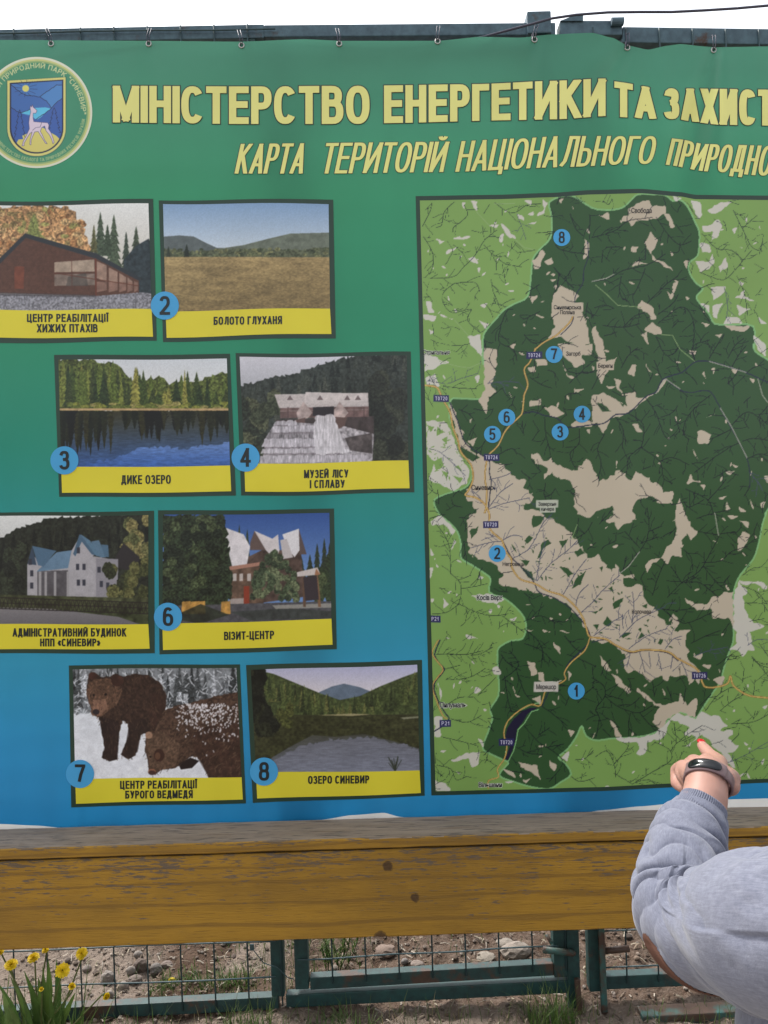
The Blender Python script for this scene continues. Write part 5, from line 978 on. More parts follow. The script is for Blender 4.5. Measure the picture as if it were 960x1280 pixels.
for pl in (('A', 330, 130, 400, 205), ('A', 540, 280, 590, 325, 640, 335), ('A', 210, 720, 290, 810), ('A', 425, 85, 540, 85), ('C', 130, 95, 220, 120, 290, 130, 360, 100), ('B', 20, 530, 80, 580, 140, 640, 270, 650), ('B', 380, 800, 440, 805, 480, 880, 560, 945), ('E', 880, 110, 850, 190)): cm.line(tp(*pl), .9, (150, 178, 120), .8)
cm.fill(tp('G', 640, 375, 590, 380, 550, 395, 500, 440, 465, 490, 452, 545, 490, 560, 470, 620, 452, 665, 470, 672, 495, 610, 512, 560, 518, 500, 550, 460, 580, 410, 620, 388), (30, 28, 56))
cm.line(tp('G', 640, 350, 590, 365, 530, 395, 470, 450, 442, 520, 462, 590, 450, 662), 1.1, BORDER); cm.line(tp('G', 640, 388, 600, 400, 560, 465, 525, 500, 515, 560, 500, 620, 470, 678), 1.1, BORDER)
# roads
def road(pl, wd=1.9):
    q = rag(smooth(tp(*pl)), .35, 3, 2, False); cm.line(q, wd, (150, 112, 60)); cm.line(q, wd * .55, (214, 182, 106))
road(('C', 45, 225, 110, 235, 130, 265, 150, 310, 185, 370, 200, 450, 230, 530, 245, 590, 300, 660, 310, 740, 285, 800, 270, 825, 330, 840, 380, 880, 375, 920, 'E', 385, 20, 400, 60, 400, 130, 440, 175, 470, 200, 490, 260, 520, 300, 525, 350, 570, 410, 650, 435, 720, 475, 800, 500, 870, 560, 910, 620, 930, 680, 950, 725, 'F', 70, 735, 130, 770, 210, 805, 290, 795, 410, 805, 470, 845, 530, 875, 570, 900, 590, 930, 'H', 600, 270, 620, 300, 680, 300, 740, 280, 755, 240, 770, 290, 820, 330, 870, 350, 960, 360, 1100, 380), 2.3)
road(('E', 950, 725, 920, 800, 850, 860, 810, 920, 'G', 790, 220, 740, 250, 680, 280, 650, 365, 600, 360, 540, 388, 470, 450, 446, 520, 462, 590, 450, 660, 410, 720, 415, 765, 360, 785, 360, 830), 1.7)
road(('C', 400, 600, 450, 550, 490, 470, 560, 400, 580, 370, 590, 280, 610, 220, 590, 140, 620, 100, 650, 30, 'A', 650, 880, 700, 840, 770, 800, 840, 730, 855, 700), 2.0)
road(('C', 385, 640, 375, 720, 385, 800, 385, 880), 2.0); road(('G', 80, 0, 45, 70, 75, 120, 105, 170, 48, 250, 70, 340, 105, 420, 128, 440), 1.6)
# little names
def tiny(st, T, cx, cy, wpx, hpx, col=(30, 32, 40), box=None, boxcol=PALE_IN, halo=None, weight=.01):
    c = bpy.data.curves.new('lettering', 'FONT'); c.body = st; c.offset = weight; c.resolution_u = 2; c.space_character = .92
    o = bpy.data.objects.new('lettering', c); COL.objects.link(o)
    me = o.evaluated_get(bpy.context.evaluated_depsgraph_get()).to_mesh()
    v = np.array([q.co[:2] for q in me.vertices]); fs = [list(p.vertices) for p in me.polygons]
    o.to_mesh_clear() if False else None
    bpy.data.objects.remove(o); bpy.data.curves.remove(c)
    ox, oy, k = TL[T]; u, w_ = ox + cx / k, oy + cy / k; W_, H_ = wpx / k * 1.06, hpx / k * 1.12
    x0, x1 = v[:, 0].min(), v[:, 0].max()
    if box: cm.fill([(u - W_ / 2 - box, w_ - H_ * .85 - box * .4), (u + W_ / 2 + box, w_ - H_ * .85 - box * .4), (u + W_ / 2 + box, w_ + H_ * .85 + box * .4), (u - W_ / 2 - box, w_ + H_ * .85 + box * .4)], boxcol)
    qq = np.stack([(u - W_ / 2 + (v[:, 0] - x0) / (x1 - x0) * W_ - cm.u0) * 3, (w_ + H_ / 2 - v[:, 1] / .73 * H_ - cm.v0) * 3], 1)
    if halo:
        for dx, dy in ((-1.6, 0), (1.6, 0), (0, 1.6), (0, -1.6)):
            for f in fs: cm.fill([(qq[i][0] + dx, qq[i][1] + dy) for i in f], halo, raw=True)
    pp = np.stack([qq[:, 0] / 3 + cm.u0, qq[:, 1] / 3 + cm.v0], 1); tt = np.array([(f[0], f[i], f[i + 1]) for f in fs for i in range(1, len(f) - 1)])
    q_ = Print(); q_.add(pp, tt, col, .0024, 99); NAMES.append(('place_name', q_))
NAMES = []
SB = (44, 44, 96); SW = (190, 190, 214)
HW = (216, 220, 210)
tiny('Свобода', 'B', 270, 122, 105, 24); tiny('Синевирська', 'A', 826, 650, 140, 20, box=3); tiny('Поляна', 'A', 826, 677, 74, 20, box=2); tiny('Загорб', 'A', 858, 903, 74, 20); tiny('Стригальня', 'A', 110, 896, 138, 21, halo=HW)
tiny('Береги', 'D', 73, 118, 74, 20, box=2); tiny('Синевир', 'C', 362, 782, 112, 24); tiny('Заверхня', 'C', 716, 872, 92, 18, box=2.5, boxcol=(190, 196, 178)); tiny('кичера', 'C', 718, 899, 66, 18, box=2, boxcol=(190, 196, 178))
tiny('Негровець', 'E', 532, 327, 112, 20); tiny('Косів Верх', 'E', 402, 510, 132, 24, halo=HW, weight=.02); tiny('Колочава', 'F', 270, 587, 98, 21); tiny('Мерешор', 'G', 682, 261, 104, 24, box=3, boxcol=(206, 202, 192)); tiny('Пилумаль', 'G', 162, 362, 136, 25, halo=HW, weight=.02); tiny('Вільшани', 'G', 370, 808, 122, 22, halo=HW, weight=.02)
for st, T, x, y, wd in (('Т0724', 'A', 645, 912, 66), ('Т0720', 'C', 138, 297, 66), ('Т0724', 'C', 412, 618, 66), ('Т0720', 'E', 407, 112, 66), ('Т0726', 'H', 587, 238, 66), ('Т0720', 'G', 460, 571, 66), ('Р21', 'G', 120, 465, 44), ('Р21', 'G', 62, -118, 40)): ox, oy, k = TL[T]; u, v_ = ox + x / k, oy + y / k; ww = wd / k; cm.fill([(u - ww / 2 - 2.2, v_ - 4.4), (u + ww / 2 + 2.2, v_ - 4.4), (u + ww / 2 + 2.2, v_ + 4.4), (u - ww / 2 - 2.2, v_ + 4.4)], SB); q_ = Print(); q_.text(st, u - ww / 2, u + ww / 2, v_ - 2.5, v_ + 2.5, .8, .8, SW, .0024, L=99, gap=.2); NAMES.append(('road_number', q_))
cm.disc(*[(520 + 428 / 4.3636), (430 + 788 / 4.3636)], 1.6, 1.6, (40, 44, 70))
mtop = curve([(510, 245.2), (620, 243.5), (690, 241), (740, 237.5), (800, 236), (850, 240), (870, 243.5), (960, 244.5), (1100, 244)])
mbot = curve([(530, 994.5), (640, 992), (745, 989), (850, 984), (960, 978.4), (1100, 972)])
def mapf(mg):
    def f(a, b):
        ul = 519.5 + 19.7 * b + mg; u = ul * (1 - a) + (1062 - mg) * a
        return u, (mtop(u) + mg * 1.05) * (1 - b) + (mbot(u) - mg * .95) * b
    return f
pr = Print(); pr.grid(mapf(0), 120, 160, (42, 66, 54), 0.0008); pmap = pr.build('park_map', banner); tag(pmap, 'printed green map of the park with streams, roads and place names')
pr = Print(); pr.grid(mapf(5.3), 540, 760, lambda u, v: lin(np.clip(cm.sample(u, v), 0, 255)), 0.0015); pr.build('map_sheet', pmap); [q_.build(nm_, pmap) for nm_, q_ in NAMES]
for dg, T, x, y in (('8', 'A', 795, 270), ('7', 'A', 753, 908), ('6', 'C', 495, 400), ('5', 'C', 417, 493), ('4', 'C', 906, 383), ('3', 'C', 786, 480), ('2', 'E', 443, 270), ('1', 'G', 850, 285)):
    ox, oy, k = TL[T]; u, v = ox + x / k, oy + y / k; pr = Print(); pr.disc(u, v, 10.6, BLUE, 0.0024, 32); wd_ = 7.6 if dg != '1' else 5
    pr.text(dg, u - wd_ / 2, u + wd_ / 2, v - 7.6, v + 7.0, 2.2, 2.1, INK, 0.0032); pr.build('number_badge', pmap)
del cm
# ---- eyelets and wire ties
for k, (u, v) in enumerate(EYE):
    b = MB(); c = W(np.array([u]), np.array([v]), 0.001)[0]; n = 20
    ring = [c + np.array([0.0072 * math.cos(a), -0.001, 0.0072 * math.sin(a)]) for a in np.linspace(0, 2 * math.pi, n + 1)]
    b.tube(ring, 0.0023, 6, cap=False); b.build('eyelet', M_EYELET, banner, True)
    b = MB(); jit = random.Random(k); top = P(u + jit.uniform(-4, 4), v - 15, 2.285)
    loop = [c + np.array([0, .004, -.002]), c + np.array([.003, -.006, .004]), c + np.array([.004, -.008, .02]), top + np.array([.004, -.016, 0]), top + np.array([0, .006, .004]), top + np.array([-.005, -.014, .002]), c + np.array([-.004, -.008, .018]), c + np.array([-.002, -.002, -.004])]
    if k in (6, 7): loop += [c + np.array([-.008, -.012, .012]), c + np.array([-.014, -.02, -.012])]
    b.tube(loop, 0.0012, 6); b.build('wire_tie', M_CABLE, banner, True)
# ------------------------------------------------------------------ FENCE AND GATES behind the banner
DF = 2.30
def wires(mb, ut, ub, vt, vb): mb.tube([P(ut, vt, DF - .004), P((ut + ub) / 2 + .4, (vt + vb) / 2, DF - .0055), P(ub, vb, DF - .004)], 0.0026, 6)
def hwire(mb, u0, v0, u1, v1):
    n = 8; mb.tube([P(u0 + (u1 - u0) * k / n, v0 + (v1 - v0) * k / n + .8 * math.sin(k * 1.7 + v0), DF - .008) for k in range(n + 1)], 0.0026, 6)
def rail(mb, u0, v0, u1, v1, h, D=DF, t=0.04):
    """square tube whose front face is centred on the line; h = face height in photo pixels"""
    mb.bar(P(u0, v0, D) + np.array([0, t / 2, 0]), P(u1, v1, D) + np.array([0, t / 2, 0]), t, h / F * D)
def post(mb, u0, v0, u1, v1, wpx, D=DF, t=0.04, dz=0):
    mb.bar(P(u0, v0, D) + np.array([0, t / 2 + dz, 0]), P(u1, v1, D) + np.array([0, t / 2 + dz, 0]), t, wpx / F * D, up=(1, 0, 0))
SH = 36.5
# left panel
fp = empty('fence_panel', P(50, 1275, DF), 'teal steel fence panel with dark wire mesh at the left, reaching behind the dandelions', 'fence')
b = MB(); rail(b, -330, 51.5, 330, 38.5, 17, DF + .002); b.build('top_rail', M_RAIL_LIT, fp, bevel=.003)
b = MB(); rail(b, -300, 1287.5, 348, 1254, 16, DF, .032); b.build('bottom_rail', M_TEAL2_SHADE, fp, bevel=.003)
b = MB(); post(b, 311, 48, 347.5, 1246, 16, DF + .003); b.build('post', M_TEAL_SHADE, fp, bevel=.003)
b = MB()
for k in range(-7, 8): wires(b, 17 + 41.7 * k, 17 + SH + 41.7 * k + 8, 36 - .02 * 41.7 * k, 1272 - 2.1 * k)
for k in range(27): hwire(b, -290, 1247 - 46.2 * k, 344, 1221.5 - 45.6 * k)
b.build('wire_mesh', M_WIRE, fp, True)
b = MB(); c = P(315, 1184, DF - .012); b.box(c, .012, .006, .018); b.tube([P(317, 1188, DF - .01), P(330, 1204, DF - .014), P(346, 1209, DF - .01), P(360, 1222, DF - .01), P(368, 1224, DF - .006)], .0016, 6); b.build('wire_clip', M_WIRE, fp)
# gate leaf in the middle
gl = empty('gate_leaf', P(540, 1235, DF), 'dark teal middle gate leaf with latch bar and wire mesh under the yellow board', 'gate')
b = MB(); post(b, 342, 60, 377.5, 1237, 17, DF - .002); b.build('stile', M_TEAL_SHADE, gl, bevel=.003)
b = MB(); post(b, 664, 60, 701.5, 1222, 17, DF - .002); b.build('stile', M_TEAL_SHADE, gl, bevel=.003)
b = MB(); rail(b, 387.5, 1230, 692, 1212, 15.5, DF, .03); b.build('bottom_rail', M_TEAL2_SHADE, gl, bevel=.003)
b = MB(); rail(b, 352, 74, 655, 66, 17); b.build('top_rail', M_RAIL_LIT, gl, bevel=.003)
b = MB()
for k in range(8): wires(b, 379 + 41.8 * k, 416 + 41.7 * k, 62, 1229 - 2.3 * k)
for k in range(24): hwire(b, 372 - 1.2 * k, 1200 - 46.6 * k, 698 - 1.2 * k, 1182 - 46 * k)
b.build('wire_mesh', M_WIRE, gl, True)
b = MB(); b.tube([P(679, 1187, DF - .03), P(716, 1191.5, DF - .03)], .0095, 10); b.tube([P(716, 1191.5, DF - .03), P(717, 1191.5, DF - .006)], .008, 8); b.tube([P(683, 1168, DF - .006), P(690, 1180, DF - .02)], .006, 6); b.build('latch_bar', M_RUSTY, gl, True)
# post between the leaves with its threshold bar
gp = empty('gate_post', P(720, 1262, DF), 'teal gate post with top hinge box and threshold bar along the dirt', 'post')
b = MB(); post(b, 677, 40, 719.5, 1270, 15.5, DF - .004, .04); b.build('post', M_TEAL_SHADE, gp, bevel=.003)
b = MB(); post(b, 722, 1225, 726.5, 1280, 6.5, DF - .03, .014); b.build('drop_bolt', M_RUSTY, gp, bevel=.002)
b = MB(); rail(b, 357.5, 1252.2, 712, 1233.5, 16, DF + .002, .03); b.build('threshold_bar', M_TEAL_SHADE, gp, bevel=.003)
b = MB(); post(b, 673.8, 13.5, 674.6, 41, 30, DF - .012, .07); b.build('hinge_box', M_RAIL_LIT, gp, bevel=.004)
b = MB(); rail(b, 330, 38.5, 694.5, 30.5 + 5, 15, DF + .002); b.build('top_rail', M_RAIL_LIT, gp, bevel=.003)
# right leaf
gr = empty('gate_leaf', P(760, 1240, DF), 'right teal gate leaf whose rusty latch sticks out beside the person', 'gate')
b = MB(); post(b, 708, 27, 746, 1240, 17, DF - .002); b.build('stile', M_TEAL_SHADE, gr, bevel=.003)
b = MB(); rail(b, 700, 34.5, 778, 34.5, 18, DF - .004, .045); b.build('top_rail', M_RAIL_LIT, gr, bevel=.003)
b = MB(); rail(b, 778.2, 43, 1330, 51, 19.5, DF); b.build('top_rail', M_RAIL_LIT, gr, bevel=.003)
b = MB(); b.tube([P(764, 27.5, DF - .012), P(779, 27, DF - .012)], .012, 12); b.build('hinge_pin', M_RAIL_LIT, gr); b = MB(); b.add([P(700, 26, DF - .01), P(729, 26, DF - .01), P(729, 19, DF - .01), P(717, 19.5, DF - .01), P(700, 26, DF + .01), P(729, 26, DF + .01), P(729, 19, DF + .01), P(717, 19.5, DF + .01)], [(0, 1, 2, 3), (4, 7, 6, 5), (0, 4, 5, 1), (1, 5, 6, 2), (2, 6, 7, 3), (3, 7, 4, 0)]); b.build('hinge', M_RAIL_LIT, gr)
b = MB(); rail(b, 757, 1229, 1320, 1204, 16.5, DF, .032); b.build('bottom_rail', M_TEAL2_SHADE, gr, bevel=.003)
b = MB()
for k in range(14): wires(b, 741 + 41.5 * k, 784 + 39.5 * k, 34 + .6 * k, 1229 - 1.9 * k)
for k in range(25): hwire(b, 752 - 1.2 * k, 1210 - 46.6 * k, 1310, 1188 - 45.6 * k)
b.build('wire_mesh', M_WIRE, gr, True)
b = MB(); b.tube([P(756, 1188.5, DF - .012), P(787, 1185.5, DF - .03)], .0095, 10); b.build('latch_bar', M_RUSTY, gr, True)
b = MB(); post(b, 752, 1160, 756.5, 1274, 7.5, DF - .026, .014); b.build('drop_bolt', M_RUSTY, gr, bevel=.002)
# beam lying on the ground
b = MB(); a0 = P(800, 1281, 2.235); a1 = P(1150, 1266, 2.25); a0[2] = .004; a1[2] = .012; b.bar(a0, a1, .05, .052)
tag(b.build('steel_beam', M_RUSTY, bevel=.004), 'rusty teal steel beam lying on the dirt in front of the right gate leaf', 'beam')
# cable
cb = [(1400, -22, 2.2), (1150, -8, 2.2), (960, 7, 2.2), (920, 10.5, 2.2), (880, 13, 2.2), (840, 15, 2.2), (800, 15, 2.205), (760, 15.5, 2.21), (720, 18.5, 2.22), (690, 23, 2.225), (665, 30, 2.235), (640, 36.5, 2.262), (605, 46, 2.275), (560, 56, 2.276), (480, 62, 2.276), (400, 60, 2.276), (300, 56, 2.276), (200, 60, 2.276), (115, 70, 2.276), (0, 84, 2.276), (-200, 120, 2.276)]
b = MB(); b.tube([P(*q) for q in cb], .0036, 8); tag(b.build('power_cable', M_CABLE, smooth=True), 'thin dark cable hanging over the top rail and slipping behind the banner', 'cable')

# ------------------------------------------------------------------ wooden board under the banner
def plank(name, top, bot, Df, Db, mat, parent, u0=-260, u1=1330, n=120, ch=.004, jit=.0012, seed=0):
    vs = []; fs = []; hg = []
    us = np.linspace(u0, u1, n)
    for i, u in enumerate(us):
        zt = P(u, top(u), Df); zb = P(u, bot(u), Df)
        j = [(vnoise(u / 22.0, k * 7.3, seed) - .5) * 2 * jit for k in range(8)]
        x, y0, t_, b_ = zt[0], zt[1], zt[2], zb[2]; y1 = Db
        ring = [(y0 + ch, t_ + j[0]), (y0, t_ - ch + j[1]), (y0, b_ + ch + j[2]), (y0 + ch, b_ + j[3]), (y1 - ch, b_ + j[4]), (y1, b_ + ch), (y1, t_ - ch), (y1 - ch, t_ + j[5])]
        for q in ring: vs.append((x, q[0], q[1])); hg.append((q[1] - b_) / max(1e-6, t_ - b_))
    for i in range(n - 1):
        for k in range(8): fs.append((i * 8 + k, i * 8 + (k + 1) % 8, (i + 1) * 8 + (k + 1) % 8, (i + 1) * 8 + k))
    fs += [tuple(range(8))[::-1], tuple((n - 1) * 8 + k for k in range(8))]
    me = bpy.data.meshes.new(name); me.from_pydata(vs, [], fs); me.update()
    at = me.attributes.new('hgt', 'FLOAT', 'POINT'); at.data.foreach_set('value', np.array(hg, np.float32))
    bm = bmesh.new(); bm.from_mesh(me); bmesh.ops.recalc_face_normals(bm, faces=bm.faces); bm.to_mesh(me); bm.free()
    return link(name, me, mat, parent)
bd = empty('wooden_barrier', P(480, 1175, 2.12), 'long yellow painted wooden barrier with weathered grey cap plank under the banner', 'barrier')
SL = -30.0 / 960
plank('front_board', lambda u: 1077 + SL * u + .8, lambda u: 1188.5 + (-27.5 / 800) * u, 2.10, 2.137, M_YEL, bd, ch=.005, seed=3)
cap = plank('cap_plank', lambda u: 1061.5 + (-28.5 / 960) * u, lambda u: 1075 + SL * u + .4, 2.093, 2.232, [M_GREY, M_YEL], bd, ch=.003, seed=8)
for p in cap.data.polygons:
    if p.normal.y < -.6: p.material_index = 1
for k, (u, v) in enumerate(((347, 1130), (720, 1120))):
    b = MB(); c0 = P(u, v, 2.138); c1 = P(u, v, DF + .001); c1[0] = c0[0]; c1[2] = c0[2]; b.bar(c0, c1, .06, .10, up=(0, 0, 1)); b.build('bracket', M_GREY, bd)

# ------------------------------------------------------------------ GROUND
def spaced(lo, a, b, hi, fine):
    mid = np.arange(a, b + fine, fine); L = [a]; s = fine
    while L[-1] > lo: s *= 1.35; L.append(L[-1] - s)
    R = [mid[-1]]; s = fine
    while R[-1] < hi: s *= 1.35; R.append(R[-1] + s)
    return np.concatenate([np.array(L[1:])[::-1], mid, np.array(R[1:])])
def sm(a, b, x): t = np.clip((x - a) / (b - a), 0, 1); return t * t * (3 - 2 * t)
def gz(x, y):
    x = np.asarray(x, float); y = np.asarray(y, float)
    near = np.exp(-((x / 6) ** 2 + ((y - 2.3) / 6) ** 2))
    z = .05 * (fbm(x * 2.3, y * 2.3, 21, 4) - .5) * near + .035 * (fbm(x * 11, y * 11, 5, 3) - .5) * near + .02 * (fbm(x * 40, y * 40, 8, 2) - .5) * near
    z = z + .16 * sm(2.5, 3.6, y) + .5 * (fbm(x / 9, y / 9, 4, 2) - .5) * (1 - near) * sm(5, 12, np.hypot(x, y))
    return z + .012 + .012 * x * near
gx = spaced(-220, -1.5, 1.5, 220, .014); gy = spaced(-160, 1.95, 3.3, 320, .014)
XX, YY = np.meshgrid(gx, gy); ZZ = gz(XX, YY)
pth = np.clip(sm(.25, .5, fbm(XX * 1.6 + 3, YY * 1.6, 31, 3)) * .35 + sm(-.72, -.95, XX) * sm(2.33, 2.4, YY) * .55 + .8 * np.exp(-(((XX + .50 - (YY - 2.6) * .1) / .09) ** 2)) * sm(2.5, 2.56, YY) + .75 * sm(2.33, 2.24, YY), 0, 1)
i = (np.arange(len(gy) - 1)[:, None] * len(gx) + np.arange(len(gx) - 1)[None]).ravel()
me = np_mesh('ground', np.stack([XX, YY, ZZ], -1).reshape(-1, 3), quads=np.stack([i, i + 1, i + len(gx) + 1, i + len(gx)], 1))
at = me.attributes.new('pale', 'FLOAT', 'POINT'); at.data.foreach_set('value', pth.ravel().astype(np.float32))
mt, n, bs, N, L = mat_new('dry_dirt'); v = coords(n)
n1 = noise(n, v, 26, 6, .65); n2 = noise(n, v, 120, 4, .6); n3 = noise(n, v, 4, 4, .6)
dark_ = mixc(n, n1, (0.04, 0.025, 0.017), (0.125, 0.079, 0.055)); pale_ = mixc(n, n2, (0.10, 0.076, 0.06), (0.31, 0.25, 0.205))
at = nd(n, 'ShaderNodeAttribute', attribute_name='pale')
ad = nd(n, 'ShaderNodeMath', operation='MULTIPLY_ADD'); L.new(n1, ad.inputs[0]); ad.inputs[1].default_value = .7; L.new(at.outputs['Fac'], ad.inputs[2])
c = mixc(n, ramp(n, ad.outputs[0], [(.62, (0, 0, 0)), (1.0, (1, 1, 1))]), dark_, pale_)
c = mixc(n, ramp(n, n3, [(.35, (.0, .0, .0)), (.7, (.35, .35, .35))]), c, (0.10, 0.07, 0.05))
L.new(c, bs.inputs['Base Color']); bs.inputs['Roughness'].default_value = .95; bs.inputs['Specular IOR Level'].default_value = .15
bump(n, bs, n2, .8, .012)
tag(link('ground', me, mt, None, True), None, kind='structure')
M_STONE_A, n, bs, N, L = mat_new('pebbles'); a_ = nd(n, 'ShaderNodeAttribute', attribute_name='Col')
L.new(mixc(n, noise(n, coords(n), 130, 4), a_.outputs['Color'], mixc(n, .45, a_.outputs['Color'], (0.02, .016, .013))), bs.inputs['Base Color']); bs.inputs['Roughness'].default_value = .9
# gravel, dry litter
def rock_shape(rr, sx, sy, sz, sub=1):
    bm = bmesh.new(); bmesh.ops.create_icosphere(bm, subdivisions=sub, radius=1); s = rr.random() * 100
    out = []
    for q in bm.verts:
        d = q.co.normalized(); k = .72 + .55 * float(fbm(d.x * 1.3 + s, d.y * 1.3 + d.z * 1.7 + s, 2, 3)); 
        k = min(k, 1.02 if rr.random() < .8 else .9); out.append(np.array([d.x * sx * k, d.y * sy * k, d.z * sz * k]))
    F_ = [tuple(w_.index for w_ in f.verts) for f in bm.faces]; bm.free(); return out, F_
def Rz(a): return np.array([[math.cos(a), -math.sin(a), 0], [math.sin(a), math.cos(a), 0], [0, 0, 1]])
PROTO = [rock_shape(random.Random(k), 1, .8, .6, 1) for k in range(8)]
b = MB(); rr = random.Random(4); CC = [(.25, .19, .15), (.15, .105, .08), (.33, .275, .23), (.12, .08, .055), (.20, .14, .10), (.09, .062, .045)]
for k in range(6500):
    x = rr.uniform(-1.35, 1.35); y = 2.02 + rr.random() ** .8 * 1.0; s = .0018 + .0085 * rr.random() ** 4
    V_, F_ = PROTO[k % 8]; R = Rz(rr.uniform(0, 6.3)) * s; c = np.array([x, y, float(gz(x, y)) + s * .25])
    cc = np.array(rr.choice(CC)) * rr.uniform(.45, 1.05)
    b.add([c + R @ q for q in V_], F_, tuple(cc))
tag(b.build('gravel', M_STONE_A, colors=True), None, kind='stuff')
b = MB()
for k in range(2600):
    x = rr.uniform(-1.3, 1.3); y = 2.05 + rr.random() ** 1.3 * .75; L_ = rr.uniform(.008, .034); wd = rr.uniform(.0012, .005); a = rr.uniform(0, 6.3); t = rr.uniform(-.35, .35)
    d = np.array([math.cos(a), math.sin(a), t]); nn = np.array([-math.sin(a), math.cos(a), rr.uniform(-.4, .4)]); c = np.array([x, y, float(gz(x, y)) + .003 + abs(t) * L_ * .5]); up = np.array([0, 0, .0009])
    bnd = np.array([0, 0, rr.uniform(0, .15) * L_])
    vs = []
    for u_, e in ((-.5, 0), (0, 1), (.5, 0)):
        for s_ in (-.5, .5): vs += [c + d * L_ * u_ + nn * wd * s_ + bnd * e, c + d * L_ * u_ + nn * wd * s_ + bnd * e + up]
    fs = []
    for q in (0, 4): fs += [(q + 1, q + 3, q + 7, q + 5), (q, q + 4, q + 6, q + 2), (q, q + 1, q + 5, q + 4), (q + 2, q + 6, q + 7, q + 3)]
    b.add(vs, fs, tuple(np.array(rr.choice([(.36, .30, .22), (.27, .20, .14), (.16, .11, .075), (.42, .36, .29), (.10, .07, .05)])) * rr.uniform(.5, 1.05)))
tag(b.build('dry_litter', M_STONE_A, colors=True), None, kind='stuff')
# single stones behind the fence: (u, v, half width px, half height px, colour, label)
def hit(u, v):
    d = P(u, v, 1.0) - CAM; t = 2.0
    for k in range(60):
        q = CAM + d * t; e = q[2] - float(gz(q[0], q[1])); t += max(e, -.05) * .6 + (0 if e > 0 else -.002)
        if abs(e) < .0008: break
    return CAM + d * t
STN = [(175, 1207, 9, 9.5, (.17, .125, .10), 'brown angular stone leaning among round pebbles behind the mesh'), (163, 1213, 6.5, 5.5, (.34, .29, .25), 'pale round stone left of the brown angular stone'), (194, 1212, 8, 7, (.25, .22, .20), 'grey rounded stone right of the brown angular stone'), (172, 1194, 6, 4.5, (.30, .26, .23), 'small pale stone above the brown angular stone'), (154, 1233, 6.5, 6, (.36, .30, .26), 'pale oval stone low beside the lower mesh wire'), (168, 1225, 9, 5, (.24, .19, .16), 'flat brown stone under the round pebble group'), (208, 1206, 8, 4, (.26, .20, .17), 'flat stone at the right end of the pebble group'),
 (134, 1222, 9, 9, (.33, .285, .25), 'lumpy pale stone beside the rubble edge'), (137, 1243, 5, 6, (.38, .33, .29), 'small pale stone above the drooping flower bud'), (108, 1211, 6, 4, (.30, .25, .22), 'small stone on the pale rubble'), (646, 1190, 19, 10, (.36, .30, .25), 'large pale angular stone behind the middle gate leaf'), (607, 1198, 13, 4.5, (.37, .32, .26), 'flat pale slab left of the large angular stone'), (632, 1180, 12, 3.5, (.34, .29, .24), 'thin pale slab above the flat one behind the gate'), (482, 1190, 14, 6, (.30, .215, .17), 'reddish flat stone behind the middle gate mesh'), (506, 1202, 5, 3.8, (.27, .24, .225), 'small grey stone below the reddish flat stone'), (522, 1207, 9, 4.5, (.33, .26, .22), 'low tan stone right of the small grey one')]
for (u, v, hw, hh, colr, lab) in STN:
    c = hit(u, v + hh * .7); D = c[1]; sx, sz = hw / F * D, hh / F * D * 1.1
    V_, F_ = rock_shape(random.Random(int(u * 3 + v)), sx, sx * .8, sz, 3); R = Rz(random.Random(int(u)).uniform(-.5, .5)); b = MB()
    b.add([c + np.array([0, sx * .3, sz * .45]) + R @ q for q in V_], F_, tuple(np.array(colr) * .72)); tag(b.build('stone', M_STONE_A, None, hw < 8, colors=True), lab, 'stone', 'stones on the dirt behind the fence')
rr = random.Random(77)
for k in range(46):
    u = rr.uniform(400, 880) if k % 3 else rr.uniform(20, 330); v = rr.uniform(1172, 1222); hw = rr.uniform(2.2, 5.5); c = hit(u, v); s = hw / F * c[1]
    V_, F_ = rock_shape(random.Random(k), s, s * .85, s * .65, 2); b = MB(); R = Rz(rr.uniform(0, 6)); b.add([c + np.array([0, 0, s * .3]) + R @ q for q in V_], F_, tuple(np.array(rr.choice(CC)) * rr.uniform(.55, .95)))
    tag(b.build('small_stone', M_STONE_A, None, False, colors=True), 'small loose dirt-coloured stone lying behind the fence mesh', 'stone', 'small loose stones on the dirt')

# ------------------------------------------------------------------ PLANTS
def leaf_mat(name, a, b_, rough=.5):
    mt, n, bs, N, L = mat_new(name); at = nd(n, 'ShaderNodeAttribute', attribute_name='Col')
    c = mixc(n, 1.0, at.outputs['Color'], mixc(n, noise(n, coords(n), 60, 3), a, b_), 'MULTIPLY')
    L.new(c, bs.inputs['Base Color']); bs.inputs['Roughness'].default_value = rough; bs.inputs['Specular IOR Level'].default_value = .3
    tr = nd(n, 'ShaderNodeBsdfTranslucent'); L.new(c, tr.inputs['Color']); mx = nd(n, 'ShaderNodeMixShader'); mx.inputs[0].default_value = .3
    L.new(bs.outputs[0], mx.inputs[1]); L.new(tr.outputs[0], mx.inputs[2]); L.new(mx.outputs[0], N['Material Output'].inputs[0]); return mt
M_LEAF = leaf_mat('green_leaf', (.7, .7, .7), (1.2, 1.2, 1.2)); M_PETAL = leaf_mat('yellow_petal', (.85, .85, .85), (1.1, 1.05, 1.0), .6)
GR = [(.075, .135, .028), (.055, .105, .025), (.10, .165, .04), (.13, .17, .05), (.045, .085, .022)]
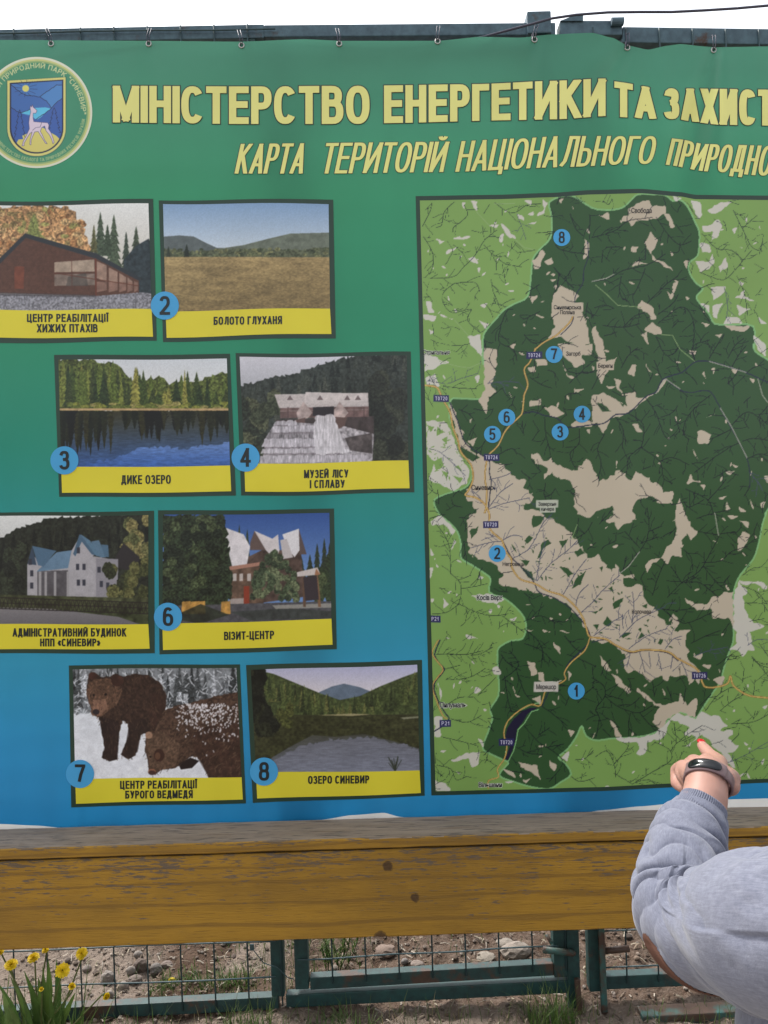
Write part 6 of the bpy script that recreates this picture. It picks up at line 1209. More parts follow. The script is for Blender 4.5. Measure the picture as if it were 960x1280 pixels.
def blade(mb, base, ang, L_, wd, lean, col, seg=5, fold=.3, droop=0.0):
    d = np.array([math.cos(ang), math.sin(ang), 0]); sd_ = np.array([-math.sin(ang), math.cos(ang), 0]); vs = []
    for k in range(seg + 1):
        t = k / seg; p = np.asarray(base) + d * (lean * L_ * t ** 1.7) + np.array([0, 0, L_ * (t - droop * t * t) * math.sqrt(max(.05, 1 - lean * lean * .5))])
        w_ = wd * (math.sin(math.pi * min(1, .12 + .88 * t) ** .8) if wd > .008 else (1 - t ** 1.5)) + .0004
        vs += [p - sd_ * w_ / 2, p + d * (-w_ * fold * .5), p + sd_ * w_ / 2]
    fs = []
    for k in range(seg): q = k * 3; fs += [(q, q + 1, q + 4, q + 3), (q + 1, q + 2, q + 5, q + 4)]
    mb.add(vs, fs, col)
rr = random.Random(12)
def tuft(name, u, v, n_, h, spread, wd, label, wpx, cat='grass', cols=GR, ground=None):
    b = MB(); c = hit(u, v) if ground is None else ground
    for k in range(n_):
        x = c[0] + max(-1.25, min(1.25, rr.gauss(0, 1))) * wpx / F * c[1] * .45; y = c[1] + rr.gauss(0, .025); blade(b, (x, y, float(gz(x, y)) - .004), rr.uniform(0, 6.3), h * rr.uniform(.45, 1.1), wd * rr.uniform(.6, 1.2), rr.uniform(.1, spread), tuple(np.array(rr.choice(cols)) * rr.uniform(.75, 1.15)), 5, .3, rr.uniform(0, .35))
    tag(b.build(name, M_LEAF, colors=True, smooth=True), label, cat, 'grass tufts along the fence')
tuft('grass_tuft', 205, 1238, 90, .045, .8, .003, 'low grass tuft right of the round stones', 26); tuft('grass_tuft', 272, 1233, 200, .07, .9, .0035, 'wide fresh grass tuft behind the left mesh', 66)
tuft('grass_tuft', 222, 1222, 60, .04, .8, .003, 'thin grass patch above the low tuft', 36)
tuft('grass_tuft', 690, 1284, 170, .15, .7, .0028, 'tall thin grass tuft before the gate post', 46); tuft('grass_tuft', 310, 1292, 90, .10, .7, .003, 'dark grass tuft at the bottom edge before the left panel', 50); tuft('grass_tuft', 425, 1288, 80, .085, .8, .003, 'short grass tuft before the middle gate leaf', 70)
b = MB()
for k in range(900):
    x = rr.uniform(-1.1, 1.1); y = rr.uniform(2.06, 2.27); blade(b, (x, y, float(gz(x, y)) - .003), rr.uniform(0, 6.3), rr.uniform(.02, .075), .0022, rr.uniform(.1, .8), tuple(np.array(rr.choice(GR + [(.22, .19, .09)])) * rr.uniform(.7, 1.1)), 4)
for k in range(560):
    x = rr.choice((rr.uniform(-1.2, 1.2), rr.gauss(-.45, .16), rr.gauss(-.3, .1))); y = rr.uniform(2.37, 2.75); blade(b, (x, y, float(gz(x, y)) - .003), rr.uniform(0, 6.3), rr.uniform(.02, .06), .0024, rr.uniform(.1, .8), tuple(np.array(rr.choice(GR)) * rr.uniform(.7, 1.1)), 4)
tag(b.build('sparse_grass', M_LEAF, colors=True, smooth=True), None, kind='stuff')
# feathery weed behind the gate
c = hit(415, 1216); wz = empty('feathery_weed', c, 'feathery green weed growing behind the middle gate leaf under the board', 'plant'); b = MB(); st = MB()
for k in range(9):
    x = c[0] + rr.uniform(-.055, .06); y = c[1] + rr.uniform(-.02, .05); h = rr.uniform(.09, .17); base = np.array([x, y, float(gz(x, y))]); tip = base + np.array([rr.uniform(-.03, .05), rr.uniform(-.02, .02), h]); st.tube([base, (base + tip) / 2 + np.array([.006, 0, 0]), tip], .0018, 5, (.10, .13, .05))
    for q in range(26):
        t = rr.uniform(.15, 1); p = base + (tip - base) * t; blade(b, p, rr.uniform(0, 6.3), rr.uniform(.018, .04), .004, rr.uniform(.5, 1), tuple(np.array(rr.choice(GR)) * rr.uniform(.8, 1.2)), 3)
b.build('foliage', M_LEAF, wz, True, colors=True); st.build('stem', M_LEAF, wz, True, colors=True)
# dandelions
bp_ = P(48, 1318, 2.13); bp_[2] = float(gz(bp_[0], bp_[1]))
dn = empty('dandelion_plant', bp_, 'dandelion clump with yellow flowers and broad leaves in front of the left fence panel', 'plant'); b = MB()
def tipleaf(b, u, v, D, wd, base_off, seed, cz=(.06, .115, .026)):
    r_ = random.Random(seed); base = bp_ + np.array([base_off, r_.uniform(-.03, .03), 0]); tip = P(u, v, D); seg = 10; vs = []
    ax = tip - base; side = np.cross(ax, np.array([0, 1, 0])); side /= np.linalg.norm(side); tw = r_.uniform(-.5, .5); side = side * math.cos(tw) + np.array([0, 1, 0]) * math.sin(tw); nn = np.cross(side, ax); nn /= np.linalg.norm(nn)
    for k in range(seg + 1):
        t = k / seg; p = base + ax * t + nn * .02 * math.sin(t * 3.1) * r_.uniform(.8, 1.0); ww = wd * (math.sin(math.pi * (.1 + .9 * t) ** 1.1) ** .8 if t < 1 else .03) * (1 + .12 * math.sin(k * 2.4 + seed)) + .0008
        vs += [p - side * ww / 2, p - nn * ww * .14, p + side * ww / 2]
    fs = []
    for k in range(seg): q = k * 3; fs += [(q, q + 1, q + 4, q + 3), (q + 1, q + 2, q + 5, q + 4)]
    b.add(vs, fs, tuple(np.array(cz) * r_.uniform(.75, 1.25)))
for k, (u, v, D, wd, bo) in enumerate(((30, 1214, 2.12, .026, -.01), (53, 1207, 2.14, .024, .0), (70, 1199, 2.17, .036, .015), (60, 1200, 2.18, .03, .02), (94, 1241, 2.10, .024, .03), (13, 1221, 2.10, .026, -.03), (-4, 1228, 2.12, .03, -.05), (4, 1241, 2.09, .026, -.06), (20, 1236, 2.08, .028, -.03), (40, 1232, 2.08, .026, -.0), (80, 1254, 2.08, .024, .02), (-22, 1230, 2.12, .03, -.07), (62, 1246, 2.07, .024, .02), (-40, 1246, 2.12, .028, -.08), (28, 1250, 2.06, .026, -.01), (48, 1222, 2.11, .022, .01), (10, 1256, 2.05, .026, -.04), (104, 1262, 2.09, .02, .05))):
    tipleaf(b, u, v, D, wd * .8, bo, k, random.Random(k).choice([(.06, .115, .026), (.085, .14, .03), (.10, .15, .045), (.05, .09, .02)]))
for k in range(170): x = bp_[0] + rr.gauss(0, .08); y = bp_[1] + rr.gauss(0, .045); blade(b, (x, y, float(gz(x, y))), rr.uniform(0, 6.3), rr.uniform(.07, .24), rr.uniform(.0025, .006), rr.uniform(.2, .6), tuple(np.array(rr.choice(GR)) * rr.uniform(.8, 1.1)), 5)
b.build('leaves', M_LEAF, dn, True, colors=True)
def flower(u, v, D, r_, nrm, seed, closed=0.0):
    q = random.Random(seed); c = P(u, v, D); nrm = np.asarray(nrm, float); nrm /= np.linalg.norm(nrm); a = np.cross(nrm, [0.3, 1, .1]); a /= np.linalg.norm(a); bb = np.cross(nrm, a); b = MB()
    for ring, (cnt, rad, lift) in enumerate(((26, 1.0, .05), (24, .82, .22), (20, .6, .34), (14, .38, .42), (8, .2, .46))):
        for k in range(cnt):
            an = 2 * math.pi * (k + .5 * (ring % 2)) / cnt + q.uniform(-.08, .08); d = a * math.cos(an) + bb * math.sin(an); s_ = -a * math.sin(an) + bb * math.cos(an); R_ = r_ * rad * q.uniform(.88, 1.08) * (1 - .55 * closed); hl = r_ * (lift + closed * 1.3); wd = r_ * .13
            p0 = c + d * r_ * .06; p1 = c + d * R_ * .6 + nrm * hl * .7; p2 = c + d * R_ + nrm * hl * (1 if ring else .6)
            col = tuple(np.array(q.choice([(.72, .54, .014), (.76, .60, .02), (.70, .50, .012)])) * q.uniform(.9, 1.05))
            b.add([p0 - s_ * wd * .4, p0 + s_ * wd * .4, p1 + s_ * wd, p1 - s_ * wd, p2 + s_ * wd * .7, p2 - s_ * wd * .7], [(0, 1, 2, 3), (3, 2, 4, 5)], col)
    hd = b.build('flower', M_PETAL, dn, False, colors=True)
    s = MB(); base = bp_ + np.array([q.uniform(-.03, .04), q.uniform(-.02, .02), 0]); s.tube([base, base * .5 + c * .5 + np.array([0, 0, .02]), c - nrm * r_ * .9 - np.array([0, 0, .004]), c - nrm * r_ * .1], [.0026, .0024, .0022, .0022], 7, (.13, .15, .05))
    s.tube([c - nrm * r_ * .55, c - nrm * r_ * .3, c + nrm * r_ * .04], [.0025, r_ * .33, r_ * .42], 10, (.07, .11, .03)); s.build('stem', M_LEAF, hd, True, colors=True)
for k, (u, v, D, r_, nn, cl) in enumerate(((14, 1206.5, 2.13, .022, (.1, -.35, 1), .1), (42, 1198, 2.14, .021, (-.1, -.3, 1), .1), (78, 1213, 2.12, .023, (.35, -.75, .7), 0), (102, 1192, 2.15, .019, (.1, -.7, .8), 0), (90, 1234.5, 2.10, .015, (.2, -.5, 1), .45), (131, 1244, 2.10, .0155, (.8, -.5, -.1), .5), (52, 1239, 2.09, .011, (0, -.2, 1), .6), (57, 1187, 2.19, .013, (0, -.5, .7), .1), (1, 1190, 2.17, .012, (0, -.5, .7), .1))):
    flower(u, v, D, r_ * .88, nn, k, cl)
p_ = hit(215, 1227); b = MB(); b.add([p_ + np.array([.013 * math.cos(a), .004 * math.sin(a), .006 + .006 * math.sin(a)]) for a in np.linspace(0, 6.28, 13)[:-1]] + [p_ + np.array([0, -.004, .011])], [(k, (k + 1) % 12, 12) for k in range(12)], (.72, .55, .03)); b.tube([p_ - np.array([0, 0, .02]), p_ + np.array([0, 0, .005])], .0015, 5, (.1, .14, .04))
tag(b.build('small_dandelion', M_PETAL, colors=True), 'tiny yellow dandelion in the grass behind the fence', 'flower')
# ------------------------------------------------------------------ PERSON pointing at the map (arm in view, rest beside the frame)
person = empty('person', (.58, .82, 0), 'person in a grey sweatshirt reaching in from the right, pointing with a red-nailed finger', 'person')
def skin_mat():
    mt, n, bs, N, L = mat_new('skin'); v = coords(n)
    c = mixc(n, noise(n, v, 28, 4), (0.33, 0.175, 0.13), (0.45, 0.26, 0.205)); c = mixc(n, ramp(n, noise(n, v, 9, 2), [(.4, (0, 0, 0)), (.7, (.5, .5, .5))]), c, (0.58, 0.30, 0.25))
    c = mixc(n, ramp(n, noise(n, v, 150, 1), [(.74, (0, 0, 0)), (.8, (.35, .35, .35))]), c, (0.36, 0.16, 0.12))
    L.new(c, bs.inputs['Base Color']); bs.inputs['Roughness'].default_value = .5; bs.inputs['Specular IOR Level'].default_value = .35
    bs.inputs['Subsurface Weight'].default_value = .12; bs.inputs['Subsurface Radius'].default_value = (.008, .003, .0015); bs.inputs['Subsurface Scale'].default_value = 1
    bump(n, bs, noise(n, v, 420, 2), .12, .0006); return mt
M_SKIN = skin_mat()
def blob(mb, pts, seg=20):
    """tapered round-ended limb; pts = [(point, radius)...]"""
    P_ = []; R_ = []
    p0, r0 = pts[0]; d = np.asarray(pts[1][0], float) - p0; d /= np.linalg.norm(d)
    for t in (1, .8, .45): P_.append(np.asarray(p0, float) - d * r0 * t); R_.append(max(1e-4, r0 * math.sqrt(max(0, 1 - t * t))))
    for k in range(len(pts) - 1):
        (a, ra), (b_, rb) = pts[k], pts[k + 1]
        for t in np.linspace(0, 1, 5)[(0 if k == 0 else 1):]: P_.append(np.asarray(a, float) * (1 - t) + np.asarray(b_, float) * t); R_.append(ra * (1 - t) + rb * t)
    p1, r1 = pts[-1]; d = np.asarray(p1, float) - np.asarray(pts[-2][0], float); d /= np.linalg.norm(d)
    for t in (.45, .8, 1): P_.append(np.asarray(p1, float) + d * r1 * t); R_.append(max(1e-4, r1 * math.sqrt(max(0, 1 - t * t))))
    mb.tube(P_, R_, seg)
def ellip(mb, c, r, R=None, n=20):
    vs = []; R = np.eye(3) if R is None else R
    for i in range(1, n):
        for k in range(2 * n): a = math.pi * i / n; q = math.pi * k / n; vs.append(np.asarray(c) + R @ np.array([r[0] * math.sin(a) * math.cos(q), r[1] * math.sin(a) * math.sin(q), r[2] * math.cos(a)]))
    m2 = 2 * n; fs = [(i * m2 + k, i * m2 + (k + 1) % m2, (i + 1) * m2 + (k + 1) % m2, (i + 1) * m2 + k) for i in range(n - 2) for k in range(m2)]
    vs += [np.asarray(c) + R @ np.array([0, 0, r[2]]), np.asarray(c) + R @ np.array([0, 0, -r[2]])]; t = len(vs) - 2
    fs += [(k, t, (k + 1) % m2) for k in range(m2)] + [((n - 2) * m2 + k, (n - 2) * m2 + (k + 1) % m2, t + 1) for k in range(m2)]
    mb.add(vs, fs)
b = MB()
# forearm and hand
WR = P(884.5, 968, 1.025)
blob(b, [(P(858, 1060, .945), .034), (P(870, 1026, .974), .0305), (P(881, 998, .995), .0285), (WR, .0265)], 28)
K1, K2, K3, K4 = P(898, 953, 1.105), P(884, 952.5, 1.115), P(868, 953.5, 1.112), P(854, 960, 1.10)
for K, r_, w0 in ((K1, .0128, P(893, 967, 1.035)), (K2, .0130, P(886, 965, 1.035)), (K3, .0126, P(878, 966, 1.035)), (K4, .0120, P(871, 970, 1.03))): blob(b, [(w0, .019), (K, r_)])
for q in (P(890, 966, 1.07), P(876, 966, 1.07), P(865, 970, 1.068)): ellip(b, q, (.021, .035, .017))
ellip(b, P(905, 976, 1.055), (.017, .034, .018)); ellip(b, P(864, 974, 1.06), (.015, .034, .017))
blob(b, [(K1, .0125), (P(888.5, 944.5, 1.138), .0098), (P(881.5, 936.5, 1.160), .0088), (P(877.4, 931.6, 1.176), .0074)])
blob(b, [(K2, .012), (P(880, 957, 1.146), .0105), (P(877, 976, 1.135), .0095), (P(880, 981, 1.105), .0085)])
blob(b, [(K3, .012), (P(859, 958, 1.145), .0105), (P(856, 979, 1.128), .0095), (P(865, 984, 1.098), .0085)])
blob(b, [(K4, .0115), (P(846.5, 963, 1.120), .0102), (P(846.5, 979, 1.100), .0094), (P(855.5, 985.5, 1.078), .0084)])
blob(b, [(P(904, 974, 1.04), .019), (P(912.5, 973, 1.075), .0145), (P(908, 966, 1.115), .0115), (P(898, 965, 1.14), .0095)])
# upper arm, torso, head, legs: one body
SH_ = P(1190, 1140, .60); EL = P(866, 1135, .865)
blob(b, [(P(858, 1060, .945), .034), (EL, .036), (P(960, 1165, .745), .048), (SH_, .058)])
NE = np.array([.655, .665, 1.27]); HD = np.array([.65, .69, 1.415])
blob(b, [(np.array([.575, .84, .74]), .135), (np.array([.585, .82, .92]), .12), (np.array([.625, .72, 1.10]), .135), (np.array([.65, .67, 1.19]), .10), (NE, .052), (np.array([.652, .675, 1.33]), .05)])
blob(b, [(SH_, .058), (np.array([.655, .66, 1.235]), .05), (np.array([.85, .68, 1.19]), .058)])
RE, RW = np.array([.90, .70, .95]), np.array([.88, .80, .76])
blob(b, [(np.array([.85, .68, 1.19]), .055), (RE, .042), (RW, .027), (RW + np.array([0, .03, -.05]), .03)])
for k in range(4): q = RW + np.array([-.03 + .02 * k, .045, -.085]); blob(b, [(q, .0095), (q + np.array([0, .012, -.035]), .0085), (q + np.array([0, .0, -.062 + .005 * abs(k - 1)]), .007)])
blob(b, [(RW + np.array([-.025, .03, -.04]), .013), (RW + np.array([-.05, .05, -.075]), .010), (RW + np.array([-.05, .055, -.10]), .008)])
for s_ in (-1, 1):
    h = np.array([.575 + s_ * .085, .84, .72]); blob(b, [(h, .085), (np.array([.575 + s_ * .09, .85, .42]), .055), (np.array([.575 + s_ * .095, .82, .09]), .037), (np.array([.575 + s_ * .10, .87, .045]), .035), (np.array([.575 + s_ * .11, .96, .03]), .028)])
Rh = Rz(.25); ellip(b, HD + np.array([0, -.01, .015]), (.076, .094, .10), Rh); ellip(b, HD + Rh @ np.array([0, .02, -.05]), (.058, .07, .062), Rh)
blob(b, [(HD + Rh @ np.array([0, .088, .012]), .009), (HD + Rh @ np.array([0, .104, -.018]), .013)]); ellip(b, HD + Rh @ np.array([0, .084, -.052]), (.024, .010, .006), Rh); ellip(b, HD + Rh @ np.array([0, .083, -.064]), (.021, .010, .007), Rh)
for s_ in (-1, 1): ellip(b, HD + Rh @ np.array([s_ * .078, -.005, -.01]), (.010, .022, .032), Rh); ellip(b, HD + Rh @ np.array([s_ * .03, .079, .012]), (.013, .009, .009), Rh)
tmp = b.build('body', M_SKIN)
md = tmp.modifiers.new('r', 'REMESH'); md.mode = 'VOXEL'; md.voxel_size = .0019
ms = tmp.modifiers.new('s', 'SMOOTH'); ms.iterations = 4; ms.factor = .5
me = bpy.data.meshes.new_from_object(tmp.evaluated_get(bpy.context.evaluated_depsgraph_get())); bpy.data.objects.remove(tmp)
me.name = 'body'; me.materials.clear(); link('body', me, M_SKIN, person, True)
# red nail
b = MB(); tn = P(876.6, 929.6, 1.178); dd = P(877.4, 931.6, 1.176) - P(881.5, 936.5, 1.160); dd /= np.linalg.norm(dd)
up_ = np.array([-.05, -.55, .83]); up_ -= dd * (dd @ up_); up_ /= np.linalg.norm(up_); sd_ = np.cross(dd, up_)
ellip(b, P(877.4, 931.6, 1.176) + up_ * .0050 + dd * .0035, (1, 1, 1), np.stack([sd_ * .0062, dd * .0092, up_ * .0030], 1), 12)
mt, n, bs, N, L = mat_new('red_nail_varnish'); L.new(mixc(n, noise(n, coords(n), 90, 2), (.42, .015, .02), (.5, .02, .03)), bs.inputs['Base Color']); bs.inputs['Roughness'].default_value = .25
b.build('fingernail', mt, person, True)
# sweatshirt
def jersey():
    mt, n, bs, N, L = mat_new('grey_heather_jersey'); uvn = n.nodes.new('ShaderNodeUVMap'); uvn.uv_map = 'UVMap'
    mp = nd(n, 'ShaderNodeMapping'); mp.inputs['Scale'].default_value = (260, 60, 1); L.new(uvn.outputs[0], mp.inputs[0])
    h1 = noise(n, mp.outputs[0], 1.0, 3, .7); h2 = noise(n, coords(n), 160, 3, .7); h3 = noise(n, coords(n), 700, 1)
    mx = nd(n, 'ShaderNodeMath', operation='MULTIPLY_ADD'); L.new(h1, mx.inputs[0]); mx.inputs[1].default_value = .6
    m2 = nd(n, 'ShaderNodeMath', operation='MULTIPLY'); L.new(h2, m2.inputs[0]); m2.inputs[1].default_value = .4; L.new(m2.outputs[0], mx.inputs[2])
    L.new(ramp(n, mx.outputs[0], [(.28, (0.112, 0.12, 0.16)), (.5, (0.165, 0.174, 0.224)), (.74, (0.245, 0.255, 0.31))]), bs.inputs['Base Color'])
    bs.inputs['Roughness'].default_value = .95; bs.inputs['Specular IOR Level'].default_value = .1; bs.inputs['Sheen Weight'].default_value = .25
    bump(n, bs, h3, .25, .0008); return mt
M_JER = jersey()
CP = [(876, 1014, .984, .0325), (870, 1030, .973, .0395), (862, 1047, .958, .0455), (857, 1070, .938, .0485), (855.5, 1098, .908, .0505), (859, 1128, .882, .0535), (876, 1149, .850, .0570), (912, 1160, .797, .0680), (962, 1166, .735, .0795), (1065, 1163, .66, .086), (1190, 1140, .60, .090), (1260, 1120, .60, .088)]
pts = np.array([P(*q[:3]) for q in CP]); rad = np.array([q[3] for q in CP])
def catmull(A, n):
    A = np.asarray(A, float); A = A[:, None] if A.ndim == 1 else A; m_ = len(A); out = []
    for t in np.linspace(0, m_ - 1 - 1e-9, n):
        i = int(t); f = t - i; p0, p1, p2, p3 = A[max(i - 1, 0)], A[i], A[i + 1], A[min(i + 2, m_ - 1)]
        out.append(.5 * (2 * p1 + (p2 - p0) * f + (2 * p0 - 5 * p1 + 4 * p2 - p3) * f * f + (3 * p1 - p0 - 3 * p2 + p3) * f ** 3))
    return np.array(out)
NS, NT = 460, 260
cc = catmull(pts, NS); rr_ = catmull(rad, NS)[:, 0]
sl = np.concatenate([[0], np.cumsum(np.linalg.norm(np.diff(cc, axis=0), axis=1))]); iel = int(NS * 5.55 / 11); sE = sl[iel]
T_ = np.gradient(cc, axis=0); T_ /= np.linalg.norm(T_, axis=1)[:, None]
N1 = CAM[None] - cc; N1 -= T_ * (N1 * T_).sum(1)[:, None]; N1 /= np.linalg.norm(N1, axis=1)[:, None]; N2 = np.cross(T_, N1)
th = np.linspace(0, 2 * math.pi, NT, endpoint=False)
d = (sl - sE)[:, None]; TH = th[None]
nz = fbm(np.broadcast_to(d * 22, (NS, NT)), np.broadcast_to(np.cos(TH) * 1.4 + 5, (NS, NT)), 3, 2) - .5
nz2 = fbm(np.broadcast_to(d * 16 + 9, (NS, NT)), np.broadcast_to(np.sin(TH) * 1.6 + np.cos(TH) + 9, (NS, NT)), 8, 3) - .5
fore = np.clip((.035 - d) / .05, 0, 1) * np.clip((d + .205) / .05, .12, 1)
ph = d / .026 + .55 * np.sin(TH + .5) + 2.2 * nz
fold = np.abs(np.sin(math.pi * ph)) ** .7 - .57
mod = .35 + .65 * np.clip(fbm(np.broadcast_to(d * 30, (NS, NT)), np.broadcast_to(np.cos(TH - .7) * 1.8 + 3, (NS, NT)), 14, 2) * 2 - .4, 0, 1)
H = .0078 * fore * fold * mod
el = np.exp(-(d / .06) ** 2)
ph2 = (TH + 2.0 * nz2) * 2.2 / math.pi + d * 6
H += .0035 * el * (np.abs(np.sin(math.pi * ph2)) ** .8 - .5)
upm = np.clip(d / .06, 0, 1)
H += upm * (.010 * nz2 + .0065 * (np.abs(np.sin(1.2 * TH - d * 17 + .8 + 2.6 * nz2)) ** .7 - .6))
H += .012 * np.exp(-((d - .0) / .045) ** 2) * np.clip(np.sin(TH), 0, 1) ** 2           # elbow point
# deep crease running out of the crook of the arm
for (t0, k_, dep, wd) in ((-.9, 9, .012, .16), (-.35, 5, .007, .14)):
    ct = t0 + d * k_; H += -dep * np.exp(-(((TH - ct + math.pi) % (2 * math.pi) - math.pi) / wd) ** 2) * np.clip((d + .02) / .03, 0, 1) * np.clip((.13 - d) / .08, 0, 1)
R = (rr_ * np.where(sl > sE, 1 - .045 * np.clip((sl - sE) / .06, 0, 1), 1))[:, None] + H
V_ = cc[:, None] + R[..., None] * (np.cos(TH)[..., None] * N1[:, None] + np.sin(TH)[..., None] * N2[:, None])
def grid_quads(ns, nt, closed=True):
    i, k = np.meshgrid(np.arange(ns - 1), np.arange(nt if closed else nt - 1), indexing='ij'); k2 = (k + 1) % nt
    return np.stack([i * nt + k, (i + 1) * nt + k, (i + 1) * nt + k2, i * nt + k2], -1).reshape(-1, 4)
def uvs(ns, nt, s0, s1): a, b_ = np.meshgrid(np.linspace(s0, s1, ns), np.linspace(0, 1, nt), indexing='ij'); return np.stack([b_, a], -1).reshape(-1, 2)
SV = [V_.reshape(-1, 3)]; SQ = [grid_quads(NS, NT)]; SU = [uvs(NS, NT, 0, 1)]
def loft(rows, ns, nt, seed, uvk=1, fold=.008):
    """rows: (centre, rx, ry)"""
    c_ = catmull(np.array([q[0] for q in rows]), ns); rx = catmull(np.array([q[1] for q in rows]), ns)[:, 0]; ry = catmull(np.array([q[2] for q in rows]), ns)[:, 0]
    a = np.linspace(0, 2 * math.pi, nt, endpoint=False)[None]; s_ = np.linspace(0, 1, ns)[:, None]
    h = fold * (fbm(np.broadcast_to(np.cos(a) * 2.5 + s_ * 2, (ns, nt)), np.broadcast_to(np.sin(a) * 2.5 + s_ * 7, (ns, nt)), seed, 3) - .5) * 2
    tt = np.gradient(c_, axis=0); tt /= np.linalg.norm(tt, axis=1)[:, None]; ex = np.array([1.0, 0, 0])[None] - tt * tt[:, :1]; ex /= np.linalg.norm(ex, axis=1)[:, None]; ey = np.cross(tt, ex)
    v = c_[:, None] + (rx[:, None] + h)[..., None] * np.cos(a)[..., None] * ex[:, None] + (ry[:, None] + h)[..., None] * np.sin(a)[..., None] * ey[:, None]
    return v.reshape(-1, 3), grid_quads(ns, nt), uvs(ns, nt, 0, uvk)
def addl(v, q, u): SQ.append(q + sum(len(x) for x in SV)); SV.append(v); SU.append(u)
addl(*loft([((.575, .845, .70), .185, .135), ((.575, .84, .74), .195, .142), ((.578, .83, .90), .196, .15), ((.59, .80, 1.02), .195, .15), ((.625, .72, 1.12), .185, .14), ((.65, .675, 1.20), .165, .11), ((.655, .665, 1.255), .085, .075), ((.655, .667, 1.275), .068, .066)], 160, 120, 4, 1, .012))
addl(*loft([((.80, .675, 1.20), .06, .075), ((.85, .68, 1.19), .075, .08), ((.90, .70, .95), .062, .062), ((.89, .77, .82), .05, .05), ((.88, .80, .76), .037, .037)], 100, 60, 6, 1, .008))
me = np_mesh('sweatshirt', np.concatenate(SV), quads=np.concatenate(SQ), uv=np.concatenate(SU)); link('sweatshirt', me, M_JER, person, True)
# ribbed cuff
nc, ntc = 60, 480; CU = [(880.2, 1003.5, .9895, .0283), (880, 1004.5, .989, .0300), (878, 1010, .986, .0308), (874.5, 1018, .981, .0328), (870.5, 1027, .975, .0352), (867, 1035, .970, .038)]
cp = catmull(np.array([P(*q[:3]) for q in CU]), nc); cr = catmull(np.array([q[3] for q in CU]), nc)[:, 0]
t_ = np.gradient(cp, axis=0); t_ /= np.linalg.norm(t_, axis=1)[:, None]; t_[:] = t_[nc // 2]; a1 = CAM[None] - cp; a1 -= t_ * (a1 * t_).sum(1)[:, None]; a1 /= np.linalg.norm(a1, axis=1)[:, None]; a2 = np.cross(t_, a1)
a = np.linspace(0, 2 * math.pi, ntc, endpoint=False)[None]; R = cr[:, None] + .00055 * np.cos(a * 68) + .0014 * (fbm(np.broadcast_to(np.cos(a) * 2, (nc, ntc)), np.broadcast_to(np.sin(a) * 2 + np.linspace(0, 2, nc)[:, None], (nc, ntc)), 2, 2) - .5)
vv = cp[:, None] + R[..., None] * (np.cos(a)[..., None] * a1[:, None] + np.sin(a)[..., None] * a2[:, None])
link('cuff', np_mesh('cuff', vv.reshape(-1, 3), quads=grid_quads(nc, ntc), uv=uvs(nc, ntc, 0, .1)), M_JER, person, True)
# elbow patch lying on the sleeve
i0, i1 = np.searchsorted(sl, sE - .006), np.searchsorted(sl, sE + .048); k0, k1 = int(NT * 50 / 360), int(NT * 190 / 360)
sub = V_[i0:i1, k0:k1]; ns, ntp = sub.shape[:2]; nrm = (np.cos(TH)[..., None] * N1[:, None] + np.sin(TH)[..., None] * N2[:, None])[i0:i1, k0:k1]
ii, kk = np.meshgrid(np.linspace(-1, 1, ns), np.linspace(-1, 1, ntp), indexing='ij'); q = np.sqrt(ii ** 2 + kk ** 2); inn = q < 1
pv = sub + nrm * (.0022 * np.clip((1 - q) * 14, -.5, 1))[..., None]; Q = grid_quads(ns, ntp, False); keep = inn.ravel()[Q].all(1)
mt, n, bs, N, L = mat_new('brown_suede'); L.new(mixc(n, noise(n, coords(n), 70, 4), (.075, .03, .018), (.125, .052, .03)), bs.inputs['Base Color']); bs.inputs['Roughness'].default_value = .75; bump(n, bs, noise(n, coords(n), 500, 2), .3, .0006)
link('elbow_patch', np_mesh('elbow_patch', pv.reshape(-1, 3), quads=Q[keep]), mt, person, True)
# fitness band on the wrist
ax = P(887, 958, 1.04) - P(880.5, 1000, .995); ax /= np.linalg.norm(ax); wc = P(885.5, 976, 1.018); n2 = np.array([1, -.2, .28]); n2 -= ax * (ax @ n2); n2 /= np.linalg.norm(n2); n1 = np.cross(n2, ax)
if n1[2] < 0: n1 = -n1
mtb = simple('mauve_strap', (.165, .105, .105), .45, .5, .12, 60); b = MB(); nb = 72; prof = [(-.0085, .0000), (-.0085, .0022), (-.0070, .0031), (.0070, .0031), (.0085, .0022), (.0085, .0000)]
def ringp(t, w_, h_):
    k = 1 + .0; return wc + ax * w_ + (n1 * math.cos(t) * (.0272 + h_) + n2 * math.sin(t) * (.0290 + h_))
for i_ in range(nb):
    for w_, h_ in prof: b.v.append(tuple(ringp(2 * math.pi * i_ / nb, w_ * (1.0 if math.cos(2 * math.pi * i_ / nb) < .55 else 1.18), h_ + (.0018 if math.cos(2 * math.pi * i_ / nb) > .6 else 0)))); b.c.append((1, 1, 1))
npf = len(prof); b.f = [(i_ * npf + k, i_ * npf + (k + 1) % npf, ((i_ + 1) % nb) * npf + (k + 1) % npf, ((i_ + 1) % nb) * npf + k) for i_ in range(nb) for k in range(npf)]
band = b.build('fitness_band', mtb, person, True)
b = MB(); rows = 9; ring_n = 40; vs = []
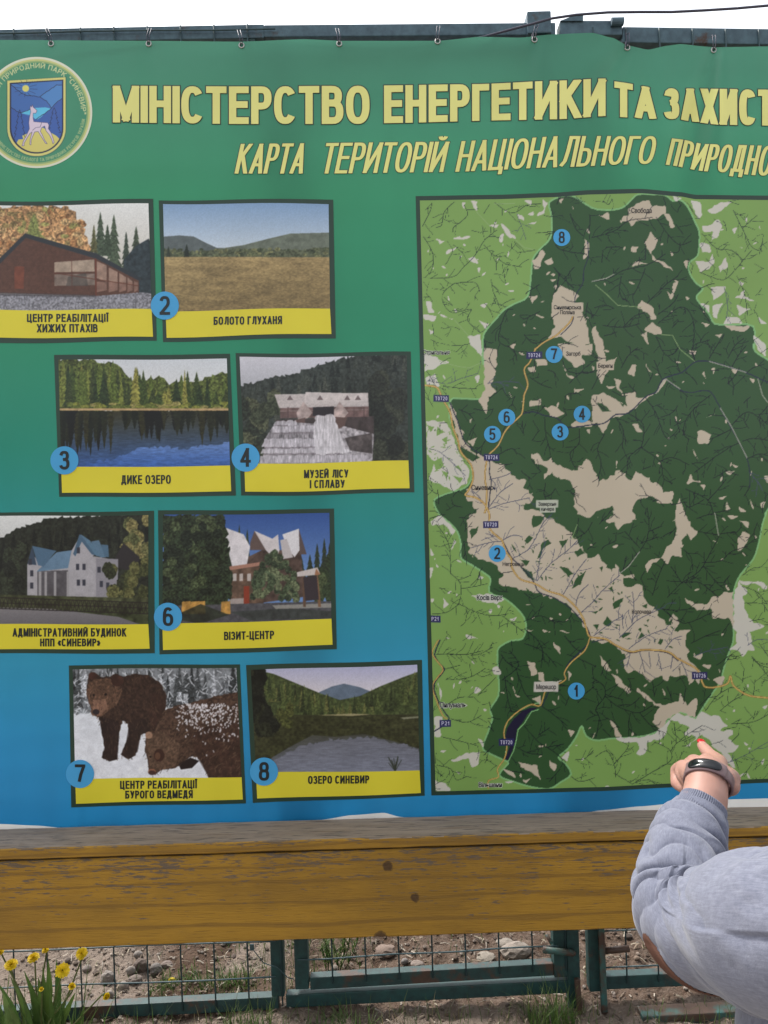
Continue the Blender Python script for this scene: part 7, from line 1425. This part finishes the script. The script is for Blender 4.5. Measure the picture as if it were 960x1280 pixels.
for q, h_ in ((1, .0045), (1, .0062), (.93, .0068), (.6, .0071), (.02, .0073)):
    for k in range(ring_n):
        a = 2 * math.pi * k / ring_n; cx_, cy_ = math.cos(a), math.sin(a); lx = math.copysign(abs(cx_) ** .45, cx_) * .0205 * q; ly = math.copysign(abs(cy_) ** .8, cy_) * .0078 * q
        t = lx / .031; vs.append(ringp(t, ly, h_ + 0.0002))
fs = [(r_ * ring_n + k, r_ * ring_n + (k + 1) % ring_n, (r_ + 1) * ring_n + (k + 1) % ring_n, (r_ + 1) * ring_n + k) for r_ in range(4) for k in range(ring_n)] + [tuple(4 * ring_n + k for k in range(ring_n))]
b.add(vs, fs); mt, n, bs, N, L = mat_new('black_glass'); bs.inputs['Base Color'].default_value = (.006, .007, .009, 1); bs.inputs['Roughness'].default_value = .12; b.build('screen', mt, band, True)
# hair, trousers, shoes (beside the frame)
b = MB(); ellip(b, HD + Rh @ np.array([0, -.022, .03]), (.088, .098, .102), Rh); ellip(b, HD + Rh @ np.array([0, -.06, -.03]), (.075, .06, .10), Rh); blob(b, [(HD + Rh @ np.array([0, -.09, -.0]), .05), (HD + Rh @ np.array([0, -.125, -.10]), .045), (HD + Rh @ np.array([.02, -.12, -.22]), .025)])
b.build('hair', simple('brown_hair', (.07, .042, .025), .5, .5, .4, 120), person, True)
mj = simple('blue_denim', (.05, .07, .12), .85, .2, .25, 90); pv_ = []; pq = []; 
for s_ in (-1, 1):
    v_, q_, u_ = loft([((.575 + s_ * .05, .84, .76), .13, .13), ((.575 + s_ * .085, .84, .66), .105, .11), ((.575 + s_ * .09, .85, .42), .072, .075), ((.575 + s_ * .095, .825, .12), .055, .058), ((.575 + s_ * .095, .825, .05), .056, .06)], 90, 48, 3, 1, .006)
    pq.append(q_ + sum(len(x) for x in pv_)); pv_.append(v_)
link('trousers', np_mesh('trousers', np.concatenate(pv_), quads=np.concatenate(pq)), mj, person, True)
for s_ in (-1, 1):
    b = MB(); x = .575 + s_ * .10; z0 = float(gz(x, .9)); ellip(b, (x + s_ * .006, .91, z0 + .045), (.048, .135, .045)); b.box((x + s_ * .006, .91, z0 + .012), .085, .25, .024); b.build('shoe', simple('white_shoe', (.6, .6, .58), .6), person, True)
